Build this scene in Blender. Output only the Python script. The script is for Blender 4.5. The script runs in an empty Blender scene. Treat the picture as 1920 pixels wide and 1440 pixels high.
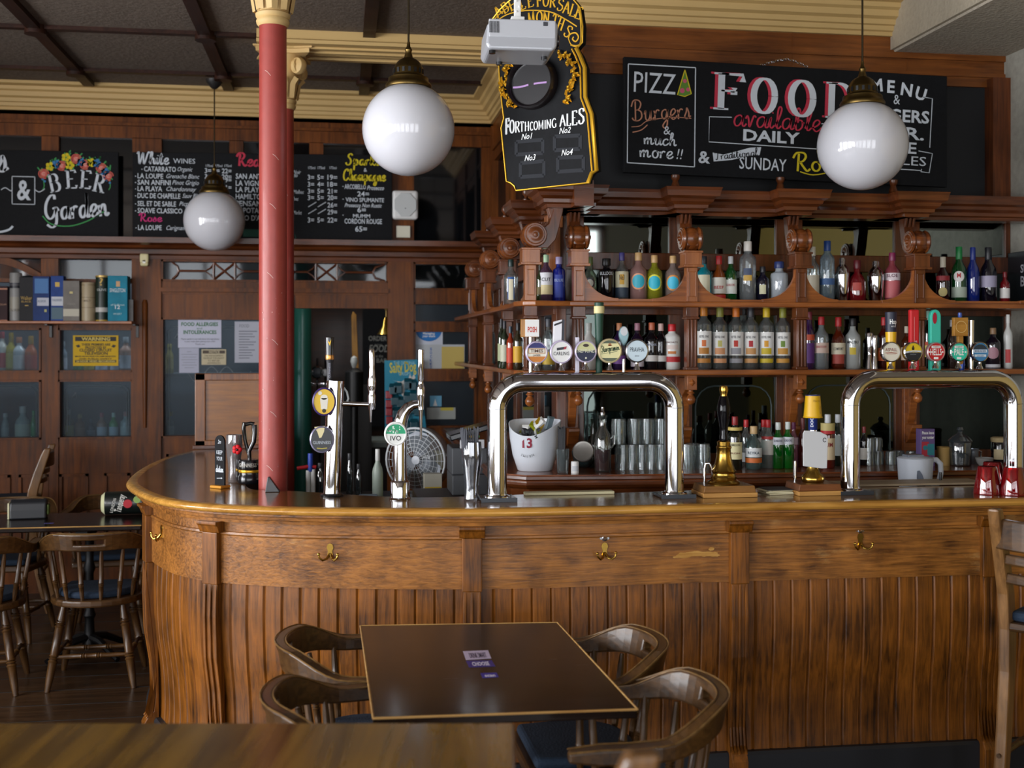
import bpy, bmesh, math, random
from mathutils import Vector, Matrix
random.seed(7)
SC = bpy.context.scene
COL = SC.collection
PI = math.pi
# ---------------------------------------------------------------- camera, world, light, exposure
F, HOR, EYE, YAW = 2150.0, 650.0, 1.70, math.radians(8.5)
SN, CS = math.sin(YAW), math.cos(YAW)
cam_d = bpy.data.cameras.new('camera')
cam = bpy.data.objects.new('camera', cam_d)
COL.objects.link(cam)
cam.location = (0, 0, EYE)
cam.rotation_euler = (PI/2, 0, -YAW)
cam_d.sensor_width = 36
cam_d.lens = F/1920*36
cam_d.shift_y = (HOR-720)/1920
cam_d.clip_start = .05
cam_d.dof.use_dof = True
cam_d.dof.focus_distance = 4.75
cam_d.dof.aperture_fstop = 2.8
SC.camera = cam
SC.view_settings.view_transform = 'Standard'
SC.view_settings.look = 'None'
SC.view_settings.gamma = 1
SC.view_settings.exposure = 0.0
SC.view_settings.use_curve_mapping = False
SC.cycles.caustics_reflective = False
SC.cycles.caustics_refractive = False
SC.cycles.transparent_max_bounces = 24
SC.cycles.sample_clamp_indirect = 4
W = bpy.data.worlds.new('world')
SC.world = W
W.use_nodes = True
W.node_tree.nodes['Background'].inputs[0].default_value = (.80, .88, 1.0, 1)
W.node_tree.nodes['Background'].inputs[1].default_value = 1.0

def area(name, loc, rot, sx, sy, power, col=(1, 1, 1)):
    l = bpy.data.lights.new(name, 'AREA')
    l.shape = 'RECTANGLE'; l.size = sx; l.size_y = sy; l.energy = power; l.color = col
    o = bpy.data.objects.new(name, l); COL.objects.link(o)
    o.location = loc; o.rotation_euler = rot
    return o
DAY = (.95, .97, 1.0)
WIN_Y = -2.7
WINS = [(-3.8, 1.25), (-2.2, 1.25), (-.6, 1.25), (1.0, 1.25), (2.6, 1.25)]   # street windows behind the camera: centre x, width
for wx, ww in WINS:
    area('street_window_daylight', (wx, WIN_Y-.25, 1.75), (PI/2+.06, 0, 0), ww, 2.95, 55, DAY)
SIDE = [(-1.7, 1.5), (.2, 1.5), (2.1, 1.5), (4.0, 1.5)]                               # windows in the left wall
for wy, ww in SIDE:
    area('side_window_daylight', (-4.85, wy, 1.9), (PI/2, 0, -PI/2), ww, 2.4, 245, DAY)

def ray(px, py):
    a = (px-960)/F; b = (HOR-py)/F
    return Vector((a*CS+SN, -a*SN+CS, b))
def PZ(px, py, z):
    d = ray(px, py); return d*((z-EYE)/d.z)+Vector((0, 0, EYE))
def PY(px, py, y):
    d = ray(px, py); return d*(y/d.y)+Vector((0, 0, EYE))
def PX(px, py, x):
    d = ray(px, py); return d*(x/d.x)+Vector((0, 0, EYE))
def PXZ(px, y):            # world x of a picture column on the plane y
    return PY(px, 600, y).x
def ZY(py, y, px=960):     # world z of a picture row on the plane y
    return PY(px, py, y).z
def MPP(px, y):            # metres per picture pixel there
    return y/ray(px, 600).y/F

# ---------------------------------------------------------------- materials
def lin(h):
    if not isinstance(h, str): return tuple(h)[:3]+(1,)
    h = h.lstrip('#'); v = [int(h[i:i+2], 16)/255 for i in (0, 2, 4)]
    return tuple((c/12.92 if c <= .04045 else ((c+.055)/1.055)**2.4) for c in v)+(1,)
MATS = {}
def newmat(name):
    m = bpy.data.materials.new(name); m.use_nodes = True
    return m, m.node_tree, m.node_tree.nodes['Principled BSDF']
def mat(col, rough=.5, metal=0, coat=0, bump=0, bscale=60, var=0, spec=.5):
    k = ('m', col, rough, metal, coat, bump, bscale, var, spec)
    if k in MATS: return MATS[k]
    m, t, b = newmat('mat_%d' % len(MATS))
    b.inputs['Base Color'].default_value = lin(col)
    b.inputs['Roughness'].default_value = rough
    b.inputs['Metallic'].default_value = metal
    b.inputs['Coat Weight'].default_value = coat
    b.inputs['Coat Roughness'].default_value = .08
    b.inputs['Specular IOR Level'].default_value = spec
    if bump or var:
        tc = t.nodes.new('ShaderNodeTexCoord'); n = t.nodes.new('ShaderNodeTexNoise')
        n.inputs['Scale'].default_value = bscale; n.inputs['Detail'].default_value = 5
        t.links.new(tc.outputs['Object'], n.inputs['Vector'])
        if bump:
            bp = t.nodes.new('ShaderNodeBump'); bp.inputs['Strength'].default_value = bump; bp.inputs['Distance'].default_value = .01
            t.links.new(n.outputs['Fac'], bp.inputs['Height']); t.links.new(bp.outputs['Normal'], b.inputs['Normal'])
        if var:
            r = t.nodes.new('ShaderNodeValToRGB'); c = lin(col)
            r.color_ramp.elements[0].position = .3; r.color_ramp.elements[1].position = .7
            r.color_ramp.elements[0].color = tuple(x*(1-var) for x in c[:3])+(1,)
            r.color_ramp.elements[1].color = tuple(min(1, x*(1+var)) for x in c[:3])+(1,)
            t.links.new(n.outputs['Fac'], r.inputs['Fac']); t.links.new(r.outputs['Color'], b.inputs['Base Color'])
    MATS[k] = m
    return m
def wood(dark, light, axis='Z', rough=.35, coat=.35, scale=1.0, bump=.12, wear=0, wearcol='#d9b070'):
    k = ('w', dark, light, axis, rough, coat, scale, bump, wear)
    if k in MATS: return MATS[k]
    m, t, b = newmat('wood_%d' % len(MATS))
    N = t.nodes.new; L = t.links.new
    tc = N('ShaderNodeTexCoord'); mp = N('ShaderNodeMapping')
    s = [26*scale, 26*scale, 26*scale]; s['XYZ'.index(axis)] = 1.6*scale
    mp.inputs['Scale'].default_value = s
    L(tc.outputs['Object'], mp.inputs['Vector'])
    n1 = N('ShaderNodeTexNoise'); n1.inputs['Scale'].default_value = 1.6; n1.inputs['Detail'].default_value = 9; n1.inputs['Roughness'].default_value = .62
    n1.inputs['Distortion'].default_value = .6
    L(mp.outputs['Vector'], n1.inputs['Vector'])
    n2 = N('ShaderNodeTexNoise'); n2.inputs['Scale'].default_value = 3.2*scale; n2.inputs['Detail'].default_value = 4
    L(tc.outputs['Object'], n2.inputs['Vector'])
    mx = N('ShaderNodeMath'); mx.operation = 'MULTIPLY_ADD'; mx.inputs[1].default_value = .45; 
    L(n2.outputs['Fac'], mx.inputs[0])
    m2 = N('ShaderNodeMath'); m2.operation = 'MULTIPLY'; m2.inputs[1].default_value = .62
    L(n1.outputs['Fac'], m2.inputs[0]); L(m2.outputs[0], mx.inputs[2])
    r = N('ShaderNodeValToRGB'); e = r.color_ramp.elements
    e[0].position = .36; e[1].position = .68; e[0].color = lin(dark); e[1].color = lin(light)
    L(mx.outputs[0], r.inputs['Fac'])
    out = r.outputs['Color']
    if wear:
        n3 = N('ShaderNodeTexNoise'); n3.inputs['Scale'].default_value = 5.5; n3.inputs['Detail'].default_value = 8; n3.inputs['Roughness'].default_value = .7
        mp3 = N('ShaderNodeMapping'); sc3 = [1.6, 1.6, 1.6]; sc3['XYZ'.index(axis)] = .6; mp3.inputs['Scale'].default_value = sc3
        L(tc.outputs['Object'], mp3.inputs['Vector']); L(mp3.outputs['Vector'], n3.inputs['Vector'])
        r3 = N('ShaderNodeValToRGB'); r3.color_ramp.elements[0].position = .6; r3.color_ramp.elements[1].position = .74
        r3.color_ramp.elements[1].color = (wear, wear, wear, 1)
        L(n3.outputs['Fac'], r3.inputs['Fac'])
        mm = N('ShaderNodeMix'); mm.data_type = 'RGBA'
        L(r3.outputs['Color'], mm.inputs['Factor']); L(out, mm.inputs['A']); mm.inputs['B'].default_value = lin(wearcol)
        out = mm.outputs['Result']
    L(out, b.inputs['Base Color'])
    rr = N('ShaderNodeMapRange'); rr.inputs['To Min'].default_value = rough-.08; rr.inputs['To Max'].default_value = rough+.14
    L(n1.outputs['Fac'], rr.inputs['Value']); L(rr.outputs[0], b.inputs['Roughness'])
    b.inputs['Coat Weight'].default_value = coat; b.inputs['Coat Roughness'].default_value = .16; b.inputs['Specular IOR Level'].default_value = .35 if coat > .2 else .2
    bp = N('ShaderNodeBump'); bp.inputs['Strength'].default_value = bump; bp.inputs['Distance'].default_value = .01
    L(n1.outputs['Fac'], bp.inputs['Height']); L(bp.outputs['Normal'], b.inputs['Normal'])
    MATS[k] = m
    return m
def glass(tint='#ffffff', dens=0, body='#ffffff', gloss=.08, rough=.03):
    """thin glass: see-through tint, a share DENS of coloured body, a Fresnel shine"""
    k = ('g', tint, dens, body, gloss, rough)
    if k in MATS: return MATS[k]
    m, t, b = newmat('glass_%d' % len(MATS))
    N = t.nodes.new; L = t.links.new
    o = t.nodes['Material Output']; t.nodes.remove(b)
    tr = N('ShaderNodeBsdfTransparent'); tr.inputs[0].default_value = lin(tint)
    df = N('ShaderNodeBsdfDiffuse'); df.inputs[0].default_value = lin(body)
    m1 = N('ShaderNodeMixShader'); m1.inputs[0].default_value = dens
    L(tr.outputs[0], m1.inputs[1]); L(df.outputs[0], m1.inputs[2])
    gl = N('ShaderNodeBsdfGlossy'); gl.inputs['Roughness'].default_value = rough
    lw = N('ShaderNodeLayerWeight'); lw.inputs[0].default_value = .35
    mr = N('ShaderNodeMapRange'); mr.inputs['To Min'].default_value = gloss; mr.inputs['To Max'].default_value = min(1, gloss+.62)
    L(lw.outputs['Fresnel'], mr.inputs['Value'])
    m2 = N('ShaderNodeMixShader'); L(mr.outputs[0], m2.inputs[0]); L(m1.outputs[0], m2.inputs[1]); L(gl.outputs[0], m2.inputs[2])
    L(m2.outputs[0], o.inputs['Surface'])
    MATS[k] = m
    return m
CHROME = mat('#d8d8dc', .07, 1)
STEEL = mat('#b8b8bc', .22, 1)
BRASS = mat('#c09a48', .22, 1)
OLDBRASS = mat('#6e5a34', .38, 1)
GOLD = mat('#d9a62a', .35, .6)
BLACK = mat('#111214', .35)
BLACKP = mat('#15161a', .25, coat=.3)
WHITE = mat('#e8e8e6', .45)
CHALK = mat('#dfe3e8', .8)
BOARD = mat('#0e0f12', .7, bump=.05, bscale=40, var=.25, spec=.2)
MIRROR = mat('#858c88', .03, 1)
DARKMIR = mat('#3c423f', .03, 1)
MAH = wood('#2c1106', '#703a18', 'Z', .3, .4)        # dark varnished mahogany, vertical grain
MAHX = wood('#2c1106', '#703a18', 'X', .3, .4)
MAHY = wood('#2c1006', '#6a3216', 'Y', .3, .45)
SHELFW = wood('#5a2a10', '#a8622c', 'X', .3, .4)
FRW = wood('#321604', '#7a4214', 'Z', .4, .08)         # far-wall joinery
FRWX = wood('#321604', '#7a4214', 'X', .4, .08)
OAK = wood('#271202', '#8c5214', 'Z', .36, .25, 1.5, .15)    # counter front
OAKX = wood('#3e2007', '#a3682a', 'X', .38, .22, 2.4, .15, wear=.35)
OAKTOP = wood('#4a2e10', '#8a5e26', 'X', .13, .55, .8, .04)
OAKEDGE = wood('#8a5a1e', '#d09a48', 'X', .22, .5, 1, .05)
TABW = wood('#0a0604', '#1e110a', 'X', .2, .15, .8, .04, wear=.14, wearcol='#7a5c34')
CHAIRW = wood('#20130a', '#573a1a', 'X', .36, .21, 1.2, .08)
CHAIRZ = wood('#20130a', '#573a1a', 'Z', .36, .25, 1.2, .08)

# ---------------------------------------------------------------- mesh kit
class G:
    def __init__(s): s.v = []; s.f = []; s.s = []; s.M = None
    def at(s, loc=(0, 0, 0), rx=0, ry=0, rz=0, sc=1):
        s.M = Matrix.Translation(loc) @ Matrix.Rotation(rz, 4, 'Z') @ Matrix.Rotation(ry, 4, 'Y') @ Matrix.Rotation(rx, 4, 'X') @ Matrix.Scale(sc, 4); return s
    def off(s): s.M = None; return s
    def add(s, vs, fs, smooth=False):
        b = len(s.v)
        s.v += [tuple(s.M @ Vector(p)) if s.M else tuple(p) for p in vs]
        s.f += [tuple(i+b for i in f) for f in fs]; s.s += [smooth]*len(fs); return s
    def box(s, x0, x1, y0, y1, z0, z1):
        return s.add([(x0, y0, z0), (x1, y0, z0), (x1, y1, z0), (x0, y1, z0), (x0, y0, z1), (x1, y0, z1), (x1, y1, z1), (x0, y1, z1)],
                     [(0, 3, 2, 1), (4, 5, 6, 7), (0, 1, 5, 4), (1, 2, 6, 5), (2, 3, 7, 6), (3, 0, 4, 7)])
    def cbox(s, c, d): return s.box(c[0]-d[0]/2, c[0]+d[0]/2, c[1]-d[1]/2, c[1]+d[1]/2, c[2]-d[2]/2, c[2]+d[2]/2)
    def lathe(s, prof, n=20, c=(0, 0, 0), ax='Z', cap=True, a0=0, a1=2*PI, smooth=True):
        full = abs(a1-a0-2*PI) < 1e-6
        k = n if full else n+1
        vs = []
        for r, z in prof:
            for i in range(k):
                a = a0+(a1-a0)*i/n
                p = (r*math.cos(a), r*math.sin(a), z)
                if ax == 'Y': p = (p[0], -p[2], p[1])      # axis points to -y (towards the bar front)
                if ax == 'X': p = (p[2], p[0], p[1])
                vs.append((p[0]+c[0], p[1]+c[1], p[2]+c[2]))
        fs = []
        for j in range(len(prof)-1):
            for i in range(n):
                i2 = (i+1) % k
                fs.append((j*k+i, j*k+i2, (j+1)*k+i2, (j+1)*k+i))
        s.add(vs, fs, smooth)
        if cap and full:
            b = len(s.v)-len(vs)
            if prof[0][0] > 1e-4: s.f.append(tuple(b+i for i in reversed(range(k)))); s.s.append(False)
            if prof[-1][0] > 1e-4: s.f.append(tuple(b+(len(prof)-1)*k+i for i in range(k))); s.s.append(False)
        return s
    def cyl(s, c, r, h, n=20, ax='Z'): return s.lathe([(r, 0), (r, h)], n, c, ax)
    def ball(s, c, r, n=16, m=10, sz=1):
        return s.lathe([(max(1e-5, r*math.sin(PI*i/m)), -r*sz*math.cos(PI*i/m)) for i in range(m+1)], n, c, cap=False)
    def tube(s, pts, r, n=10, closed=False, cap=True):
        pts = [Vector(p) for p in pts]; m = len(pts)
        rs = r if isinstance(r, (list, tuple)) else [r]*m
        vs = []; up = None
        for i, p in enumerate(pts):
            a = pts[(i-1) % m] if (closed or i > 0) else p; b = pts[(i+1) % m] if (closed or i < m-1) else p
            t = (b-a).normalized()
            if up is None: up = t.orthogonal().normalized()
            up = (up-t*up.dot(t)); up = up.normalized() if up.length > 1e-6 else t.orthogonal().normalized()
            q = t.cross(up)
            for k in range(n):
                g = 2*PI*k/n
                vs.append(p+(up*math.cos(g)+q*math.sin(g))*rs[i])
        fs = []
        for i in range(m if closed else m-1):
            j = (i+1) % m
            for k in range(n): fs.append((i*n+k, i*n+(k+1) % n, j*n+(k+1) % n, j*n+k))
        s.add(vs, fs, True)
        if cap and not closed:
            b = len(s.v)-len(vs)
            s.f.append(tuple(b+k for k in reversed(range(n)))); s.s.append(False)
            s.f.append(tuple(b+(m-1)*n+k for k in range(n))); s.s.append(False)
        return s
    def sweep(s, path, prof, closed=False, cap=True, smooth=False, side=1):
        """moulding: prof = [(out, z)] ring, path = [(x, y)] in plan; out points right of the walking direction"""
        m = len(path); P = [Vector((p[0], p[1])) for p in path]; vs = []
        for i, p in enumerate(P):
            a = P[i-1] if (closed or i > 0) else None; b = P[(i+1) % m] if (closed or i < m-1) else None
            d1 = (p-a).normalized() if a is not None else (b-p).normalized()
            d2 = (b-p).normalized() if b is not None else d1
            n1 = Vector((d1.y, -d1.x)); n2 = Vector((d2.y, -d2.x))
            nn = (n1+n2); nn = nn/max(.35, nn.dot(n1)) if nn.length > 1e-6 else n1
            for o, z in prof: vs.append((p.x+nn.x*o*side, p.y+nn.y*o*side, z))
        k = len(prof); fs = []
        for i in range(m if closed else m-1):
            j = (i+1) % m
            for q in range(k): fs.append((i*k+q, i*k+(q+1) % k, j*k+(q+1) % k, j*k+q))
        s.add(vs, fs, smooth)
        if cap and not closed:
            b = len(s.v)-len(vs)
            s.f.append(tuple(b+q for q in reversed(range(k)))); s.s.append(False)
            s.f.append(tuple(b+(m-1)*k+q for q in range(k))); s.s.append(False)
        return s
    def prism(s, pts, y0, y1, plane='XZ', smooth=False):
        def mp(p, y): return {'XZ': (p[0], y, p[1]), 'XY': (p[0], p[1], y), 'YZ': (y, p[0], p[1])}[plane]
        n = len(pts)
        vs = [mp(p, y0) for p in pts]+[mp(p, y1) for p in pts]
        s.add(vs, [tuple(range(n)), tuple(range(2*n-1, n-1, -1))])
        b = len(s.v)-2*n
        for i in range(n): s.f.append((b+i, b+(i+1) % n, b+n+(i+1) % n, b+n+i)); s.s.append(smooth)
        return s
    def patch(s, r, z0, z1, half, c=(0, 0, 0), mid=-PI/2, n=10, r1=None):
        r1 = r if r1 is None else r1; vs = []
        for z, q in ((z0, r), (z1, r1)):
            for i in range(n+1):
                a = mid-half+2*half*i/n; vs.append((c[0]+q*math.cos(a), c[1]+q*math.sin(a), c[2]+z))
        return s.add(vs, [(i, i+1, n+2+i, n+1+i) for i in range(n)], True)
    def build(s, name, m, parent=None, bevel=0, world=False, seg=2, solid=0):
        me = bpy.data.meshes.new(name)
        vs = s.v
        if world and parent is not None:
            w = wloc(parent); vs = [(p[0]-w.x, p[1]-w.y, p[2]-w.z) for p in vs]
        me.from_pydata(vs, [], s.f)
        me.polygons.foreach_set('use_smooth', s.s)
        bm = bmesh.new(); bm.from_mesh(me)
        bmesh.ops.recalc_face_normals(bm, faces=bm.faces); bm.to_mesh(me); bm.free()
        if any(s.s): me.set_sharp_from_angle(angle=.75)
        me.materials.append(m)
        o = bpy.data.objects.new(name, me); COL.objects.link(o)
        if parent is not None: o.parent = parent
        if solid:
            md = o.modifiers.new('t', 'SOLIDIFY'); md.thickness = solid
        if bevel:
            md = o.modifiers.new('b', 'BEVEL'); md.width = bevel; md.segments = seg; md.limit_method = 'ANGLE'; md.angle_limit = .7
        return o
def wloc(o):
    v = Vector((0, 0, 0))
    while o is not None: v = v+o.location; o = o.parent
    return v
def tag(o, label, cat, group=None):
    o['label'] = label; o['category'] = cat
    if group: o['group'] = group
    return o
def thing(name, label, cat, loc=(0, 0, 0), rz=0, group=None):
    o = bpy.data.objects.new(name, None); COL.objects.link(o)
    o.empty_display_size = .1; o.location = loc; o.rotation_euler = (0, 0, rz)
    return tag(o, label, cat, group)
def struct(g, name, m, bevel=0, parent=None):
    o = g.build(name, m, parent, bevel)
    if parent is None: o['kind'] = 'structure'
    return o
def copy_tree(o, parent=None):
    c = o.copy(); COL.objects.link(c)
    if parent is not None: c.parent = parent
    for ch in list(o.children): copy_tree(ch, c)
    return c

# ---------------------------------------------------------------- lettering
_TX = {}
def text_mesh(s, bold, shear):
    k = (s, bold, shear)
    if k in _TX: return _TX[k]
    cu = bpy.data.curves.new('t', 'FONT'); cu.body = s; cu.size = 1; cu.resolution_u = 2; cu.offset = bold; cu.shear = shear; cu.fill_mode = 'FRONT'
    ob = bpy.data.objects.new('t', cu)
    me = bpy.data.meshes.new_from_object(ob)
    V = [(v.co.x, v.co.y) for v in me.vertices]; Fc = [tuple(p.vertices) for p in me.polygons]
    bpy.data.objects.remove(ob); bpy.data.curves.remove(cu); bpy.data.meshes.remove(me)
    _TX[k] = (V, Fc); return _TX[k]
CAPH = None
def cap_h():
    global CAPH
    if CAPH is None: CAPH = max(p[1] for p in text_mesh('H', 0, 0)[0])
    return CAPH
# stroke letters: polylines on a 0..1 cap grid (x scaled by the first number); '~' marks a curve through the points
def arcp(cx, cy, rx, ry, a0, a1, n=14): return [(cx+rx*math.cos(math.radians(a0+(a1-a0)*i/n)), cy+ry*math.sin(math.radians(a0+(a1-a0)*i/n))) for i in range(n+1)]
SERIF = {
 'A': (.8, [[(.05, 0), (.4, 1)], [(.4, 1), (.75, 0)], [(.18, .36), (.64, .36)]], [(.05, 0), (.75, 0)]),
 'B': (.7, [[(.15, 0), (.15, 1)], [(.15, 1), (.4, 1)]+arcp(.4, .77, .2, .23, 90, -90)+[(.15, .54)], [(.15, .54), (.42, .54)]+arcp(.42, .27, .23, .27, 90, -90)+[(.15, 0)]], [(.15, 0), (.15, 1)]),
 'C': (.75, [arcp(.42, .5, .34, .5, 45, 315)], []),
 'D': (.8, [[(.15, 0), (.15, 1)], [(.15, 1), (.35, 1)]+arcp(.35, .5, .36, .5, 90, -90)+[(.15, 0)]], [(.15, 0), (.15, 1)]),
 'E': (.65, [[(.15, 0), (.15, 1)], [(.15, 1), (.6, 1), (.6, .86)], [(.15, .52), (.45, .52)], [(.15, 0), (.62, 0), (.62, .15)]], [(.15, 0), (.15, 1)]),
 'F': (.62, [[(.15, 0), (.15, 1)], [(.15, 1), (.6, 1), (.6, .8)], [(.15, .52), (.42, .52), (.42, .62)], [(.42, .52), (.42, .42)]], [(.15, 0), (.15, 1)]),
 'G': (.8, [arcp(.42, .5, .34, .5, 45, 300)+[(.68, .1), (.68, .42)]], [(.68, .42)]),
 'H': (.8, [[(.15, 0), (.15, 1)], [(.65, 0), (.65, 1)], [(.15, .52), (.65, .52)]], [(.15, 0), (.15, 1), (.65, 0), (.65, 1)]),
 'I': (.35, [[(.17, 0), (.17, 1)]], [(.17, 0), (.17, 1)]),
 'L': (.62, [[(.15, 0), (.15, 1)], [(.15, 0), (.58, 0), (.58, .18)]], [(.15, 0), (.15, 1)]),
 'M': (.95, [[(.12, 0), (.12, 1)], [(.12, 1), (.46, .1), (.8, 1)], [(.8, 1), (.8, 0)]], [(.12, 0), (.8, 0), (.12, 1), (.8, 1)]),
 'N': (.82, [[(.12, 0), (.12, 1)], [(.12, 1), (.68, 0)], [(.68, 0), (.68, 1)]], [(.12, 0), (.12, 1), (.68, 1)]),
 'O': (.82, [arcp(.41, .5, .34, .5, 0, 360, 22)], []),
 'R': (.76, [[(.15, 0), (.15, 1)], [(.15, 1), (.4, 1)]+arcp(.4, .75, .22, .25, 90, -90)+[(.15, .5)], [(.36, .5), (.68, 0)]], [(.15, 0), (.15, 1), (.68, 0)]),
 'S': (.62, [[(.54, .78), (.5, .95), (.3, 1), (.1, .9), (.1, .7), (.3, .55), (.5, .42), (.54, .2), (.4, .03), (.2, 0), (.08, .08), (.05, .25)]], []),
 'T': (.72, [[(.36, 0), (.36, 1)], [(.06, .84), (.06, 1), (.66, 1), (.66, .84)]], [(.36, 0)]),
 ' ': (.35, [], [])}
SCRIPT = {
 'a': (.5, [[(.42, .42), (.3, .5), (.12, .4), (.06, .18), (.14, .02), (.28, .06), (.4, .26), (.45, .5)], [(.45, .5), (.42, .1), (.5, .02), (.6, .14)]]),
 'b': (.48, [[(.02, .1), (.2, .5), (.3, .85), (.22, 1), (.14, .8), (.12, .1), (.24, 0), (.4, .16), (.4, .4), (.26, .46), (.2, .34)], [(.4, .36), (.5, .34)]]),
 'c': (.42, [[(.4, .4), (.3, .5), (.12, .4), (.06, .18), (.16, .0), (.34, .06), (.44, .18)]]),
 'd': (.52, [[(.4, .42), (.26, .5), (.1, .36), (.07, .14), (.18, .0), (.34, .16), (.46, .6), (.5, 1)], [(.5, 1), (.42, .14), (.5, .02), (.6, .14)]]),
 'e': (.42, [[(.02, .14), (.24, .24), (.38, .4), (.28, .52), (.12, .4), (.08, .16), (.2, 0), (.36, .06), (.46, .18)]]),
 'g': (.5, [[(.42, .42), (.3, .5), (.12, .4), (.08, .18), (.18, .04), (.32, .12), (.44, .5)], [(.44, .5), (.38, -.2), (.24, -.42), (.1, -.3), (.3, -.06), (.56, .14)]]),
 'h': (.5, [[(.02, .1), (.22, .6), (.28, .9), (.2, 1), (.14, .8), (.1, 0)], [(.12, .26), (.28, .48), (.38, .42), (.38, .1), (.46, .02), (.54, .12)]]),
 'i': (.26, [[(.02, .14), (.14, .5), (.1, .12), (.18, .02), (.28, .14)], [(.2, .68), (.21, .72)]]),
 'k': (.5, [[(.02, .1), (.22, .6), (.28, .9), (.2, 1), (.14, .8), (.1, 0)], [(.12, .22), (.3, .5), (.36, .42), (.16, .24), (.4, .02), (.5, .1)]]),
 'l': (.26, [[(.02, .1), (.2, .5), (.3, .88), (.22, 1), (.14, .8), (.1, .12), (.18, .02), (.3, .14)]]),
 'm': (.74, [[(.06, .46), (.1, 0)], [(.1, .26), (.24, .48), (.32, .42), (.3, 0)], [(.31, .26), (.46, .48), (.54, .42), (.54, .1), (.62, .02), (.74, .14)]]),
 'n': (.52, [[(.06, .46), (.1, 0)], [(.1, .26), (.26, .48), (.36, .42), (.36, .1), (.44, .02), (.54, .14)]]),
 'o': (.46, [arcp(.24, .25, .17, .25, 70, 430, 14), [(.3, .48), (.48, .42)]]),
 'p': (.5, [[(.04, .3), (.14, .5), (.06, -.45)], [(.1, .2), (.26, .48), (.4, .38), (.36, .08), (.2, 0), (.1, .1)], [(.36, .1), (.5, .14)]]),
 'r': (.38, [[(.04, .46), (.09, .3), (.07, 0)], [(.09, .26), (.18, .44), (.28, .5), (.36, .44)]]),
 's': (.38, [[(.02, .1), (.16, .36), (.2, .54), (.3, .3), (.26, .04), (.1, .02), (.04, .12)], [(.26, .04), (.42, .14)]]),
 't': (.34, [[(.04, .14), (.2, .9), (.14, .1), (.22, .0), (.36, .14)], [(.04, .6), (.34, .64)]]),
 'u': (.52, [[(.02, .3), (.1, .5), (.08, .12), (.18, 0), (.32, .14), (.42, .5)], [(.42, .5), (.4, .1), (.48, .02), (.58, .14)]]),
 'v': (.44, [[(.02, .36), (.1, .5), (.16, .3), (.2, 0), (.38, .5), (.48, .44)]]),
 'y': (.5, [[(.02, .36), (.1, .5), (.1, .16), (.2, .04), (.36, .2), (.44, .5)], [(.44, .5), (.34, -.2), (.2, -.42), (.08, -.3), (.3, -.04), (.54, .14)]]),
 'B': (.74, [[(.24, .0), (.3, .96)], [(.04, .7), (.2, 1), (.5, 1), (.62, .82), (.5, .58), (.3, .52)], [(.36, .54), (.6, .44), (.62, .16), (.4, 0), (.14, .04), (.06, .16)]]),
 'C': (.72, [[(.6, .8), (.64, .95), (.48, 1), (.24, .82), (.1, .44), (.16, .1), (.38, 0), (.58, .14), (.68, .26)]]),
 'G': (.8, [[(.62, .84), (.6, 1), (.4, .98), (.16, .68), (.1, .3), (.26, .06), (.48, .16), (.64, .44)], [(.64, .5), (.6, -.1), (.36, -.3), (.1, -.16)], [(.46, .46), (.66, .5), (.76, .36)]]),
 'R': (.76, [[(.22, 0), (.3, .96)], [(.04, .72), (.2, 1), (.5, 1), (.6, .8), (.48, .56), (.28, .5)], [(.34, .5), (.5, .2), (.64, 0), (.78, .12)]]),
 'S': (.64, [[(.6, .84), (.52, 1), (.34, .94), (.26, .74), (.44, .5), (.46, .2), (.28, 0), (.08, .06), (.04, .22)]]),
 'T': (.6, [[(.02, .82), (.12, .98), (.4, .92), (.66, 1)], [(.4, .92), (.3, .3), (.18, .0), (.04, .1)]]),
 'W': (.98, [[(.02, .8), (.14, .98), (.16, .5), (.22, 0), (.5, .9), (.54, .4), (.6, 0), (.86, .74), (.98, .98), (1.08, .9)]]),
 ' ': (.3, [])}
def smooth_pts(p, n=4):
    if len(p) < 3: return p
    q = [p[0]]+list(p)+[p[-1]]; o = []
    for i in range(1, len(q)-2):
        a, b, c, d = q[i-1], q[i], q[i+1], q[i+2]
        for k in range(n):
            t = k/n
            o.append(tuple(.5*((2*b[j])+(-a[j]+c[j])*t+(2*a[j]-5*b[j]+4*c[j]-d[j])*t*t+(-a[j]+3*b[j]-3*c[j]+d[j])*t**3) for j in (0, 1)))
    o.append(p[-1]); return o
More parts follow.
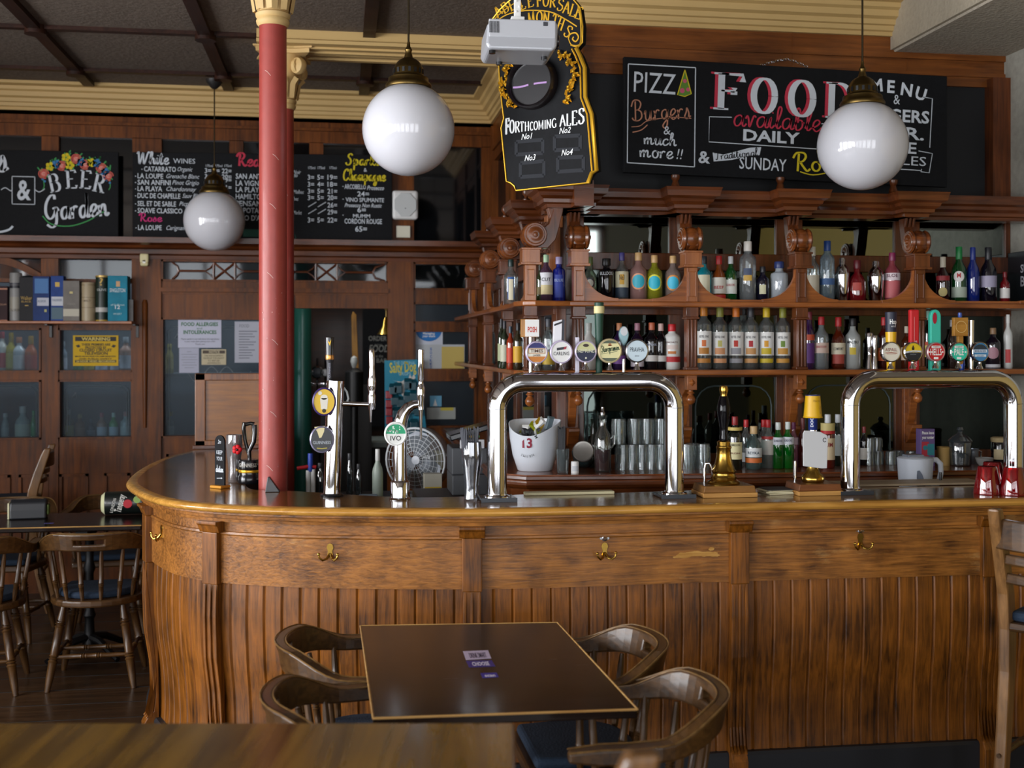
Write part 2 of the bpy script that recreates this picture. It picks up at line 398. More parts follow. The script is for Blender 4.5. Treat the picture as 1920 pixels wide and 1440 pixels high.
class Sheet:
    """flat painted lettering of one colour, laid out on a plane: x to the right, z up"""
    def __init__(s): s.v = []; s.f = []
    def put(s, V, Fc):
        b = len(s.v); s.v += V; s.f += [tuple(i+b for i in f) for f in Fc]
    def text(s, t, x, z, h, w=None, al='L', bold=0.0, shear=0.0, rot=0.0, xs=1.0):
        V, Fc = text_mesh(t, bold, shear)
        if not V: return s
        k = h/cap_h(); x0 = min(p[0] for p in V); x1 = max(p[0] for p in V)
        kx = k*xs if w is None else w/max(1e-6, x1-x0)
        o = {'L': -x0*kx, 'C': -(x0+x1)/2*kx, 'R': -x1*kx}[al]
        c, sn = math.cos(rot), math.sin(rot)
        s.put([(x+(p[0]*kx+o)*c-p[1]*k*sn, z+(p[0]*kx+o)*sn+p[1]*k*c) for p in V], Fc); return s
    def stroke(s, pts, w, w2=None, closed=False):
        """ribbon; w2 = width where the stroke runs level"""
        m = len(pts); L = []; R = []
        for i, p in enumerate(pts):
            a = pts[i-1] if (i > 0 or closed) else p; b = pts[(i+1) % m] if (i < m-1 or closed) else p
            dx, dz = b[0]-a[0], b[1]-a[1]; l = math.hypot(dx, dz) or 1; dx /= l; dz /= l
            ww = w if w2 is None else w2+(w-w2)*abs(dz)
            L.append((p[0]-dz*ww/2, p[1]+dx*ww/2)); R.append((p[0]+dz*ww/2, p[1]-dx*ww/2))
        s.put(L+R, [(i, (i+1) % m, m+(i+1) % m, m+i) for i in range(m if closed else m-1)]); return s
    def disc(s, x, z, r, n=10, rz=None): 
        rz = r if rz is None else rz
        s.put([(x+r*math.cos(2*PI*i/n), z+rz*math.sin(2*PI*i/n)) for i in range(n)], [tuple(range(n))]); return s
    def cdisc(s, x, z, r, n=14):
        P = [(x-r*math.cos(PI*i/n), r*math.sin(PI*i/n)) for i in range(n+1)]
        s.put([(p, z+q) for p, q in P]+[(p, z-q) for p, q in P], [(i, i+1, n+2+i, n+1+i) for i in range(n)]); return s
    def rect(s, x0, x1, z0, z1): s.put([(x0, z0), (x1, z0), (x1, z1), (x0, z1)], [(0, 1, 2, 3)]); return s
    def frame(s, x0, x1, z0, z1, w): return s.rect(x0, x1, z1-w, z1).rect(x0, x1, z0, z0+w).rect(x0, x0+w, z0, z1).rect(x1-w, x1, z0, z1)
    def poly(s, pts): s.put(list(pts), [tuple(range(len(pts)))]); return s
    def letters(s, t, x, z, h, font='SERIF', wd=.13, thin=.04, w=None, al='L', shear=0, rot=0, ser=.16, gap=.04):
        fo = SERIF if font == 'SERIF' else SCRIPT
        tot = sum(fo[c][0]+gap for c in t if c in fo)
        kx = h if w is None else w/tot
        cur = {'L': 0, 'C': -tot/2, 'R': -tot}[al]
        cr, sr = math.cos(rot), math.sin(rot)
        tmp = Sheet()
        def T(p): return ((cur+p[0]+shear*p[1])*kx, p[1]*h)
        for c in t:
            if c not in fo: continue
            gl = fo[c]
            for ln in gl[1]:
                pts = ln if font == 'SERIF' else smooth_pts(ln)
                if font == 'SERIF': tmp.stroke([T(p) for p in pts], wd*h, thin*h)
                else: tmp.stroke([T(p) for p in pts], wd*h, thin*h)
            if font == 'SERIF' and ser:
                for p in gl[2]: tmp.stroke([T((p[0]-ser, p[1])), T((p[0]+ser, p[1]))], thin*h*1.2)
            cur += gl[0]+gap
        s.put([(x+p[0]*cr-p[1]*sr, z+p[0]*sr+p[1]*cr) for p in tmp.v], tmp.f); return s
    def arc(s, t, cx, cz, R, a0, a1, h, font=None, **kw):
        n = len(t)
        for i, c in enumerate(t):
            a = math.radians(a0+(a1-a0)*(i+.5)/n)
            x, z = cx+R*math.cos(a), cz+R*math.sin(a)
            if font: s.letters(c, x, z, h, font, al='C', rot=a-PI/2, **kw)
            else: s.text(c, x, z, h, al='C', rot=a-PI/2, **kw)
        return s
    def build(s, m, parent, y=0.0, name='lettering', M=None, cyl=None):
        g = G()
        if cyl:            # wrapped round an upright cylinder (radius, mid angle)
            r, mid = cyl
            vs = [(r*math.cos(mid+p[0]/r), r*math.sin(mid+p[0]/r), p[1]) for p in s.v]
        else: vs = [(p[0], y, p[1]) for p in s.v]
        if M is not None: vs = [tuple(M @ Vector(p)) for p in vs]
        g.add(vs, s.f)
        return g.build(name, m, parent)
class PSheet(Sheet):
    """lettering on a wall-parallel board, given in picture coordinates on the plane y; o = board origin"""
    def __init__(s, y, o): super().__init__(); s.y = y; s.o = o
    def c(s, px, py): p = PY(px, py, s.y); return p.x-s.o[0], p.z-s.o[1]
    def t(s, t, px, py, hp, wp=None, al='L', **k):
        x, z = s.c(px, py); q = MPP(px, s.y)
        if wp is not None:
            x0 = PXZ(px, s.y); x1 = PXZ(px+wp, s.y); wp = x1-x0
        return s.text(t, x, z, hp*q, wp, al, **k)
    def l(s, t, px, py, hp, wp=None, al='L', **k):
        x, z = s.c(px, py); q = MPP(px, s.y)
        if wp is not None: wp = PXZ(px+wp, s.y)-PXZ(px, s.y)
        return s.letters(t, x, z, hp*q, w=wp, al=al, **k)
    def st(s, pts, w, w2=None, sm=True):
        q = MPP(pts[0][0], s.y); P = [s.c(*p) for p in pts]
        return s.stroke(smooth_pts(P) if sm else P, w*q, None if w2 is None else w2*q)
# ================================================================ THE SETTING
YF = 8.3            # far wall (glazed wooden screen)
YB = 5.66           # wall behind the bar shelves
XR = 1.10           # wall joining the two
ZC = 3.5            # ceiling
g = G().box(-4.9, 5.2, WIN_Y-.1, 10.4, -.1, 0)
FLOORM = wood('#1f140b', '#4a3420', 'X', .32, .25, .7, .08)
struct(g, 'floor', FLOORM)
g = G()
for k in range(1, 52):
    y = WIN_Y+.24*k
    g.box(-4.9, 5.2, y, y+.006, .0, .0012)
struct(g, 'trim_1', mat('#0c0805', .6))
CEILM = mat('#6f645a', .85, bump=.5, bscale=45, var=.16, spec=.2)
struct(G().box(-4.9, 5.2, WIN_Y-.1, 10.4, ZC, ZC+.12), 'ceiling', CEILM)
# plain room walls (behind and beside the camera; seen in the mirrors and in the glass)
OCHRE = mat('#a58a48', .7, bump=.15, bscale=30)
def wall_with_holes(name, axis, pos, a0, a1, holes, z0, z1, m, frames):
    g = G(); t = .12; w = G()
    def bx(gg, u0, u1, q0, q1, d=0):
        if axis == 'Y': gg.box(u0, u1, pos-t/2-d, pos+t/2+d, q0, q1)
        else: gg.box(pos-t/2-d, pos+t/2+d, u0, u1, q0, q1)
    cur = a0
    for c, wd in sorted(holes):
        bx(g, cur, c-wd/2, 0, ZC); bx(g, c-wd/2, c+wd/2, 0, z0); bx(g, c-wd/2, c+wd/2, z1, ZC); cur = c+wd/2
    bx(g, cur, a1, 0, ZC)
    struct(g, name, m)
    for i, (c, wd) in enumerate(sorted(holes)):
        w = G(); e = .06
        bx(w, c-wd/2, c-wd/2+e, z0, z1, .02); bx(w, c+wd/2-e, c+wd/2, z0, z1, .02); bx(w, c-.025, c+.025, z0, z1)
        bx(w, c-wd/2, c+wd/2, z0, z0+e, .02); bx(w, c-wd/2, c+wd/2, z1-e, z1, .02); bx(w, c-wd/2, c+wd/2, z1-.55, z1-.5)
        struct(w, 'window_%d' % (frames+i), FRW)
wall_with_holes('wall_front', 'Y', WIN_Y, -4.9, 5.2, WINS, .3, 3.2, mat('#8a877e', .7, bump=.15, bscale=30), 20)
wall_with_holes('wall_left', 'X', -4.7, WIN_Y, 10.4, SIDE, .75, 3.05, OCHRE, 30)
struct(G().box(5.1, 5.22, WIN_Y, 10.4, 0, ZC), 'wall_outer', OCHRE)
WALLP = mat('#9a978c', .8, bump=.35, bscale=26, var=.12)
g = G().box(3.5, 3.62, 4.35, YB+.3, 0, ZC)
struct(g, 'wall_right', WALLP)

# --- far wall: posts and rails laid out from the picture on the plane y = 8.3
def fx(px): return PXZ(px, YF)
def fz(py): return ZY(py, YF, 400)
g = G()
def mem(x0, x1, y0, y1, d=.0, th=.09):
    g.box(fx(x0), fx(x1), YF-d, YF+th, fz(y1), fz(y0))
LEFT = -760
for a, b, y0, y1, d in ((78, 110, 480, 960, .012), (248, 303, 480, 1150, .025), (520, 551, 480, 1150, .012), (727, 775, 480, 1150, .03), (893, 935, 480, 1150, .012),
                        (-140, -100, 480, 960, .012), (-320, -280, 480, 1150, .012)):
    mem(a, b, y0, y1, d)
mem(LEFT, 935, 473, 488, .01)
mem(LEFT, 250, 525, 532, 0); mem(LEFT, 250, 598, 616, 0); mem(LEFT, 250, 697, 711, 0)
mem(302, 728, 528, 552, .01); mem(302, 728, 540, 548, .045); mem(302, 522, 552, 596, 0); mem(551, 728, 552, 577, 0)
mem(774, 895, 541, 565, .012); mem(774, 895, 605, 618, .012); mem(774, 895, 696, 713, .012)
mem(LEFT, 522, 820, 1250, 0); mem(774, 935, 806, 1250, 0)
mem(305, 522, 483, 487, .01)
# beads round the lights
for x0, x1, y0, y1 in ((110, 250, 616, 697), (110, 250, 711, 820), (-100, 78, 616, 697), (-100, 78, 711, 820), (303, 520, 596, 820), (775, 893, 488, 541), (775, 893, 565, 605), (775, 893, 618, 696), (775, 893, 713, 806), (303, 728, 488, 528)):
    for q in ((x0, x0+3.5, y0, y1), (x1-3.5, x1, y0, y1), (x0, x1, y0, y0+3.5), (x0, x1, y1-3.5, y1)): mem(*q, .022)
# raised panels under the lights
for x0, x1, y0, y1 in ((112, 166, 884, 1010), (196, 244, 884, 1010), (-60, 20, 884, 1010), (36, 92, 884, 1010), (312, 400, 850, 1010)):
    for q in ((x0, x0+5, y0, y1), (x1-5, x1, y0, y1), (x0, x1, y0, y0+5), (x0, x1, y1-5, y1)): mem(*q, .016)
# half columns on the post beside the door light
g.lathe([(.012, fz(800)), (.018, fz(700)), (.02, fz(570)), (.012, fz(563))], 12, (fx(273), YF-.026, 0))
# arched head of the leftmost light
pts = [(fx(78-178*i/16), fz(516-32*math.sin(PI*i/16))) for i in range(17)]+[(fx(-100+178*i/16), fz(530-32*math.sin(PI*(1-i/16)))) for i in range(17)]
g.prism(pts, YF-.015, YF+.05)
# upper part: frieze, rails and posts between the dark clerestory lights
mem(LEFT, 935, 212, 238, .0); mem(LEFT, 935, 236, 241, .03); mem(LEFT, 935, 241, 263, .0)
for a, b in ((78, 110), (248, 303), (430, 456), (580, 606), (735, 776), (903, 925), (-140, -100), (-320, -290)): mem(a, b, 262, 450, .0)
struct(g, 'wall_far', FRW)
# ledge moulding that runs along the top of the screen
prof = [(0, 2.305), (.03, 2.31), (.035, 2.335), (.06, 2.345), (.065, 2.375), (.1, 2.385), (.11, 2.40), (.15, 2.415), (.155, 2.452), (0, 2.455)]
struct(G().sweep([(-4.6, YF), (XR, YF)], prof), 'trim_2', MAHX)
# ceiling cornice (cream), far wall, return wall and bar wall in one run
prof = [(0, 3.325), (.02, 3.325), (.02, 3.345), (.035, 3.35), (.04, 3.372), (.055, 3.376), (.06, 3.40), (.085, 3.41), (.09, 3.44), (.11, 3.45), (.115, 3.472), (.16, 3.48), (.16, ZC), (0, ZC)]
CREAM = mat('#c4a46a', .6, bump=.08, bscale=20)
struct(G().sweep([(-4.6, YF), (XR, YF), (XR, YB), (2.9, YB)], prof), 'trim_3', CREAM)
struct(G().box(-4.6, XR+.05, YF, YF+.1, 3.3, ZC), 'wall_far_head', FRWX)
# glazing of the far wall
FROST = glass('#ccd8de', .06, '#8a9cab', -.02, .2)
CLEAR = glass('#7c8b90', .06, '#3c4448', .02, .04)
DARKG = glass('#3a4248', .35, '#191c20', .06, .05)
n = [0]
def pane(x0, x1, y0, y1, m, extra=None):
    n[0] += 1
    o = struct(G().box(fx(x0), fx(x1), YF+.035, YF+.041, fz(y1), fz(y0)), 'window_%d' % n[0], m)
    return o
for x0, x1 in ((-280, -140), (-100, 78), (110, 248)):
    pane(x0, x1, 488, 525, CLEAR); pane(x0, x1, 616, 697, FROST); pane(x0, x1, 711, 820, FROST)
pane(303, 520, 596, 820, FROST)
lead = pane(303, 727, 488, 528, CLEAR)
pane(775, 893, 488, 541, CLEAR); pane(775, 893, 565, 605, FROST); pane(775, 893, 618, 696, FROST); pane(775, 893, 713, 806, FROST)
for x0, x1 in ((-100, 78), (110, 248), (303, 430), (456, 580), (606, 735), (776, 903)): pane(x0, x1, 263, 448, DARKG)
# leaded pattern in the long transom light
def lead_bar(pts, r=.008): lg.tube([(fx(a), YF+.02, fz(b)) for a, b in pts], r, 6)
lg = G()
for cx in (420, 612):
    w = 20
    lead_bar([(cx-w, 492), (cx-w, 524)]); lead_bar([(cx+w, 492), (cx+w, 524)])
    lead_bar([(cx-w, 492), (cx+w, 524)]); lead_bar([(cx-w, 524), (cx+w, 492)])
    for sg in (-1, 1):
        lead_bar([(cx+sg*w, 494), (cx+sg*(w+6), 502), (cx+sg*(w+16), 508), (cx+sg*(w+6), 515), (cx+sg*w, 522)], .006)
lead_bar([(456, 508), (576, 508)]); lead_bar([(334, 508), (384, 508)]); lead_bar([(648, 508), (698, 508)])
lead_bar([(322, 492), (332, 500), (334, 508), (331, 516), (322, 524)]); lead_bar([(722, 492), (704, 498), (699, 508), (704, 518), (722, 524)])
lg.build('leading', MAHX, lead)
# etched border lines on the frosted lights
eg = G()
for x0, x1, y0, y1 in ((120, 240, 721, 812), (312, 512, 612, 812), (-92, 70, 721, 812)):
    for k in (0, 4): eg.tube([(fx(x0+k), YF+.033, fz(y1-k)), (fx(x0+k), YF+.033, fz(y0+9+k)), (fx(x0+9+k), YF+.033, fz(y0+k)), (fx(x1-9-k), YF+.033, fz(y0+k)), (fx(x1-k), YF+.033, fz(y0+9+k)), (fx(x1-k), YF+.033, fz(y1-k))], .0025, 4)
    eg.tube([(fx(x0+20), YF+.033, fz(y0+14)), (fx(x0+14), YF+.033, fz(y0+22)), (fx(x0+22), YF+.033, fz(y0+24)), (fx(x0+20), YF+.033, fz(y0+14))], .003, 4)
for a in (1, -1):
    eg.tube([(fx(410+a*k), YF+.033, fz(702-14*math.sin(k/9))) for k in range(0, 64, 4)], .004, 4)
eg.build('etched_border', mat('#5e6a70', .6), bpy.data.objects['window_%d' % 10])

# room beyond the screen
struct(G().box(-4.9, 5.2, 10.3, 10.4, 0, ZC), 'wall_beyond', wood('#150b06', '#2e1a0e', 'X', .4, .2))
struct(G().box(-4.6, -.5, 9.05, 9.1, 0, 2.45), 'wall_behind_screen', mat('#38434d', .7, var=.15, bscale=3))
area('other_bar_ceiling_light', (-1.5, 8.46, 3.3), (0, 0, 0), 3.5, .12, 60, (.95, .97, 1))  # added fill strip between panes and bottles, brightens the bottle fronts; no real fitting
area('other_bar_lamp', (.7, 9.3, 3.3), (0, 0, 0), 1.2, .8, 4, (1, .9, .75))

# return wall above the shelves, with dark glazed lights
g = G(); ys = [8.3, 7.45, 6.6, 5.66]
g.box(XR, XR+.1, 5.66, 8.3, 3.05, ZC); g.box(XR, XR+.1, 5.66, 8.3, 0, 2.5)
for y in ys: g.box(XR-.02, XR+.1, y-.06, y+.06, 2.4, 3.3)
g.box(XR-.015, XR, 5.66, 8.3, 3.12, 3.15)
struct(g, 'wall_return', FRW)
for i in range(3): struct(G().box(XR+.03, XR+.04, ys[i+1]+.06, ys[i]-.06, 2.5, 3.05), 'window_%d' % (40+i), DARKG)
# wall behind the bar: frieze boards on top, dark matt backing below
g = G(); zf = ZY(60, YB, 1500)
g.box(XR, 3.55, YB, YB+.12, 3.08, 3.4); g.box(XR, 3.55, YB-.015, YB, 3.215, 3.245); g.box(XR, 3.55, YB-.012, YB, 3.13, 3.15)
for px in (1486, 1700): g.box(PXZ(px, YB)-.003, PXZ(px, YB)+.003, YB-.004, YB, 3.08, 3.35)
struct(g, 'wall_bar', wood('#4a2408', '#8a4e1c', 'X', .36, .3))
struct(G().box(XR, 3.55, YB+.02, YB+.12, 0, 3.09).box(3.42, 3.5, YB-.03, YB+.02, 2.4, 3.1), 'wall_bar_backing', mat('#101114', .7))
struct(G().box(3.4, 3.5, YB-.06, YB+.02, 2.4, 3.12), 'trim_7', MAH)
# dropped box under the ceiling, right
XB = 2.855
struct(G().box(XB, 5.1, 2.0, YB+.05, 3.258, ZC), 'ceiling_box', mat('#aba08c', .8, bump=.4, bscale=50, var=.06))
struct(G().box(XB+.02, 5.1, 2.0, YB, 3.245, 3.2585), 'ceiling_box_underside', mat('#a89e8e', .85, bump=.6, bscale=60, var=.15))
# ceiling battens
BAT = wood('#1a0d08', '#3a2016', 'Y', .5, .1)
g = G(); bxs = []
for px, py in ((190, 178), (441, 190), (690, 85)):
    p = PZ(px, py, ZC); bxs.append(p.x); g.box(p.x-.035, p.x+.035, -1, YF-.16, ZC-.03, ZC)
for dx in (-3.4, -2.3): g.box(bxs[0]+dx*.75-.035, bxs[0]+dx*.75+.035, -1, YF-.16, ZC-.03, ZC)
bys = []
for px, py in ((300, 57), (300, 133)):
    p = PZ(px, py, ZC); bys.append(p.y); g.box(-4.6, 1.0, p.y-.025, p.y+.025, ZC-.022, ZC)
for y in (4.6, 3.2, 1.8): g.box(-4.6, 5, y-.025, y+.025, ZC-.022, ZC)
p = PZ(1676, 12, ZC)
g.box(p.x-.03, p.x+.03, -1, 5.4, ZC-.025, ZC)
struct(g, 'trim_4', BAT)
g = G()
for x in bxs:
    for y in bys: g.cyl((x, y, ZC-.05), .06, .05, 10)
struct(g, 'trim_5', BAT)
# beam from the rear column to the return wall
g = G().sweep([(-.47, 6.63), (XR+.05, 6.63)], [(0, 3.42), (.03, 3.42), (.03, 3.44), (.01, 3.45), (.01, ZC), (-.34, ZC), (-.34, 3.42)])
for k in range(4): g.box(-.47, XR, 6.67+.075*k, 6.71+.075*k, 3.408-.006*(k % 2), 3.425)
struct(g, 'trim_6', CREAM)
# skirting on the far wall is hidden by the furniture; the wallpapered pier has a dado strip
struct(G().box(3.485, 3.5, 4.35, YB, 1.55, 1.58), 'trim_8', mat('#6b685e', .6))
# ================================================================ BAR COUNTER
def catmull(P, n=6):
    return smooth_pts(P, n)
OUT = [(-.841, 6.88), (-.942, 6.442), (-.972, 6.021), (-.969, 5.625), (-.932, 5.254), (-.822, 4.918), (-.69, 4.66), (-.499, 4.481), (-.233, 4.354), (.003, 4.29), (.236, 4.241), (.547, 4.198), (.906, 4.186), (1.326, 4.195), (1.75, 4.193), (2.179, 4.185), (2.492, 4.178), (3.3, 4.165)]
OUTS = catmull(OUT, 6)
INN = [(3.3, 4.58), (2.4, 4.61), (1.55, 4.63), (1.08, 4.59), (.777, 4.6), (.55, 4.57), (.3, 4.57), (.13, 4.64), (-.04, 4.75), (-.2, 4.85), (-.32, 4.89), (-.385, 4.97), (-.42, 5.2), (-.45, 5.6), (-.42, 6.88)]
INNS = catmull(INN, 4)
def offs(path, o):
    r = []
    for i, p in enumerate(path):
        a = path[max(0, i-1)]; b = path[min(len(path)-1, i+1)]
        d = Vector((b[0]-a[0], b[1]-a[1])).normalized()
        r.append((p[0]+d.y*o, p[1]-d.x*o))
    return r
def arclen(path):
    s = [0]
    for a, b in zip(path, path[1:]): s.append(s[-1]+math.hypot(b[0]-a[0], b[1]-a[1]))
    return s
def at_len(path, S, s):
    i = max(0, min(len(S)-2, next((k-1 for k, v in enumerate(S) if v >= s), len(S)-2)))
    t = (s-S[i])/max(1e-9, S[i+1]-S[i])
    a, b = path[i], path[i+1]
    d = Vector((b[0]-a[0], b[1]-a[1])).normalized()
    return (a[0]+(b[0]-a[0])*t, a[1]+(b[1]-a[1])*t), (d.y, -d.x)
def px_of(x, y, z=0):
    a = (x*CS-y*SN)/(x*SN+y*CS); return 960+F*a
bar = thing('bar_counter', 'long honey-brown wooden bar counter with rounded left end and boarded front', 'bar counter', (1.0, 4.4, 0))
top = OUTS+INNS
g = G()
n0 = len(OUTS)
inner = offs(OUTS, -.03)
g.add([(p[0], p[1], 1.10) for p in inner]+[(p[0], p[1], 1.10) for p in INNS]+[(p[0], p[1], 1.062) for p in inner]+[(p[0], p[1], 1.062) for p in INNS],
      [tuple(range(n0+len(INNS))), tuple(range(2*(n0+len(INNS))-1, n0+len(INNS)-1, -1))])
m_ = n0+len(INNS)
for i in range(m_): g.f.append((i, (i+1) % m_, m_+(i+1) % m_, m_+i)); g.s.append(False)
g.build('counter_top', OAKTOP, bar, world=True)
G().sweep(OUTS, [(-.045, 1.1003), (-.016, 1.1003), (-.004, 1.097), (.003, 1.088), (.003, 1.083), (-.004, 1.073), (-.016, 1.07), (-.045, 1.07)], smooth=True).build('nosing', OAKEDGE, bar, world=True)
G().sweep(OUTS, [(-.09, 1.07), (-.022, 1.07), (-.022, 1.062), (-.034, 1.058), (-.036, 1.046), (-.05, 1.042), (-.052, 1.03), (-.09, 1.028)]).build('cornice_moulding', OAKX, bar, world=True)
BODY = offs(OUTS, -.075)
G().sweep(BODY, [(-.05, 1.03), (0, 1.03), (0, .99), (.008, .988), (.01, .98), (.004, .974), (.004, .79), (-.05, .79)]).build('frieze_panel', OAKX, bar, world=True)
# V-jointed boards, bellied above and drawn in below
S = arclen(BODY); tot = S[-1]
st = []
k = 0.0
while k < tot:
    st += [(k, -.006)]
    for q in (.006, .036, .066):
        if k+q < tot: st.append((k+q, 0))
    k += .0735
rows = [(z, o) for o, z in smooth_pts([(-.008, .79), (-.004, .66), (-.012, .5), (-.03, .36), (-.038, .22), (-.034, .1), (-.03, .02)], 4)]
g = G(); vs = []
for s_, d in st:
    p, nn = at_len(BODY, S, s_)
    for z, o in rows: vs.append((p[0]+nn[0]*(o+d), p[1]+nn[1]*(o+d), z))
R_ = len(rows)
g.add(vs, [(i*R_+j, (i+1)*R_+j, (i+1)*R_+j+1, i*R_+j+1) for i in range(len(st)-1) for j in range(R_-1)])
g.build('boarding', OAK, bar, world=True)
G().sweep(BODY, [(-.08, .0), (-.006, .0), (-.006, .11), (-.014, .122), (-.08, .122)]).build('skirting', mat('#14161c', .5), bar, world=True)
inb = offs(INNS, -.03)
g = G(); bb = offs(OUTS, -.16); poly = bb+inb
g.prism(poly, .02, 1.06, 'XY'); g.build('back_panel', mat('#1a120c', .6), bar, world=True)
def find_s(px):
    best = min(range(2000), key=lambda i: abs(px_of(*at_len(BODY, S, tot*i/2000)[0])-px)+(0 if tot*i/2000 > 1.5 else 9e3)); return tot*best/2000
for px in (283, 402, 885, 1383, 1852):
    s_ = find_s(px); p, nn = at_len(BODY, S, s_)
    ang = math.atan2(-nn[0], -nn[1])*-1
    M = Matrix.Translation((p[0], p[1], 0)) @ Matrix.Rotation(math.atan2(nn[1], nn[0])+PI/2, 4, 'Z')   # local -y = outwards
    g = G(); g.M = M; w = .037
    g.box(-w, w, -.03, .02, .785, .985)
    g.prism([(.02, 1.03), (-.05, 1.03), (-.05, 1.018), (-.042, 1.012), (-.036, .998), (-.03, .985), (.02, .985)], -w-.012, w+.012, 'YZ')
    og = [(.02, .785), (-.02, .785), (-.024, .66), (-.018, .5), (.004, .36), (.014, .22), (.006, .15), (-.02, .125), (-.035, .1), (-.035, 0), (.03, 0)]
    g.prism(og, -w*.86, w*.86, 'YZ')
    og2 = [(y-.008, z) for y, z in og]
    for a, b in ((-w*.9, -w*.55), (-w*.16, w*.16), (w*.55, w*.9)): g.prism(og2[1:8]+[(.0, .125), (.02, .3)], a, b, 'YZ')
    g.build('pilaster', OAK, bar, bevel=.003, world=True)
for px, py, kh in ((306, 1000, 0), (620, 1036, 0), (1133, 1034, 1009), (1612, 1016, 994)):
    s_ = find_s(px); p, nn = at_len(BODY, S, s_)
    zz = EYE-(py-HOR)/F*(p[0]*SN+p[1]*CS)
    M = Matrix.Translation((p[0]+nn[0]*.004, p[1]+nn[1]*.004, zz)) @ Matrix.Rotation(math.atan2(nn[1], nn[0])+PI/2, 4, 'Z')
    g = G(); g.M = M
    g.prism([(-.012, -.016), (.012, -.016), (.008, .006), (.013, .02), (.009, .032), (0, .036), (-.009, .032), (-.013, .02), (-.008, .006)], -.004, 0, 'XZ')
    for sg in (-1, 1):
        g.tube([(sg*.002, -.003, -.004), (sg*.01, -.016, -.02), (sg*.022, -.028, -.024), (sg*.033, -.034, -.014), (sg*.036, -.034, -.004)], [.005, .005, .0045, .004, .0035], 8)
        g.ball((sg*.036, -.034, 0), .006, 8, 6)
    g.build('coat_hook', BRASS, bar, world=True)
    if kh:
        zz += (py-kh)/F*(p[0]*SN+p[1]*CS)
        g = G(); g.M = Matrix.Translation((p[0]+nn[0]*.004, p[1]+nn[1]*.004, zz)) @ Matrix.Rotation(math.atan2(nn[1], nn[0])+PI/2, 4, 'Z')
        g.lathe([(.011, 0), (.011, .003), (.007, .004), (.005, -.002)], 14, ax='Y')
        for sg in (-1, 1): g.lathe([(.005, 0), (.005, .002)], 10, (sg*.014, 0, 0), 'Y')
        g.build('keyhole_plate', STEEL, bar, world=True)
# inner work shelf and a patch of worn varnish on the frieze
G().box(1.9, 3.2, 4.6, 4.97, 1.03, 1.05).build('work_shelf', mat('#2a211a', .5), bar, 0, True)
s_ = find_s(1305); p, nn = at_len(BODY, S, s_); ZW = p[0]*SN+p[1]*CS
M = Matrix.Translation((p[0]+nn[0]*.0052, p[1]+nn[1]*.0052, EYE-(1040-HOR)/F*ZW)) @ Matrix.Rotation(math.atan2(nn[1], nn[0])+PI/2, 4, 'Z')
WP = Sheet(); rw = random.Random(8)
for cx, cz, rx_, rz_ in ((-.05, 0, .035, .012), (0, .004, .05, .011), (.05, .002, .04, .012), (.075, -.004, .02, .006), (-.08, -.006, .015, .004), (.06, .022, .012, .008)):
    WP.poly([(cx+rx_*math.cos(k*.35)*rw.uniform(.75, 1.1), cz+rz_*math.sin(k*.35)*rw.uniform(.6, 1.15)) for k in range(18)])
gp = G(); gp.M = M; gp.add([(q_[0], -.0004*(1+i // 18), q_[1]) for i, q_ in enumerate(WP.v)], WP.f); gp.build('worn_patch', wood('#9a6a2c', '#c89a54', 'X', .5, .05, 2), bar, 0, True)
# raised flap that closes the counter's far end
a = PY(366, 700, 6.93); b = PY(366, 838, 6.93); x1 = PXZ(512, 6.93)
fl = thing('counter_flap', 'brown panelled wooden counter flap standing upright behind the red columns', 'counter flap', ((a.x+x1)/2, 6.93, 1.1))
g = G(); z0 = 1.101; z1 = a.z; e = .06
g.box(a.x, a.x+e, 6.91, 6.95, z0, z1).box(x1-e, x1, 6.91, 6.95, z0, z1).box(a.x, x1, 6.91, 6.95, z1-e*.7, z1).box(a.x, x1, 6.91, 6.95, z0, z0+.05)
g.build('frame', wood('#4a2408', '#9a5c20', 'Z'), fl, .004, True)
G().box(a.x+e, x1-e, 6.925, 6.94, z0+.04, z1-.03).build('panel', wood('#5a300e', '#9a6224', 'X'), fl, 0, True)
G().box(a.x-.01, x1+.01, 6.895, 6.91, z0, z0+.022).build('bead', MAHX, fl, .003, True)

# ================================================================ BACK BAR
YS = 5.25; YM = 5.6; XS = .86
bb = thing('back_bar', 'carved mahogany back bar with two bottle shelves, mirrors and heavy cornice', 'back bar', (2.2, 5.55, 0))
def B(g, name, m, bev=0.0, p=None): return g.build(name, m, p or bb, bev, True)
POST = [1.097, 1.641, 2.185, 2.79]
RPOST = [5.2, 5.92, 6.70, 7.5]
# carcase: stiles, rails
g = G()
for x0, x1 in ((1.06, 1.2), (1.639, 1.759), (2.202, 2.345), (2.849, 2.988), (3.469, 3.5)): g.box(x0, x1, YM, YM+.05, 1.1, 2.42)
for z0, z1 in ((2.355, 2.42), (2.085, 2.171), (1.86, 1.915), (1.545, 1.59), (1.1, 1.16)): g.box(1.06, 3.5, YM-.006, YM+.05, z0, z1)
for y0, y1 in ((5.55, 5.68), (6.1, 6.22), (6.85, 6.97), (7.62, 7.74), (8.2, 8.29)): g.box(XR-.05, XR, y0, y1, 1.1, 2.42)
for z0, z1 in ((2.355, 2.42), (2.085, 2.171), (1.86, 1.915), (1.545, 1.59), (1.1, 1.16)): g.box(XR-.056, XR, 5.6, 8.29, z0, z1)
B(g, 'carcase', MAH, .003)
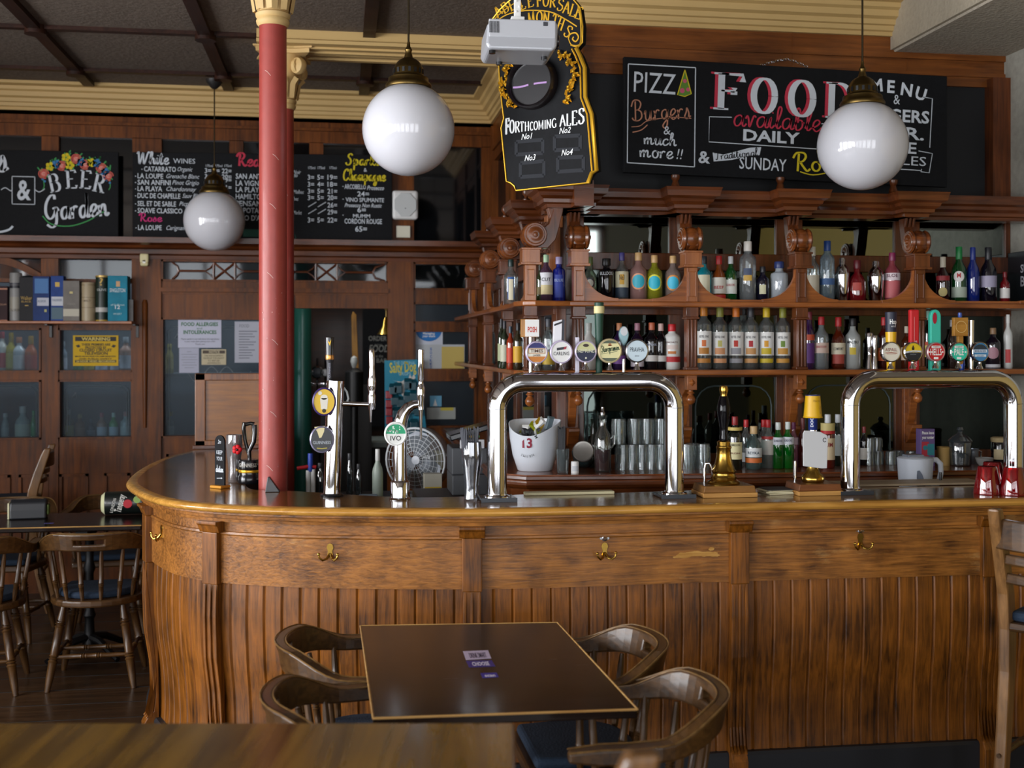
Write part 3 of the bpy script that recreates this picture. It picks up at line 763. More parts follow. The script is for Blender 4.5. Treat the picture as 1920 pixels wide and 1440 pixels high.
# small raised pilasters on the stiles, lower stage, with bracket blocks
for x in (1.13, 1.70, 2.275, 2.92):
    g = G()
    g.box(x-.035, x+.035, YM-.03, YM, 1.12, 1.56)
    g.prism([(YM-.03, 1.30), (YM-.10, 1.30), (YM-.10, 1.285), (YM-.075, 1.25), (YM-.06, 1.22), (YM-.03, 1.2)], x-.028, x+.028, 'YZ')
    g.prism([(YM-.03, 1.545), (YM-.16, 1.545), (YM-.14, 1.49), (YM-.075, 1.45), (YM-.055, 1.36), (YM-.03, 1.3)], x-.02, x+.02, 'YZ')
    B(g, 'stile_bracket', SHELFW, .003)
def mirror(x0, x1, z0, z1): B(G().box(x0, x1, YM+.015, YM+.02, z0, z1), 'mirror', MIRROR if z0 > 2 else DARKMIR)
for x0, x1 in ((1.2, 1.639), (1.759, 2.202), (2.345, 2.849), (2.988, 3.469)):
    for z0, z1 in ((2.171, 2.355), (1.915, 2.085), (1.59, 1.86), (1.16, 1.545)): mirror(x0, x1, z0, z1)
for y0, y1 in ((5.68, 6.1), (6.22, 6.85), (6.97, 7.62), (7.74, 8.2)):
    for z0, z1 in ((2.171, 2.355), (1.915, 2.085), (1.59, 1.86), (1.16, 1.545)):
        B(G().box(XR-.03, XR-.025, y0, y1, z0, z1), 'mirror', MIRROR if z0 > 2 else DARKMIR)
# arched beads on the lower mirrors
g = G()
for x0, x1 in ((1.2, 1.639), (1.759, 2.202), (2.345, 2.849)):
    r = .1; p = [(x0+.02, YM+.012, 1.16), (x0+.02, YM+.012, 1.4)]+[(x0+.02+r-r*math.cos(a), YM+.012, 1.4+r*math.sin(a)) for a in (.4, .8, 1.2, 1.57)]
    p += [(x1-.02-r+r*math.sin(a), YM+.012, 1.4+r*math.cos(a)) for a in (0, .4, .8, 1.2)]+[(x1-.02, YM+.012, 1.4), (x1-.02, YM+.012, 1.16)]
    g.tube(p, .004, 5)
B(g, 'etched_arch', mat('#4a5656', .5))
# shelves: an L in plan with a canted corner
for nm, z1, z0 in (('upper_shelf', 1.912, 1.887), ('lower_shelf', 1.59, 1.565)):
    poly = [(3.5, 5.205), (1.6, 5.212), (1.05, 5.205), (.88, 5.165), (.825, 5.19), (.80, 5.3), (.815, 5.5), (.815, 8.29), (XR, 8.29), (XR, YM), (3.5, YM)]
    B(G().prism(poly, z0, z1, 'XY'), nm, SHELFW, .006)
# counter of the back bar and the cupboards under it
path = [(.72, 8.2), (.71, 6.2), (.70, 5.45), (.735, 5.2), (.83, 5.11), (1.25, 5.075), (2.2, 5.03), (3.0, 5.0), (3.5, 4.99)]
B(G().prism(path+[(3.5, YB), (XR, YB), (XR, 8.2)], 1.09, 1.12, 'XY'), 'counter_top', wood('#4a2010', '#8a4a22', 'X', .2, .5), 0)
B(G().sweep(path, [(-.02, 1.118), (.006, 1.112), (.008, 1.1), (-.002, 1.092), (0, 1.084), (.004, 1.074), (-.006, 1.062), (-.016, 1.055), (-.04, 1.05), (-.05, 1.0), (-.06, 1.118)], smooth=False), 'counter_edge', MAHX)
B(G().prism(offs(path, -.06)+[(3.5, YB), (XR, YB), (XR, 8.2)], 0, 1.09, 'XY'), 'cupboard', MAH)
# posts
def post(M, face):
    g = G(); g.M = M; w = .026      # local: -y outwards, x along the shelf
    g.box(-w, w, -.025, .025, 1.912, 2.074)
    g.box(-.041, .041, -.045, .04, 2.078, 2.148).box(-.048, .048, -.052, .045, 2.074, 2.086).box(-.046, .046, -.05, .044, 2.142, 2.152)
    g.box(-w+.008, -w+.012, -.028, -.02, 1.935, 2.055).box(w-.012, w-.008, -.028, -.02, 1.935, 2.055).box(-w+.008, w-.008, -.028, -.02, 2.051, 2.055).box(-w+.008, w-.008, -.028, -.02, 1.935, 1.939)
    o = B(g, 'upper_post', wood('#6a3414', '#a8683a', 'Z', .3, .5) if face else MAH, .003)
    g = G(); g.M = M
    g.box(-w, w, -.022, .022, 1.59, 1.83).box(-w-.004, w+.004, -.028, .028, 1.84, 1.887).box(-w-.008, w+.008, -.032, .03, 1.83, 1.84).box(-w-.004, w+.004, -.028, .028, 1.59, 1.603)
    for k in (-.017, 0, .017): g.lathe([(.0065, 1.604), (.0065, 1.828)], 8, (k, -.022, 0))
    B(g, 'fluted_post', MAH, .002)
    g = G(); g.M = M
    g.box(-.024, .024, -.024, .024, 1.495, 1.565)
    g.add([(-.018, -.024, 1.53), (0, -.024, 1.512), (.018, -.024, 1.53), (0, -.024, 1.548), (0, -.034, 1.53)], [(0, 1, 4), (1, 2, 4), (2, 3, 4), (3, 0, 4)])
    g.lathe([(.012, 1.495), (.012, 1.487), (.02, 1.48), (.01, 1.474), (.016, 1.466), (.023, 1.452), (.02, 1.436), (.008, 1.426), (0, 1.424)], 14)
    B(g, 'pendant_drop', SHELFW, .002)
def console(M):
    """swan-neck bracket ending in a roundel; local -y outwards, x across"""
    g = G(); g.M = M
    pr = [(.05, 2.152), (-.02, 2.152), (-.055, 2.175), (-.06, 2.225), (-.03, 2.262), (.0, 2.262), (.03, 2.245), (.055, 2.265), (.075, 2.33), (.08, 2.41), (.13, 2.41), (.12, 2.32), (.1, 2.24), (.085, 2.19)]
    g.prism(pr, -.028, .028, 'YZ')
    for q in (-.02, 0, .02): g.prism([(.062, 2.29), (.045, 2.345), (.03, 2.40), (.09, 2.40), (.09, 2.29)], q-.006, q+.006, 'YZ')
    B(g, 'scroll_console', MAH, .003)
    g = G(); g.M = M
    g.lathe([(.0, -.047), (.052, -.047), (.057, -.038), (.05, -.026), (.056, -.013), (.056, .013), (.05, .026), (.057, .038), (.052, .047), (0, .047)], 24, (0, -.012, 2.212), 'X')
    for sg in (-1, 1):
        g.lathe([(.045, 0), (.042, .004), (.03, .003), (.024, .007), (.012, .006), (.01, .014), (0, .016)], 16, (sg*.047, -.012, 2.212), 'X') if sg > 0 else g.lathe([(.045, 0), (.042, -.004), (.03, -.003), (.024, -.007), (.012, -.006), (.01, -.014), (0, -.016)], 16, (-.047, -.012, 2.212), 'X')
    B(g, 'roundel', wood('#3a180a', '#84481f', 'X', .25, .5), .0)
def brk(M):
    g = G(); g.M = M
    CP = [(-.2, 2.335), (.0, 2.335), (.004, 2.35), (.02, 2.356), (.022, 2.372), (.04, 2.385), (.045, 2.40), (.065, 2.41), (.07, 2.435), (.075, 2.45), (-.2, 2.45)]
    g.sweep([(-.062, .12), (-.062, .01), (.062, .01), (.062, .12)], CP)
    B(g, 'cornice_break', MAHX)
for i, x in enumerate(POST):
    M = Matrix.Translation((x, YS, 0)); post(M, i < 2); console(Matrix.Translation((x, YS+.02, 0))); brk(Matrix.Translation((x, YS, 0)))
for i, y in enumerate(RPOST):
    M = Matrix.Translation((XS, y, 0)) @ Matrix.Rotation(-PI/2, 4, 'Z'); 
    post(M if i else Matrix.Translation((XS, y, 0)), i == 0)
    console(Matrix.Translation((XS+.02 if i else XS+.03, y, 0)) @ Matrix.Rotation(-PI/2, 4, 'Z')); brk(Matrix.Translation((XS+.06, y, 0)) @ Matrix.Rotation(-PI/2, 4, 'Z'))
    # finial knob on the cornice
    if i: B(G().lathe([(.018, 2.45), (.02, 2.47), (.008, 2.48), (.022, 2.5), (.02, 2.52), (0, 2.535)], 12, (XS+.1, y, 0)), 'finial', MAH)
# spandrels of the arcade along the upper shelf
def spandrel(M, s):
    g = G(); g.M = M
    p = [(0, 1.912), (0, 2.072)]+[(s*(.165-.165*math.cos(a)), 2.072-.145*math.sin(a)) for a in [PI/2*k/10 for k in range(1, 11)]]+[(s*.165, 1.912)]
    g.prism(p, -.012, .012, 'XZ'); B(g, 'spandrel', SHELFW, .002)
for x in POST:
    spandrel(Matrix.Translation((x+.026, YS, 0)), 1)
    if x > 1.2: spandrel(Matrix.Translation((x-.026, YS, 0)), -1)
spandrel(Matrix.Translation((3.49, YS, 0)), -1)
for i, y in enumerate(RPOST):
    R90 = Matrix.Rotation(-PI/2, 4, 'Z')
    if i: spandrel(Matrix.Translation((XS, y-.026, 0)) @ R90, 1)
    spandrel(Matrix.Translation((XS, y+.026, 0)) @ R90, -1)
g = G()
g.box(POST[0]+.15, 3.4, YS-.008, YS+.008, 1.912, 1.924)
B(g, 'gallery_rail', SHELFW)
# cornice
CP = [(-.1, 2.335), (.0, 2.335), (.004, 2.35), (.02, 2.356), (.022, 2.372), (.04, 2.385), (.045, 2.40), (.065, 2.41), (.07, 2.435), (.075, 2.45), (-.1, 2.45)]
B(G().sweep([(1.045, 8.29), (1.045, 5.42), (1.06, 5.37), (3.5, 5.37)], CP), 'cornice', MAHX)
B(G().box(1.0, 3.5, 5.38, YB, 2.40, 2.445).box(1.0, XR, 5.5, 8.29, 2.4, 2.445), 'cornice_board', MAHX)
# carved panel and pilaster at the corner
B(G().box(1.0, 1.06, 5.49, 5.55, 1.912, 2.34).box(.99, 1.07, 5.48, 5.56, 2.28, 2.34), 'corner_pilaster', wood('#6a3414', '#a8683a', 'Z', .3, .5), .004)
B(G().box(.93, 1.0, 5.43, 5.45, 2.15, 2.3), 'carved_panel', mat('#5a3018', .5, bump=1.0, bscale=130))
# small turned balusters on top of the cornice
for x in (1.641, 2.185, 2.79): B(G().lathe([(.026, 2.45), (.03, 2.46), (.016, 2.475), (.024, 2.49), (.014, 2.52), (.022, 2.535), (.022, 2.55)], 12, (x, 5.5, 0)), 'cornice_baluster', MAH)
# ================================================================ COLUMNS
RED = mat('#9a3c34', .45, 0, .1, .04, 30, .06)
def column(x, y, ztop, label):
    t = thing('iron_column', label, 'column', (x, y, 0))
    G().lathe([(.085, 0), (.085, .06), (.064, .1), (.062, .5), (.0605, 1.1), (.059, 1.9), (.0575, ztop)], 36).build('shaft', RED, t)
    g = G().lathe([(.06, ztop-.03), (.068, ztop-.02), (.071, ztop-.008), (.066, ztop+.004), (.072, ztop+.01), (.074, ztop+.022), (.066, ztop+.03), (.07, ztop+.1), (.085, ztop+.2), (.12, ztop+.29)], 32)
    for i in range(8):
        a = 2*PI*i/8
        g.at((0, 0, ztop+.03), rz=a)
        pts = [(.072, -.022, 0), (.072, .022, 0), (.086, .03, .08), (.11, .02, .12), (.125, .0, .105), (.11, -.02, .12), (.086, -.03, .08), (.098, 0, .08), (.085, 0, 0)]
        g.add(pts, [(8, 1, 2, 7), (0, 8, 7, 6), (7, 2, 3, 4), (6, 7, 4, 5)], True)
        if i % 2: 
            g.at((0, 0, ztop+.21), rz=a)
            g.lathe([(.045, -.012), (.045, .012), (.03, .016), (.018, .012), (.01, .02), (0, .02)], 14, (.12, 0, 0), 'X')
            g.lathe([(.045, -.02), (.05, 0), (.045, .02), (.02, .03), (0, .03)], 16, (.125, 0, .0), 'Y'); g.lathe([(.012, .03), (.012, .04), (0, .04)], 10, (.125, 0, 0), 'Y')
    g.off()
    g.prism([(-.15, -.15), (-.05, -.125), (.05, -.125), (.15, -.15), (.125, -.05), (.125, .05), (.15, .15), (.05, .125), (-.05, .125), (-.15, .15), (-.125, .05), (-.125, -.05)], ztop+.275, ztop+.3, 'XY')
    g.prism([(-.165, -.165), (-.05, -.14), (.05, -.14), (.165, -.165), (.14, -.05), (.14, .05), (.165, .165), (.05, .14), (-.05, .14), (-.165, .165), (-.14, .05), (-.14, -.05)], ztop+.3, 3.42, 'XY')
    g.build('capital', mat('#cfae74', .6, bump=.1, bscale=40), t)
    # chips and scratches in the red paint
    sc = Sheet(); rnd = random.Random(int(abs(x)*1000))
    for k in range(7):
        z = 1.2+k*.27+rnd.uniform(-.05, .05); u = rnd.uniform(-.03, .01)
        sc.stroke([(u, z), (u+.012, z-.008), (u+.026, z-.024)], .0016)
    for k in range(26): sc.disc(rnd.uniform(-.08, .07), rnd.uniform(1.12, 2.0), rnd.uniform(.0008, .0022), 6)
    sc.build(mat('#d8c0b4', .6), t, name='paint_chips', cyl=(.0622, -PI/2-.1))
    return t
column(-.286, 4.997, 3.095, 'red painted iron column with cream capital rising beside the counter, the front one of two')
column(-.328, 6.813, 3.11, 'red iron column mostly hidden behind the nearer red column, ornate cream capital under the beam')

# ================================================================ GLOBE LAMPS
OPAL = mat('#d4d4da', .12, 0, .5, spec=.5)
nt = OPAL.node_tree; nt.nodes['Principled BSDF'].inputs['Subsurface Weight'].default_value = .0
def globe(px, py, rpx, lab, top=None):
    Z = .2*F/rpx
    p = ray(px, py)*Z+Vector((0, 0, EYE))
    t = thing('globe_lamp', lab, 'pendant lamp', p, 0, 'opal globe pendant lamps')
    r = .2
    G().lathe([(.0001, -r)]+[(r*math.sin(a), -r*math.cos(a)) for a in [PI*k/28 for k in range(1, 26)]]+[(.075, r*.935), (.075, r*.97)], 48, cap=False).build('globe', OPAL, t)
    g = G().lathe([(.088, .176), (.098, .18), (.1, .19), (.094, .2), (.088, .206), (.086, .222), (.07, .228), (.066, .236), (.066, .262), (.062, .268), (.05, .29), (.036, .302), (.02, .31), (.016, .325), (.013, .335), (.016, .345), (.008, .36), (.006, .38)], 28)
    g.build('gallery', OLDBRASS, t)
    g = G()
    for i in range(16):
        a = 2*PI*i/16; g.at((0, 0, .249), rz=a); g.cbox((.0665, 0, 0), (.003, .011, .02))
    g.build('vent_slots', BLACK, t)
    G().cyl((0, 0, .37), .0045, ZC-p.z-.37-.03, 10).build('rod', mat('#3a3020', .4, .8), t)
    G().lathe([(.012, ZC-p.z-.09), (.02, ZC-p.z-.085), (.055, ZC-p.z-.05), (.06, ZC-p.z-.0305)], 16).build('ceiling_rose', mat('#1c1a1a', .5), t)
    return t
globe(766, 243, 86.5, 'large white opal globe lamp hanging beside the tilted black ale sign')
globe(1617, 273, 83, 'large white opal globe lamp hanging in front of the food blackboard')
globe(402, 414, 56.5, 'small-looking distant white opal globe lamp hanging before the wine list blackboard')

# ================================================================ BLACKBOARDS ON THE FAR WALL
PALE = mat('#cfd6de', .8); PINK = mat('#d0307a', .8); YEL = mat('#d8c41e', .8); REDP = mat('#c03048', .8); GRN = mat('#3f9a52', .8); ORG = mat('#c98a6a', .8); BLU = mat('#3a78b0', .8)
YBD = YF-.06
def board(name, label, cat, x0, x1, y0, y1, y, th=.02, m=BOARD, skew=None):
    c = PY((x0+x1)/2, y1, y)
    t = thing(name, label, cat, (c.x, y, c.z))
    pts = [(x0, y0), (x1, y0), (x1, y1), (x0, y1)] if skew is None else skew
    W_ = [PY(a, b, y) for a, b in pts]
    G().prism([(w.x-c.x, w.z-c.z) for w in W_], 0, th, 'XZ').build('board', m, t, .003)
    return t, (c.x, c.z)
t, o = board('chalkboard', 'black beer garden chalkboard with painted roses at far left above the ledge', 'chalkboard', -150, 222, 284, 443, YBD, skew=[(-150, 278), (222, 285), (222, 444), (-150, 443)])
s = PSheet(YBD, o)
for ch, px, py, r in (('B', 95, 361, .22), ('E', 124, 353, .07), ('E', 149, 352, -.07), ('R', 173, 357, -.2)):
    x, z = s.c(px, py); s.letters(ch, x, z, .12, 'SERIF', .15, .05, w=.076, rot=r)
s.l('Garden', 84, 414, 46, 122, font='SCRIPT', wd=.11, thin=.05, rot=.1)
s.l('s', -6, 322, 56, 22, font='SCRIPT', wd=.11, thin=.06)
s.t('&', 32, 374, 36, 26, bold=.02)
x0, z1 = s.c(22, 330); x1, z0 = s.c(66, 384)
s.frame(x0, x1, z0, z1, .005)
s.st([(2, 356), (10, 352), (20, 358), (22, 356)], 1.5); s.st([(66, 356), (74, 360), (84, 354)], 1.5)
s.st([(-10, 436), (6, 434), (18, 430), (24, 424)], 4)
s.build(PALE, t, -.001)
s = PSheet(YBD, o); s.st([(80, 405), (96, 420), (130, 424), (165, 414), (196, 396)], 2); 
rnd = random.Random(3)
fl = [(82, 326, 0), (94, 312, 2), (106, 308, 1), (116, 311, 0), (124, 295, 2), (131, 310, 2), (143, 298, 0), (152, 304, 1), (160, 309, 0), (171, 305, 2), (181, 306, 1), (190, 315, 0), (197, 322, 1), (203, 330, 0)]
for px, py, k in fl:
    for q in range(4): s.st([(px+rnd.uniform(-10, 10), py+rnd.uniform(4, 9)), (px+rnd.uniform(-12, 12), py-rnd.uniform(8, 13))], 2.2, sm=False)
for px in (80, 204): s.st([(px, 330), (px+3, 348), (px, 356)], 1.5)
s.build(GRN, t, -.001)
for k, m_ in ((0, mat('#c85a50', .8)), (1, BLU), (2, YEL)):
    s = PSheet(YBD, o)
    for px, py, kk in fl:
        if kk == k:
            x, z = s.c(px, py); q = MPP(px, YBD)
            if k == 0: s.disc(x, z, 7*q, 12); s.stroke(arcp(x, z, 9*q, 8.5*q, 0, 300), 2*q)
            else:
                for i in range(5): s.disc(x+5*q*math.cos(i*1.257), z+5*q*math.sin(i*1.257), 3.6*q, 8)
    if k == 1:
        for px, py in ((80, 336), (84, 340), (200, 338), (206, 343), (196, 333)):
            x, z = s.c(px, py); s.disc(x, z, .008, 7)
    s.build(m_, t, -.0015, 'painted_flowers')
s = PSheet(YBD, o)
for px, py, kk in fl:
    if kk == 0:
        x, z = s.c(px, py); s.stroke(arcp(x, z, .011, .01, 20, 330), .004); s.disc(x, z, .004, 6)
s.build(mat('#e8b0a0', .8), t, -.002, 'painted_flowers')

t, o = board('chalkboard', 'long black wine list chalkboard behind the red columns, white lettering', 'chalkboard', 248, 735, 284, 455, YBD, skew=[(248, 285), (735, 291), (735, 456), (248, 448)])
s = PSheet(YBD, o)
s.l('White', 257, 307, 23, 60, font='SCRIPT', wd=.13, thin=.07)
s.t('WINES', 325, 306, 9, 41)
LN = [(270, 321, 'CATARRATO', 60, 'Organic', 333, 28), (258, 334, 'LA LOUPE', 48, 'Grenache Blanc', 312, 62), (258, 346, 'SAN ANFINI', 62, 'Pinot Grigio', 323, 50), (258, 358, 'LA PLAYA', 46, 'Chardonnay', 312, 56), (258, 371, 'DUC DE CHAPELLE', 80, 'Sauv Blanc', 342, 40), (258, 386, 'SEL ET DE SABLE', 72, 'Picpoul', 336, 32), (258, 399, 'SOAVE CLASSICO', 84, '', 0, 0), (259, 431, 'LA LOUPE', 44, 'Carignan', 312, 34)]
for px, py, a, w, b, bx_, bw in LN:
    s.t(a, px, py, 9, w, bold=.012); s.t('.', px-5, py-3, 9, 2.5)
    if b: s.t(b, bx_, py, 8, bw, shear=.35)
RD = [(335, 'SAN ANTINI', 62), (348, 'LA VIGNETTE', 70), (360, 'LA PLAYA', 52), (373, 'HAMILTON', 56), (386, 'PENSAN', 48), (399, 'LE POTAGER', 64), (413, 'PICO D\'AQUI', 66)]
for py, a, w in RD: s.t(a, 442, py, 9.5, w, bold=.012)
for py, a in ((329, '3= 5= 22='), (340, '3= 4= 20='), (346, '3=      19='), (360, '3= 5= 21=')): s.t(a, 384, py-5, 8.5, 50, bold=.01)
for px in (386, 404, 421): s.t('175ml', px, 313, 4.5, 13)
for py, a, b, c in ((337, '3=', '5=', '19='), (350, '3=', '4=', '18='), (363, '3=', '5=', '21='), (375, '3=', '5=', '20='), (389, '', '', '26='), (402, '', '', '29='), (417, '3=', '5=', '22=')):
    for tx, px, w in ((a, 577, 12), (b, 595, 12), (c, 614, 18)):
        if tx: s.t(tx, px, py, 9, w, bold=.012)
    if not a:
        for px in (578, 596): s.st([(px, py-1), (px+15, py-10)], 1.3, sm=False)
for px in (578, 596, 618): s.t('175ml', px, 317, 5, 13)
for py, a, w in ((326, 'Noir', 14), (332, 'do', 8), (363, 'Malbec', 20), (376, 'bec', 10), (402, 'Merlot', 16)): s.t(a, 550, py, 7, w, shear=.3)
for px, py, a, w, h, sh in ((646, 354, 'ARCOBELLO', 40, 8.5, 0), (688, 356, 'Prosecco', 32, 8, .35), (670, 368, '24=', 22, 9, 0), (648, 378, 'VINO SPUMANTE', 72, 7.5, 0), (646, 388, 'Prosecco Non Rustic', 70, 7, .35), (670, 398, '6=', 16, 9, 0), (662, 408, 'MUMM', 32, 6.5, 0), (646, 419, 'CORDON ROUGE', 70, 9, 0), (666, 434, '65=', 22, 9.5, 0)):
    s.t(a, px, py, h, w, shear=sh, bold=.012)
s.t('&', 682, 322, 7, 6)
for py in (350, 374, 404): s.t('.', 642, py, 8, 2.5)
s.build(PALE, t, -.001)
s = PSheet(YBD, o); s.l('Red', 443, 311, 24, 46, font='SCRIPT', wd=.17, thin=.08); s.build(REDP, t, -.001)
s = PSheet(YBD, o); s.l('Rose', 260, 415, 15, 44, font='SCRIPT', wd=.16, thin=.08); s.build(PINK, t, -.001)
s = PSheet(YBD, o); s.l('Sparkling', 648, 309, 21, 92, font='SCRIPT', wd=.15, thin=.07); s.l('Champagne', 643, 338, 21, 80, font='SCRIPT', wd=.14, thin=.07); s.build(YEL, t, -.001)
s = PSheet(YBD, o); a = s.c(456, 444); b = s.c(487, 430); s.rect(a[0], b[0], a[1], b[1]); s.t(')', 552, 449, 10, 3); s.build(mat('#11493a', .7), t, -.001, 'green_patch')

# white wall speaker, switch and sensor
p = PY(759, 413, YF)
t = thing('wall_speaker', 'square white wall speaker on the post under the central globe lamp', 'speaker', (p.x, YF, p.z))
q = MPP(759, YF); w = 24*q; h = 54*q
G().box(-w, w, -.07, -.0, 0, h).build('cabinet', WHITE, t, .02)
G().prism([(w*.92*math.cos(PI/8+k*PI/4), h/2+w*.98*math.sin(PI/8+k*PI/4)) for k in range(8)], -.078, -.068, 'XZ').build('octagonal_grille', mat('#cfd2d2', .6, bump=.3, bscale=500), t, .004)
G().cyl((0, -.078, h*.37), .004, .004, 8, 'Y').build('badge', BLACK, t)
p = PY(756, 446, YF)
tag(G().at((p.x, YF-.0, p.z)).box(-.05, .05, -.025, 0, 0, .085).build('switch_box', mat('#ddd8c4', .5), None, .004), 'small cream switch box on the post just below the white wall speaker', 'switch')
p = PY(273, 500, YF)
t = thing('alarm_sensor', 'small cream alarm sensor high on the brown post above the whisky boxes', 'sensor', (p.x, YF-.025, p.z))
G().box(-.03, .03, -.04, 0, .02, .088).box(-.028, .028, -.036, 0, 0, .03).build('housing', mat('#d6cc9c', .45), t, .012)
G().cyl((0, -.037, .03), .012, .003, 12, 'Y').build('lens', mat('#eeeadc', .3), t)

# ================================================================ FOOD BOARD
YW = 5.5
t, o = board('menu_board', 'large black food blackboard hung by a chain above the back bar', 'menu board', 1170, 1775, 108, 350, YW, .03, skew=[(1170, 106), (1776, 143), (1776, 351), (1170, 323)])
RT = -.036
s = PSheet(YW, o)
def quad(P, w=2): s.st([P[0], P[1]], w, sm=False); s.st([P[1], P[2]], w, sm=False); s.st([P[2], P[3]], w, sm=False); s.st([P[3], P[0]], w, sm=False)
quad([(1178, 120), (1304, 127), (1302, 313), (1176, 305)])
s.t('PIZZ', 1188, 172, 38, 78, rot=RT); s.t('&', 1244, 252, 16, 13, rot=RT)
s.l('much', 1206, 270, 24, 62, font='SCRIPT', wd=.12, thin=.08, rot=RT); s.l('more', 1198, 294, 26, 64, font='SCRIPT', wd=.12, thin=.08, rot=RT); s.t('!!', 1268, 298, 19, 12, shear=.2, rot=RT)
FD = [('F', 1334, 203, 66, 58), ('O', 1404, 210, 64, 50), ('O', 1474, 216, 66, 52), ('D', 1544, 219, 64, 56)]
for ch, px, py, h, w in FD: s.l(ch, px+4, py, h, w, wd=.2, thin=.045, rot=RT)
s.t('DAILY', 1393, 263, 20, 106, bold=.03, rot=RT)
s.st([(1372, 220), (1330, 219), (1329, 266), (1540, 280)], 1.6, sm=False); s.st([(1540, 232), (1600, 235), (1600, 283)], 1.6, sm=False)
s.t('&', 1309, 305, 22, 22, bold=.02, rot=RT); s.t('SUNDAY', 1386, 316, 22, 88, rot=RT, bold=.008)
for ch, px, py, r in (('M', 1634, 172, .1), ('E', 1663, 173, -.05), ('N', 1688, 177, -.15), ('U', 1714, 183, -.3)):
    x, z = s.c(px, py); s.text(ch, x, z, .06, bold=.03, rot=r)
s.t('&', 1675, 195, 18, 12, rot=RT); s.t('BURGERS', 1604, 222, 22, 138, bold=.025, rot=RT); s.t('BAR.', 1640, 257, 22, 92, bold=.02, rot=RT); s.t('THE', 1650, 284, 20, 68, bold=.02, rot=RT); s.t('TABLES', 1630, 305, 17, 106, rot=RT)
s.st([(1730, 182), (1748, 185), (1743, 277)], 1.6, sm=False)
s.st([(1600, 312), (1660, 316), (1700, 318), (1728, 320)], 1.6); s.st([(1722, 283), (1748, 288), (1742, 324), (1726, 322), (1728, 317)], 1.6, sm=False)
s.poly([s.c(*p) for p in ((1336, 286), (1356, 290), (1380, 284), (1406, 277), (1427, 276), (1424, 291), (1400, 293), (1372, 300), (1338, 303))])
s.build(PALE, t, -.0015)
s = PSheet(YW, o); s.l('Traditional', 1341, 300, 15, 80, font='SCRIPT', wd=.12, thin=.07, rot=.12); s.build(BOARD, t, -.0025)
s = PSheet(YW, o)
for ch, px, py, h, w in FD: s.l(ch, px-2, py-1, h, w, wd=.2, thin=.045, rot=RT)
s.l('available', 1374, 236, 42, 166, font='SCRIPT', wd=.08, thin=.05, rot=RT); s.build(mat('#c43048', .8), t, -.0008)
s = PSheet(YW, o); s.l('Burgers', 1184, 227, 38, 112, font='SCRIPT', wd=.07, thin=.05, rot=.07); s.st([(1184, 238), (1200, 236), (1216, 226), (1260, 220), (1296, 222)], 1.5); s.st([(1186, 248), (1202, 244), (1214, 234)], 2); s.build(mat('#c08468', .8), t, -.001)
s = PSheet(YW, o); s.l('Roast', 1486, 321, 34, 112, font='SCRIPT', wd=.13, thin=.08, rot=.03); s.st([(1500, 322), (1525, 328), (1560, 322)], 2); s.build(YEL, t, -.001)
s = PSheet(YW, o); s.poly([s.c(*p) for p in ((1284, 131), (1296, 176), (1284, 181), (1270, 178))]); s.build(mat('#5f8a30', .8), t, -.001, 'pizza_slice')
s = PSheet(YW, o)
for px, py, r in ((1284, 152, 4), (1279, 170, 5), (1290, 168, 4)): x, z = s.c(px, py); s.disc(x, z, r*.0026, 8)
s.build(mat('#d05a78', .8), t, -.0016, 'pizza_slice')
s = PSheet(YW, o); s.st([(1284, 131), (1296, 176), (1284, 181), (1270, 178), (1284, 131)], 2, sm=False); s.build(YEL, t, -.002, 'pizza_slice')
g = G(); ch = [(1428, 122), (1445, 117), (1462, 113), (1476, 111), (1490, 115), (1504, 121), (1516, 127)]
for i in range(len(ch)-1):
    for k in range(3):
        f = k/3; a = PY(ch[i][0]+(ch[i+1][0]-ch[i][0])*f, ch[i][1]+(ch[i+1][1]-ch[i][1])*f, YW+.02)
        g.at((a.x-o[0], .02, a.z-o[1]), rx=PI/2*(k % 2), ry=.3).tube([(.008*math.cos(q), 0, .005*math.sin(q)) for q in [2*PI*j/8 for j in range(8)]], .0016, 5, True)
g.build('chain', STEEL, t)

# ================================================================ TILTED ALE SIGN
Zs = 4.85; CEN = ray(1028, 200)*Zs+Vector((0, 0, EYE))
ANG = -math.radians(8.5+33)
UX = Vector((math.cos(ANG), math.sin(ANG), 0)); NX = Vector((UX.y, -UX.x, 0))   # NX faces the room
t = thing('ale_sign', 'tall tilted black and gold ale sign with gilt wreath hanging under the ceiling', 'sign', (CEN.x, CEN.y, 2.4), ANG)
def sp(px, py):
    d = ray(px, py); P = Vector((0, 0, EYE)); k = (CEN-P).dot(NX)/d.dot(NX); p = P+d*k
    return ((p-CEN).dot(UX), p.z-2.4)
OL = [(968, 357), (965, 349), (958, 343), (950, 340), (940, 240), (945, 222), (940, 180), (937, 148), (936, 125), (930, 112), (921, 100), (914, 78), (913, 55), (921, 40), (938, 18), (962, -4), (1000, -22), (1040, -22), (1070, -8), (1088, 14), (1093, 50), (1092, 80), (1082, 92), (1090, 104), (1099, 127), (1100, 160), (1100, 182), (1104, 198), (1112, 214), (1121, 320), (1112, 324), (1105, 333), (1104, 343)]
OL = [sp(*p) for p in OL]
G().prism(OL, 0, .03, 'XZ').build('board', BOARD, t)
G().tube([(p[0], -.002, p[1]) for p in OL], .0035, 6, True).build('gold_rim', GOLD, t)
g = G(); R_ = [sp(*p) for p in ((1083, 90), (1090, 104), (1099, 127), (1100, 182), (1112, 214), (1121, 320), (1112, 324), (1105, 343))]
g.tube([(p[0]-.004, -.004, p[1]) for p in R_], .009, 8); g.tube([(p[0]-.026, -.002, p[1]) for p in R_[:6]], .004, 6); g.build('gold_moulding', GOLD, t)
def sq(px): return (sp(px+1, 200)[0]-sp(px, 200)[0])
s = Sheet()
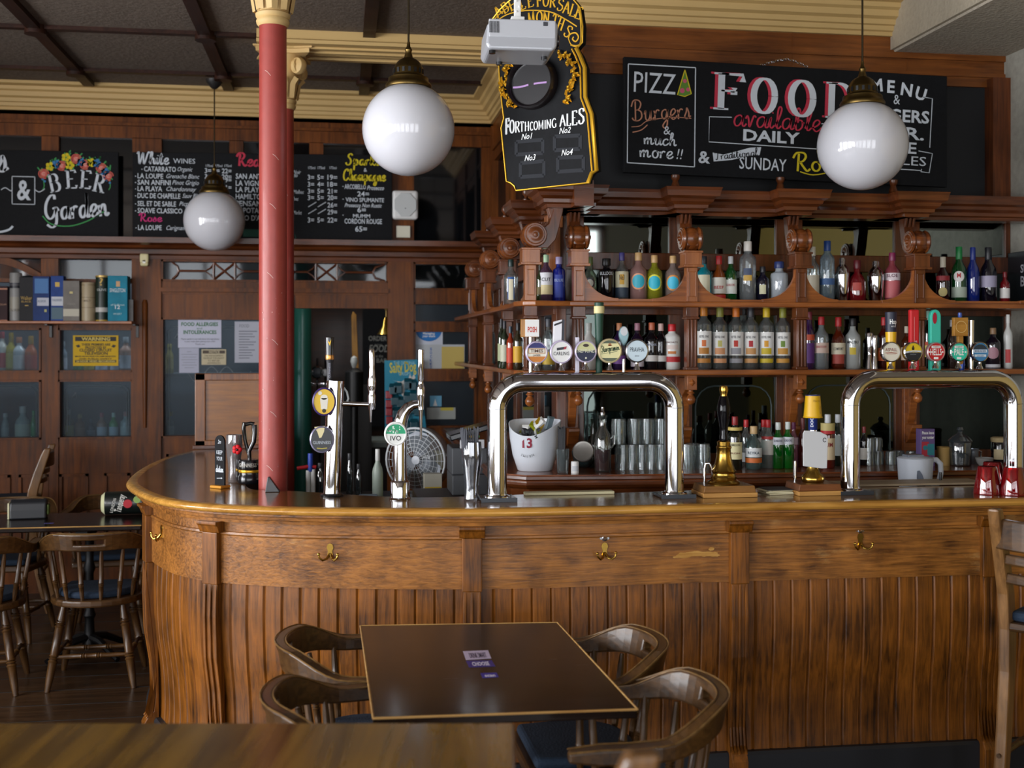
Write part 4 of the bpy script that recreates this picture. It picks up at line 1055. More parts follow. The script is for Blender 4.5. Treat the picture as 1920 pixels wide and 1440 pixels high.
A = [('F', 948, 956, 252, 29), ('O', 956, 966, 250, 24), ('R', 966, 976, 248.5, 20), ('T', 975, 984, 247, 18), ('H', 984, 994, 246, 17), ('C', 994, 1001, 245, 16), ('O', 1001, 1010, 244, 16), ('M', 1010, 1021, 243, 16), ('I', 1021, 1025, 242, 16), ('N', 1025, 1035, 241, 16), ('G', 1035, 1045, 240, 17),
     ('A', 1050, 1062, 237, 21), ('L', 1062, 1072, 236, 22), ('E', 1072, 1084, 235, 26), ('S', 1085, 1098, 233, 29)]
for ch, a, b, y, h in A:
    if h == 0: continue
    f = lambda p: p
    x0, z0 = sp(f(a), y); x1, _ = sp(f(b), y); _, z1 = sp(f(a), y-h)
    s.letters(ch, x0, z0, z1-z0, 'SERIF', .15, .05, w=(x1-x0)*.93, ser=.1)
for tx, px, py in (('No1', 978, 262), ('No2', 1049, 251), ('No3', 984, 302), ('No4', 1053, 292)):
    x, z = sp(px, py); s.text(tx, x, z, .024, w=.056, shear=.3, bold=.01)
s.build(mat('#e6e8ea', .7), t, -.002)
s = Sheet()
# gold lettering of the upper lobe, on two arcs
for ch, px, py, r in (('A', 934, 34, .6), ('B', 946, 27, .5), ('L', 958, 22, .4), ('E', 970, 19, .3), ('L', 976, 20, .2), ('E', 990, 15, .15), ('F', 1006, 13, .05), ('O', 1018, 13, -.02), ('R', 1030, 14, -.1), ('S', 1044, 20, -.2), ('A', 1055, 24, -.28), ('L', 1066, 29, -.34), ('E', 1076, 33, -.4)):
    x, z = sp(px, py); s.letters(ch, x, z, .048, 'SERIF', .16, .06, w=.033, rot=r, ser=.1)
for ch, px, py, r in (('6', 945, 60, .4), ('M', 992, 46, .1), ('O', 1006, 44, 0), ('N', 1018, 45, -.1), ('T', 1033, 49, -.25), ('H', 1043, 54, -.4), ('S', 1056, 66, -.6)):
    x, z = sp(px, py)
    if ch in SERIF: s.letters(ch, x, z, .048, 'SERIF', .16, .06, w=.033, rot=r, ser=.1)
    else: s.text(ch, x, z, .05, rot=r)
def ss(P, w=.005): s.stroke(smooth_pts([sp(*p) for p in P]), w)
ss([(926, 44), (950, 28), (985, 20), (1030, 22), (1060, 36), (1082, 50)], .005); ss([(918, 46), (940, 24), (965, 6)], .004); ss([(1084, 12), (1089, 40), (1089, 78), (1080, 87), (1070, 84)], .005)
ss([(1066, 72), (1070, 64), (1080, 62), (1085, 70), (1080, 78), (1074, 74), (1076, 69)], .006); ss([(1066, 72), (1072, 84), (1086, 84), (1090, 70)], .004)
ss([(926, 108), (934, 115), (944, 110), (944, 104)], .005)
s.build(GOLD, t, -.002)
# round cask head with its dark ring, wreath
c = sp(1001, 158); rx = abs(sp(1046, 158)[0]-sp(956, 158)[0])/2; rz = abs(sp(1001, 110)[1]-sp(1001, 206)[1])/2
g = G(); 
for a, b, y in ((1.0, .86, -.03), (.86, .8, -.02)):
    pass
g.add([(c[0]+rx*r*math.cos(2*PI*i/36), y, c[1]+rz*r*math.sin(2*PI*i/36)) for r, y in ((1.0, 0), (1.0, -.03), (.92, -.045), (.85, -.035), (.83, -.02)) for i in range(36)], [(j*36+i, j*36+(i+1) % 36, (j+1)*36+(i+1) % 36, (j+1)*36+i) for j in range(4) for i in range(36)], True)
g.build('cask_rim', mat('#191315', .35, coat=.3), t)
g = G().add([(c[0]+rx*.84*math.cos(2*PI*i/36), -.021, c[1]+rz*.84*math.sin(2*PI*i/36)) for i in range(36)], [tuple(range(36))]); g.build('cask_head', mat('#121116', .3, coat=.4), t)
s = Sheet(); ss([(967, 166), (980, 165), (996, 161)], .008); ss([(1006, 159), (1020, 157), (1030, 156)], .008); s.build(mat('#a882b8', .6), t, -.0225, 'chalk_mark')
for px0, sg, nm in ((1, -1, 0), (1, 1, 1)):
    g = G(); rnd = random.Random(5+nm)
    path = [(962, 112), (954, 122), (948, 140), (946, 160), (951, 178), (958, 192), (968, 204)] if sg < 0 else [(1052, 104), (1064, 108), (1076, 122), (1081, 142), (1076, 162), (1068, 180), (1058, 196)]
    for i in range(len(path)-1):
        for k in range(5):
            f = k/5; px = path[i][0]+(path[i+1][0]-path[i][0])*f+rnd.uniform(-5, 5); py = path[i][1]+(path[i+1][1]-path[i][1])*f+rnd.uniform(-4, 4)
            x, z = sp(px, py); a = rnd.uniform(0, 6.28)
            g.at((x, -.008, z), ry=a).add([(-.016, 0, 0), (-.005, -.012, .007), (0, -.004, 0), (-.005, -.012, -.007), (.012, -.006, .006), (.012, -.006, -.006), (.02, 0, 0)], [(0, 2, 1), (0, 3, 2), (1, 2, 4), (2, 3, 5), (2, 6, 4), (2, 5, 6)], True)
            if k % 2: g.ball((0, -.012, 0), .006, 7, 5)
    g.off().build('gilt_wreath', GOLD, t)
s = Sheet()
for x0, x1, y0, y1 in ((968, 1018, 262, 290), (1040, 1088, 254, 282), (976, 1020, 302, 332), (1046, 1094, 294, 322)):
    P = [sp(x0, y0+ (4 if x0 < 1030 else 2)), sp(x1, y0), sp(x1, y1-3), sp(x0, y1)]
    for a, b in ((0, 1), (1, 2), (2, 3), (3, 0)): s.stroke([P[a], P[b]], .016)
s.build(mat('#26282d', .9), t, -.0012, 'chalk_smear')
G().cyl((-.1, .015, sp(1000, -20)[1]-.03), .004, ZC-2.4-sp(1000, -20)[1]+.03, 8).cyl((.12, .015, sp(1060, -14)[1]-.03), .004, ZC-2.4-sp(1060, -14)[1]+.03, 8).build('hanging_wire', STEEL, t)

# ================================================================ PROJECTOR
Zp = 4.35; c = ray(975, 78)*Zp+Vector((0, 0, EYE))
t = thing('projector', 'silver-grey projector hung from the ceiling in front of the black ale sign', 'projector', (c.x, c.y, c.z), -math.radians(8.5)+.12)
SIL = mat('#b4b6bc', .35, .25)
g = G().prism([(-.13, -.06), (.11, -.06), (.125, -.045), (.13, .04), (.115, .055), (-.115, .055), (-.135, .03), (-.14, -.04)], -.11, .12, 'XZ')
g.build('body', SIL, t, .014, seg=3)
G().box(-.13, .12, -.113, -.105, -.015, .052).build('front_face', mat('#c4c6cc', .4, .2), t, .012)
g = G()
for k in range(7): g.box(-.128+k*.0055, -.1255+k*.0055, -.1145, -.11, .0, .042)
g.build('vent', BLACK, t)
G().box(.072, .09, -.1145, -.11, .03, .046).build('sensor_window', mat('#4a4c52', .2), t, .002)
G().lathe([(.03, 0), (.032, .02), (.026, .022), (.02, .012), (0, .01)], 20, (.12, -.03, -.005), 'X').build('lens', mat('#1a1b20', .1, coat=.8), t)
for x, y in ((-.115, -.09), (-.07, .08), (.09, -.02)): G().lathe([(.012, -.072), (.012, -.06)], 12, (x, y, 0)).build('foot', BLACKP, t)
g = G().box(-.035, .015, -.02, .02, .055, .09).box(-.022, .002, -.012, .012, .09, ZC-c.z-.01).box(-.05, .03, -.05, .05, ZC-c.z-.012, ZC-c.z-.001)
for k in range(4): g.lathe([(.004, 0), (.004, .004)], 8, (-.01+(.006 if k % 2 else -.006), -.013, .11+.02*k), 'Y')
g.build('ceiling_bracket', WHITE, t, .002)
# ================================================================ BOTTLES
PROF = {
 'std': ([(.9, 0), (1, .02), (1, .6), (.93, .66), (.55, .73), (.38, .78), (.35, .96)], .84, .40),
 'tall': ([(.9, 0), (1, .02), (1, .70), (.9, .745), (.5, .8), (.42, .84), (.41, .97)], .84, .45),
 'wine': ([(.9, 0), (1, .02), (1, .55), (.86, .64), (.45, .74), (.38, .8), (.36, .97)], .78, .40),
 'stout': ([(.92, 0), (1, .02), (1, .66), (.92, .72), (.5, .76), (.42, .8), (.42, .95)], .84, .52),
 'round': ([(.7, 0), (.95, .06), (1, .25), (.95, .5), (.7, .62), (.35, .7), (.3, .95)], .8, .38),
 'flask': ([(.8, 0), (1, .05), (1, .5), (.85, .62), (.5, .7), (.38, .76), (.36, .96)], .82, .42),
 'slim': ([(.9, 0), (1, .02), (1, .62), (.7, .72), (.5, .8), (.46, .97)], .86, .52),
 'carafe': ([(.8, 0), (1, .03), (1, .42), (.9, .5), (.45, .6), (.36, .7), (.36, .9), (.5, .97)], 2, .4),
 'shaker': ([(.72, 0), (.78, .02), (1, .62), (1, .66), (.92, .70), (.8, .78), (.5, .84), (.42, .86), (.42, .95), (.36, 1)], 2, .4),
}
CLR = glass('#e8f0f0', .08, '#d4dcdc', .16)
def tint(c, d=.4): return glass(c, d, c, .10)
DARKB = mat('#0d0c10', .08, 0, .5)
def bottle(px, top, w, kind, gl, cap, labs, label, z, y, group, texts=(), name='bottle', capz=None, neck=None, cat='bottle', rot=0):
    x = PXZ(px, y); h = ZY(top, y, px)-z; r = w*MPP(px, y)/2
    prof, cz, cr = PROF[kind]
    t = thing(name, label, cat, (x, y, z+.0005), rot, group)
    if kind == 'shaker':
        G().lathe([(a*r, b*h) for a, b in prof], 24).build('body', CHROME, t); return t
    if kind == 'sq': pass
    G().lathe([(a*r, b*h) for a, b in prof], 22, cap=True).build('body', gl, t)
    cz = capz or cz
    if cz < 1: G().lathe([(cr*r*1.04, cz*h), (cr*r*1.08, cz*h+.002), (cr*r*1.06, h-.003), (cr*r*.98, h)], 16).build('cap', cap if not isinstance(cap, str) else mat(cap, .4), t)
    if neck: G().lathe([(cr*r*1.05, neck[0]*h), (cr*r*1.05, neck[1]*h)], 16, cap=False).build('neck_band', mat(neck[2], .5), t)
    mid = -PI/2+math.radians(8)*0+math.atan2(-x, y)*-1*0-math.atan2(x, y)
    for L in labs:
        if L[0] == 'o':
            Sheet().cdisc(0, L[1]*h, L[2]*r).build(mat(L[3], .5), t, name='label', cyl=(r*1.012+.0005*L[4], mid)); continue
        G().patch(r*1.012+.0004*(L[4] if len(L) > 4 else 0), L[0]*h, L[1]*h, L[3] if len(L) > 3 else 1.35, mid=mid).build('label', mat(L[2], .55), t)
    for (tx, tz, th, tc, *rest) in texts:
        s = Sheet(); s.text(tx, 0, tz*h, th*h, w=(rest[0] if rest else 1.5)*r, al='C', bold=.01); s.build(mat(tc, .6), t, cyl=(r*1.02+.001, mid))
    return t
UZ, LZ, CZ = 1.912, 1.59, 1.12
G1, G2, G3 = 'bottles on the upper bar shelf', 'bottles on the lower bar shelf', 'bottles standing on the back counter'
CRM = '#e2dcc4'; WH = '#e6e6e2'
U = 5.40
for a in (
 (1012, 496, 12, 'std', tint('#3a4a22'), '#2a2a20', [(.2, .4, '#6a5a30')], 'narrow dark green bottle half hidden behind the corner post of the upper shelf', ()),
 (1024, 478, 25, 'std', tint('#6a4a62', .5), '#a9c9a4', [(.16, .36, '#d8c896'), (.36, .62, '#dcdce0')], 'purple gin bottle with long pale mint cap in the corner of the upper shelf', (('CUT', .44, .07, '#222228'),)),
 (1048, 482, 24, 'stout', tint('#1c2a96', .75), '#a79cc4', [(.1, .6, '#2b3f9e', .7)], 'royal blue bottle with lilac cap in the corner of the upper shelf', (('BLUE', .45, .06, '#a8b8e0'),)),
 (1106, 482, 26, 'flask', tint('#b8c8b4', .1), '#5a6a3a', [('o', .42, .75, '#2c2834', 0), ('o', .42, .55, '#b8b4a8', 1)], 'clear pale green bottle with round dark label beside the leftmost arcade post', ()),
 (1137, 485, 29, 'stout', DARKB, '#101012', [], 'squat black bottle with white lettering on the upper shelf', (('BULLDOG', .62, .07, '#c8ccd0', 1.8),)),
 (1166, 474, 25, 'std', CLR, '#3a3478', [(.1, .3, '#2a3a4a'), (.3, .62, '#c8c2a2'), (.36, .56, '#c89a30', .35, 1)], 'clear bottle with tall violet cap and cream label on the upper shelf', (('No3', .45, .1, '#14141a', .8),)),
 (1197, 474, 32, 'std', tint('#b48a84', .5), '#c09a66', [('o', .42, .95, '#d8946a', 0), ('o', .42, .78, '#2aa4ba', 1)], 'pinkish bottle with cork stopper and turquoise round label, first of the turquoise trio', ()),
 (1227, 479, 30, 'std', tint('#c8c83a', .3), '#c09a66', [('o', .42, 1.0, '#d8d42a', 0), ('o', .42, .82, '#1fb0c8', 1)], 'yellow bottle with cork stopper and turquoise label between two paler bottles', ()),
 (1262, 480, 30, 'std', tint('#a8948c', .45), '#c09a66', [('o', .42, .98, '#d08634', 0), ('o', .42, .78, '#3ab8d8', 1)], 'greyish pink bottle with orange-ringed turquoise label next to the second arcade post', ()),
 (1320, 481, 27, 'std', tint('#18a0b0', .6), '#14202a', [(.2, .6, '#d8d4b8', .9)], 'turquoise bottle with dark cap just right of the second arcade post', ()),
 (1348, 480, 26, 'flask', tint('#a8541c', .5), '#b01c20', [(.05, .17, '#c02a24'), (.2, .54, '#d8d4c8')], 'amber bottle with red cap and white label over a red foot', (('BEEF', .3, .06, '#b01c20'),)),
 (1370, 481, 23, 'std', tint('#0a5a24', .6), '#c8ccd0', [(.2, .5, '#d8dcd4')], 'dark green bottle with silver cap beside the red-capped amber bottle', (('GORDONS', .36, .05, '#a01c20'),)),
 (1402, 453, 31, 'tall', glass('#e8eeee', .16, '#ccd4d8', .1), '#dcd8d0', [(.36, .56, '#3c4a66', .5), (.36, .45, '#c09a40', .5, 1)], 'tallest clear vodka bottle with white cap on the upper shelf', ()),
 (1430, 500, 25, 'std', tint('#141428', .8), '#1a1a20', [(.25, .5, '#c8c4a0', .5)], 'short black bottle with small pale diamond label beside the tall clear bottle', ()),
 (1461, 491, 33, 'stout', glass('#e0e6ec', .6, '#c8d0d8', .1), '#28366a', [], 'milky white rounded bottle with dark blue cap on the upper shelf', (('A', .4, .1, '#b0b8c8', .4),)),
 (1524, 463, 24, 'std', CLR, '#c8c2b0', [(.15, .5, '#b8b09c')], 'clear bottle with pale cap just right of the third arcade post', ()),
 (1551, 452, 27, 'tall', glass('#d8e4ea', .35, '#9ab0bc', .1), '#1c4488', [(.3, .4, '#3a5c8c')], 'frosted vodka bottle with bright blue cap on the upper shelf', ()),
 (1607, 488, 33, 'round', tint('#7a0e1a', .7), '#5a0c18', [(.3, .48, '#a83a30', .5)], 'round dark red liqueur bottle between two steel cocktail shakers', ()),
 (1673, 474, 29, 'std', tint('#c05a66', .4), '#7a1c48', [(.12, .45, '#b85a5e'), (.46, .6, '#d8c8cc')], 'pink bottle with purple cap and red label beside the right-hand steel shaker', (('SLOE', .52, .06, '#5a1838'),)),
 (1768, 482, 24, 'wine', tint('#2a0c10', .8), '#d0c8b4', [('o', .26, .7, '#c8b878', 0), (.5, .6, '#8a1c24')], 'dark bottle with pale top and round cream seal, on the right', ()),
 (1798, 463, 28, 'wine', tint('#0a4a20', .7), '#0e7a3a', [('o', .48, .72, '#dcd8d4', 0), (.12, .3, '#a8b4a4')], 'dark green vermouth bottle with green cap and white oval label', (('M', .46, .08, '#b01c20', .5),)),
 (1824, 464, 24, 'wine', tint('#14287a', .8), '#142a7a', [], 'slender deep blue bottle between green and dark wine bottles', ()),
 (1853, 464, 30, 'wine', tint('#0e0c18', .85), '#101018', [(.3, .5, '#9a94aa')], 'dark port-like bottle with lilac grey label on the right of the upper shelf', ()),
 (1884, 510, 18, 'std', tint('#8a1420', .6), '#701018', [(.2, .5, '#d8d4d0')], 'small red bottle with white label at the far right end of the upper shelf', ()),
):
    bottle(a[0], a[1], a[2], a[3], a[4], a[5], a[6], a[7], UZ, U, G1, a[8])
bottle(1579, 484, 28, 'shaker', None, None, [], 'steel cocktail shaker beside the frosted blue-capped vodka bottle', UZ, U, 'cocktail shakers', name='cocktail_shaker', cat='shaker')
bottle(1642, 490, 31, 'shaker', None, None, [], 'steel cocktail shaker beside the pink bottle with purple cap', UZ, U, 'cocktail shakers', name='cocktail_shaker', cat='shaker')
t = bottle(958, 487, 26, 'std', CLR, '#0e2a28', [(.1, .6, '#2a5a9a', .5), (.08, .55, '#d8d0b4', .35, 1)], 'clear gin bottle with blue and cream label on the upper side shelf', UZ, 5.62, G1)
L = 5.40
for a in (
 (1004, 600, 22, 'std', CLR, '#b87a4a', [(.1, .4, '#d8d4cc')], 'clear bottle with copper cap behind the wooden square pump clip', ()),
 (1028, 598, 24, 'std', CLR, '#4a4c54', [(.1, .35, '#c8a83a')], 'clear bottle with grey cap behind the white angled tap handle', ()),
 (1104, 606, 27, 'std', mat('#d4d4d0', .2, 0, .4), '#b8bcb8', [(.5, .64, '#d8d8d4')], 'white bottle with bright green neck band on the lower shelf', ()),
 (1161, 606, 24, 'std', tint('#2a1640', .8), '#b8764a', [(.12, .3, '#6a3a86')], 'dark violet bottle with copper cap left of the grey spoon-shaped tap handle', ()),
 (1195, 606, 25, 'std', tint('#1c1228', .85), '#9a6a7a', [(.06, .2, '#c0b8c0')], 'dark plum bottle with copper cap behind the pale blue round tap badge', ()),
 (1222, 605, 27, 'std', DARKB, '#b05a3a', [(.17, .3, '#c4c0bc')], 'black bottle with copper cap and pale band, left one of the black pair', (('OPIHR', .5, .05, '#9aa0b0'),)),
 (1239, 607, 24, 'std', DARKB, '#c0a098', [(.17, .3, '#c4c0bc')], 'black bottle with pale cap and pale band, right one of the black pair', ()),
 (1260, 608, 31, 'tall', mat('#dcdcd8', .25, 0, .4), '#c01c24', [(.16, .28, '#b8242a'), (.34, .4, '#c87a3a', .5), (.44, .54, '#d8c8c0', .8)], 'white bottle with red neck and red band beside the second fluted post', (('OLE NUTS', .58, .035, '#6a3a3a'),)),
 (1517, 585, 20, 'slim', tint('#3a1450', .7), '#7a2a3a', [(.1, .45, '#5a2a78'), (.5, .6, '#c04a2a')], 'slim purple bottle just right of the third fluted post', ()),
 (1540, 594, 27, 'std', glass('#e4ecee', .3, '#c0cace', .1), '#b8202a', [(.3, .5, '#d8c0b4')], 'frosted clear bottle with red cap beside the slim purple bottle', (('ERISTOFF', .4, .04, '#b03030'),)),
 (1572, 595, 26, 'flask', tint('#6a2410', .6), '#b01c22', [(.1, .28, '#a8443a', .9), (.28, .5, '#d8d0b8')], 'amber whiskey bottle with red cap and cream label on the lower shelf', (('COMFORT', .36, .05, '#1a1412'),)),
 (1599, 597, 29, 'std', glass('#e8eeec', .6, '#ccd2d0', .1), '#16161a', [(.28, .42, '#d0b83a', .4)], 'white coconut-style bottle with black cap and yellow fruit label', (('MALIBU', .5, .05, '#1a1a22'),)),
 (1657, 595, 22, 'std', tint('#4a1410', .7), '#b01c24', [(.15, .4, '#c85a2a')], 'dark bottle with red cap behind the cream round tap badge', ()),
 (1700, 612, 20, 'std', tint('#5a2a14', .6), '#d0c4b0', [(.2, .5, '#d8c0a8')], 'small brown bottle behind the yellow and black round tap badge', ()),
 (1741, 583, 20, 'std', tint('#101410', .8), '#8ab8a8', [(.2, .4, '#d8d068'), (.4, .46, '#c04a2a')], 'dark bottle with pale green cap between the red and turquoise tap handles', ()),
 (1786, 600, 18, 'slim', tint('#241410', .8), '#a8a8ac', [], 'slim dark bottle with silver top between the turquoise handle and wooden block handle', ()),
 (1862, 615, 26, 'std', tint('#14101c', .85), '#8a6a4a', [('o', .38, .85, '#a87a86', 0), (.02, .1, '#c8c8cc')], 'short dark bottle with round pink label right of the tap badges', ()),
 (1890, 590, 16, 'std', mat('#cfd0cc', .3), '#d8d8d4', [(.1, .35, '#c04040', .6)], 'slim white bottle with small red label at the right end of the lower shelf', ()),
):
    bottle(a[0], a[1], a[2], a[3], a[4], a[5], a[6], a[7], LZ, L, G2, a[8])
# the six flavoured vodkas
for px, tp, cap, lc, fr, desc in ((1320, 574, '#c87a1c', '#d8743a', '#b87a2a', 'clear vodka bottle with orange cap, leftmost of the matching six'), (1350, 576, '#8a8a3a', '#c8c06a', '#d89a6a', 'clear vodka bottle with olive cap, second from left of the matching six'),
    (1380, 576, '#d0701c', '#c0301c', '#9a9aa0', 'clear vodka bottle with orange cap and red streak label, third of the matching six'), (1408, 577, '#23242a', '#b01c24', '#c8945a', 'clear vodka bottle with black cap, fourth of the matching six'),
    (1437, 577, '#d0b020', '#d89a20', '#c8b020', 'clear vodka bottle with bright yellow cap, fifth of the matching six'), (1468, 578, '#8a8a30', '#6a8a2a', '#c8923a', 'clear vodka bottle with olive cap, rightmost of the matching six')):
    bottle(px, tp, 28, 'tall', CLR, cap, [(.22, .6, WH), (.24, .34, fr, .7, 1), (.36, .46, lc, .28, 1), (.1, .17, fr, 1.0)], desc, LZ, L, 'matching flavoured vodka bottles', (('KETEL ONE', .5, .035, '#2a2a30', 1.3),))
bottle(1396, 572, 20, 'std', CLR, '#1c1c20', [], 'clear bottle with black cap peeping out behind the third and fourth matching vodkas', LZ, 5.5, G2)
# side shelf bottles and stacked glasses
for px, tp, w, gl, cap, lab, y, d in ((946, 602, 16, tint('#283a28', .6), '#2a2a30', '#c8c8b0', 5.62, 'greenish bottle on the side shelf, first behind the corner'), (957, 612, 15, tint('#a83a1c', .6), '#2a3a4a', '#c03a20', 5.5, 'bottle with bright orange label on the side shelf'),
        (971, 606, 18, tint('#3a3420', .6), '#1c1c22', '#d0a02a', 5.42, 'dark bottle with golden yellow label on the side shelf beside the corner post'), (940, 598, 14, tint('#1a2a1a', .7), '#222226', '#a8b088', 5.75, 'dark bottle at the back of the side shelf near the second side post')):
    bottle(px, tp, w, 'std', gl, cap, [(.15, .5, lab)], d, LZ, y, G2)
TUMB = glass('#e8eeee', .07, '#d4dcdc', .03)
def tumbler(loc, r, h, label, group, flip=False, r2=None, name='tumbler', n=18):
    t = thing(name, label, 'glass', loc, 0, group)
    r2 = r2 or r*.85
    pr = [(r2*.8, .004), (r2, 0), (r2*1.02, h*.12), (r, h), (r-.002, h), (r2-.002, .012), (.0001, .012)]
    if flip: pr = [(a, h-b) for a, b in pr]
    g = G().lathe(pr, n, cap=False)
    for i in range(9):
        a = 2*PI*i/9; g.tube([((r2+.001)*math.cos(a), (r2+.001)*math.sin(a), h*.1 if not flip else h*.9), (r*1.005*math.cos(a), r*1.005*math.sin(a), h*.7 if not flip else h*.3)], .0022, 4, cap=False)
    g.build('bowl', TUMB, t)
    G().lathe([(.0001, .001), (r2*.8, .001), (r2*.9, .006), (.0001, .011)] if not flip else [(.0001, h-.001), (r2*.8, h-.001), (r2*.9, h-.006), (.0001, h-.011)], n).build('thick_base', glass('#c8d2d2', .15, '#dfe6e6', .08), t)
    return t
k = 0
for y, px in ((6.35, 926), (7.1, 893)):
    for i in range(2):
        for j in range(2):
            x = XS+.06+.085*j; 
            tumbler((x, y+.0-.09*j, LZ+.001+.101*i), .036, .1, 'upturned tumbler in a side shelf stack, %s, %s, %s' % (('lower', 'upper')[i], ('outer', 'inner')[j], ('near bay', 'far bay')[k]), 'tumblers on the side shelf', True)
    k += 1
# jiggers
for px, tp, w, d, y in ((1630, 624, 15, 'steel bar measure standing between white bottle and cream tap badge, left of the two', 5.38), (1640, 629, 11, 'slimmer steel bar measure next to the other one, leaning right', 5.36)):
    x = PXZ(px, y); h = ZY(tp, y, px)-LZ; r = w*MPP(px, y)/2
    t = thing('bar_measure', d, 'measure', (x, y, LZ+.0005), 0, 'steel bar measures')
    G().lathe([(r, 0), (r*.55, h*.38), (r*.5, h*.42), (r*.6, h*.5), (r, h*.97), (r*.9, h), (r*.5, h*.5), (.0001, h*.5)], 18).build('cup', CHROME, t)

# ---- standing on the back counter
C1 = 5.22
for a in (
 (1378, 781, 27, 'std', tint('#141a12', .8), '#8a1c20', [(.2, .52, '#d8d0a0'), (.74, .8, '#c8b060', 2.5)], 'dark green whiskey bottle with red cap and cream label right of the black pump handle', (('JAMESON', .45, .04, '#2a2418'), ('IRISH', .3, .03, '#6a2a20')), 5.2),
 (1399, 787, 22, 'std', CLR, '#b81c22', [(.1, .3, '#d8dcdc')], 'clear bottle with red cap behind the orange-banded clear bottle', (), 5.34),
 (1413, 799, 31, 'flask', glass('#bcd6d4', .12, '#9abab8', .1), '#c8a878', [(.16, .27, '#c8682a'), (.29, .5, '#d4d8d8')], 'pale blue clear bottle with orange band and cork top', (('REYKA', .36, .06, '#3a4a5a'),), 5.2),
 (1432, 787, 22, 'std', CLR, '#b81c22', [(.3, .6, '#d0c8c0')], 'clear bottle with red cap just behind the orange-banded bottle, on its right', (), 5.36),
 (1440, 787, 25, 'std', glass('#d0d8d4', .2, '#b8c0bc', .1), '#b01c22', [(.28, .58, '#c8c4bc'), (.6, .66, '#a83030')], 'clear bottle with red cap and silver label left of the green gin bottles', (), 5.24),
 (1459, 792, 23, 'std', tint('#0c6a1e', .55), '#d0d8d4', [(.52, .68, '#d0d4dc')], 'green gin bottle with white cap, left one of the green pair', (('GORDONS', .58, .05, '#3a3a5a'),), 5.22),
 (1477, 791, 23, 'std', tint('#0e7a22', .5), '#d0d8d4', [(.52, .68, '#d0d4dc')], 'green gin bottle with white cap, right one of the green pair', (('GORDONS', .58, .05, '#3a3a5a'),), 5.22),
 (1488, 792, 18, 'std', tint('#b06a80', .5), '#6a1c50', [(.5, .66, '#c8b0bc')], 'pink gin bottle with purple cap behind the white pump clip', (), 5.3),
 (1505, 784, 18, 'wine', tint('#5a1a1a', .7), '#6a2a2a', [], 'dark red bottle neck rising behind the white pump clip', (), 5.28),
 (1552, 777, 26, 'std', tint('#6a1c14', .6), '#d0d4d8', [(.16, .56, '#d0bc98'), (.64, .7, '#b01c22'), (.7, .84, '#c0b070')], 'reddish rum bottle with white cap and cream label left of the right-hand chrome arch', (('RUM', .4, .08, '#7a1c1c'),), 5.2),
 (1571, 777, 24, 'std', tint('#203028', .6), '#c8ccd0', [(.2, .6, '#c0c8c4')], 'dark green bottle with pale cap partly behind the chrome arch leg', (), 5.3),
 (1620, 800, 16, 'std', DARKB, '#7a1c20', [(.15, .45, '#b8b4ac')], 'black bottle with white label just right of the chrome arch leg', (), 5.3),
 (1112, 782, 22, 'carafe', tint('#2a342c', .5), '#222', [], 'dark glass carafe behind the pitcher of red drink', (), 5.42),
):
    bottle(a[0], a[1], a[2], a[3], a[4], a[5], a[6], a[7], CZ, a[9], G3, a[8])
# upturned beer tumblers, two layers
TG = 'upturned tumblers on the back counter'
r_ = 16.5
for lay, pxs, tops in ((0, (1168, 1186, 1204, 1222, 1240, 1258), 843), (1, (1160, 1190, 1213, 1240), 791)):
    for j, px in enumerate(pxs):
        y = 5.26+(.0 if lay == 0 else .03); q = MPP(px, y); h = .118
        tumbler((PXZ(px, y), y, CZ+.001+lay*.1195), .0385 if lay == 0 else .034, h, 'upturned tumbler under the left chrome arch, %s layer, number %s from the left' % (('lower', 'upper')[lay], ('one', 'two', 'three', 'four', 'five', 'six')[j]), TG, True, .033)
for j, px in enumerate((1289, 1304, 1319)):
    tumbler((PXZ(px, 5.24), 5.24+.05*(j % 2), CZ+.001), .034, .118, 'upturned clear tumbler right of the left chrome arch, %s of the three' % ('leftmost', 'middle', 'rightmost')[j], TG, True, .03)
for j, (px, lay) in enumerate(((1630, 0), (1651, 0), (1630, 1), (1648, 1), (1672, 0), (1690, 0), (1710, 0))):
    tumbler((PXZ(px, 5.3), 5.3+.03*(j % 2), CZ+.001+.066*lay), .03, .065, 'small stemless glass left of the white kettle, %s' % ('lower row, first', 'lower row, second', 'upper row, first', 'upper row, second', 'lower row, third', 'lower row, fourth', 'lower row, behind the kettle rim')[j], 'small glasses beside the kettle', True, .027)
# ice bucket of miniatures
y = 5.3; c = Vector((PXZ(1003, y), y, CZ)); q = MPP(1003, y)
t = thing('ice_bucket', 'white oval ice bucket with a dipping rim under the left chrome arch', 'bucket', c)
g = G(); n = 40; vs = []
def rim(a): return .238-.07*(.5+.5*math.cos(a+2.0))**3.2
for r, f in ((.075, 0), (.082, .02), (.106, .35), (.119, .7), (.124, 1.0), (.120, 1.0), (.114, .7), (.1, .35), (.07, .05)):
    for i in range(n):
        a = 2*PI*i/n; vs.append((r*math.cos(a), r*.82*math.sin(a), f*rim(a)))
g.add(vs, [(j*n+i, j*n+(i+1) % n, (j+1)*n+(i+1) % n, (j+1)*n+i) for j in range(8) for i in range(n)], True)
g.f.append(tuple(range(n))); g.s.append(False); g.f.append(tuple(8*n+i for i in range(n))); g.s.append(False)
g.build('body', mat('#dde2ea', .3, 0, .3), t)
s = Sheet(); s.text('13', -.04, .115, .042, al='C', bold=.03); s.build(mat('#8a1030', .6), t, cyl=(.118, -PI/2-.12), M=Matrix.Scale(.86, 4, (0, 1, 0)))
s = Sheet()
s.arc('PREMIUM', -.04, .136, .045, 155, 25, .013, bold=.02); s.arc('SMIRN', -.04, .132, .052, 235, 305, .011)
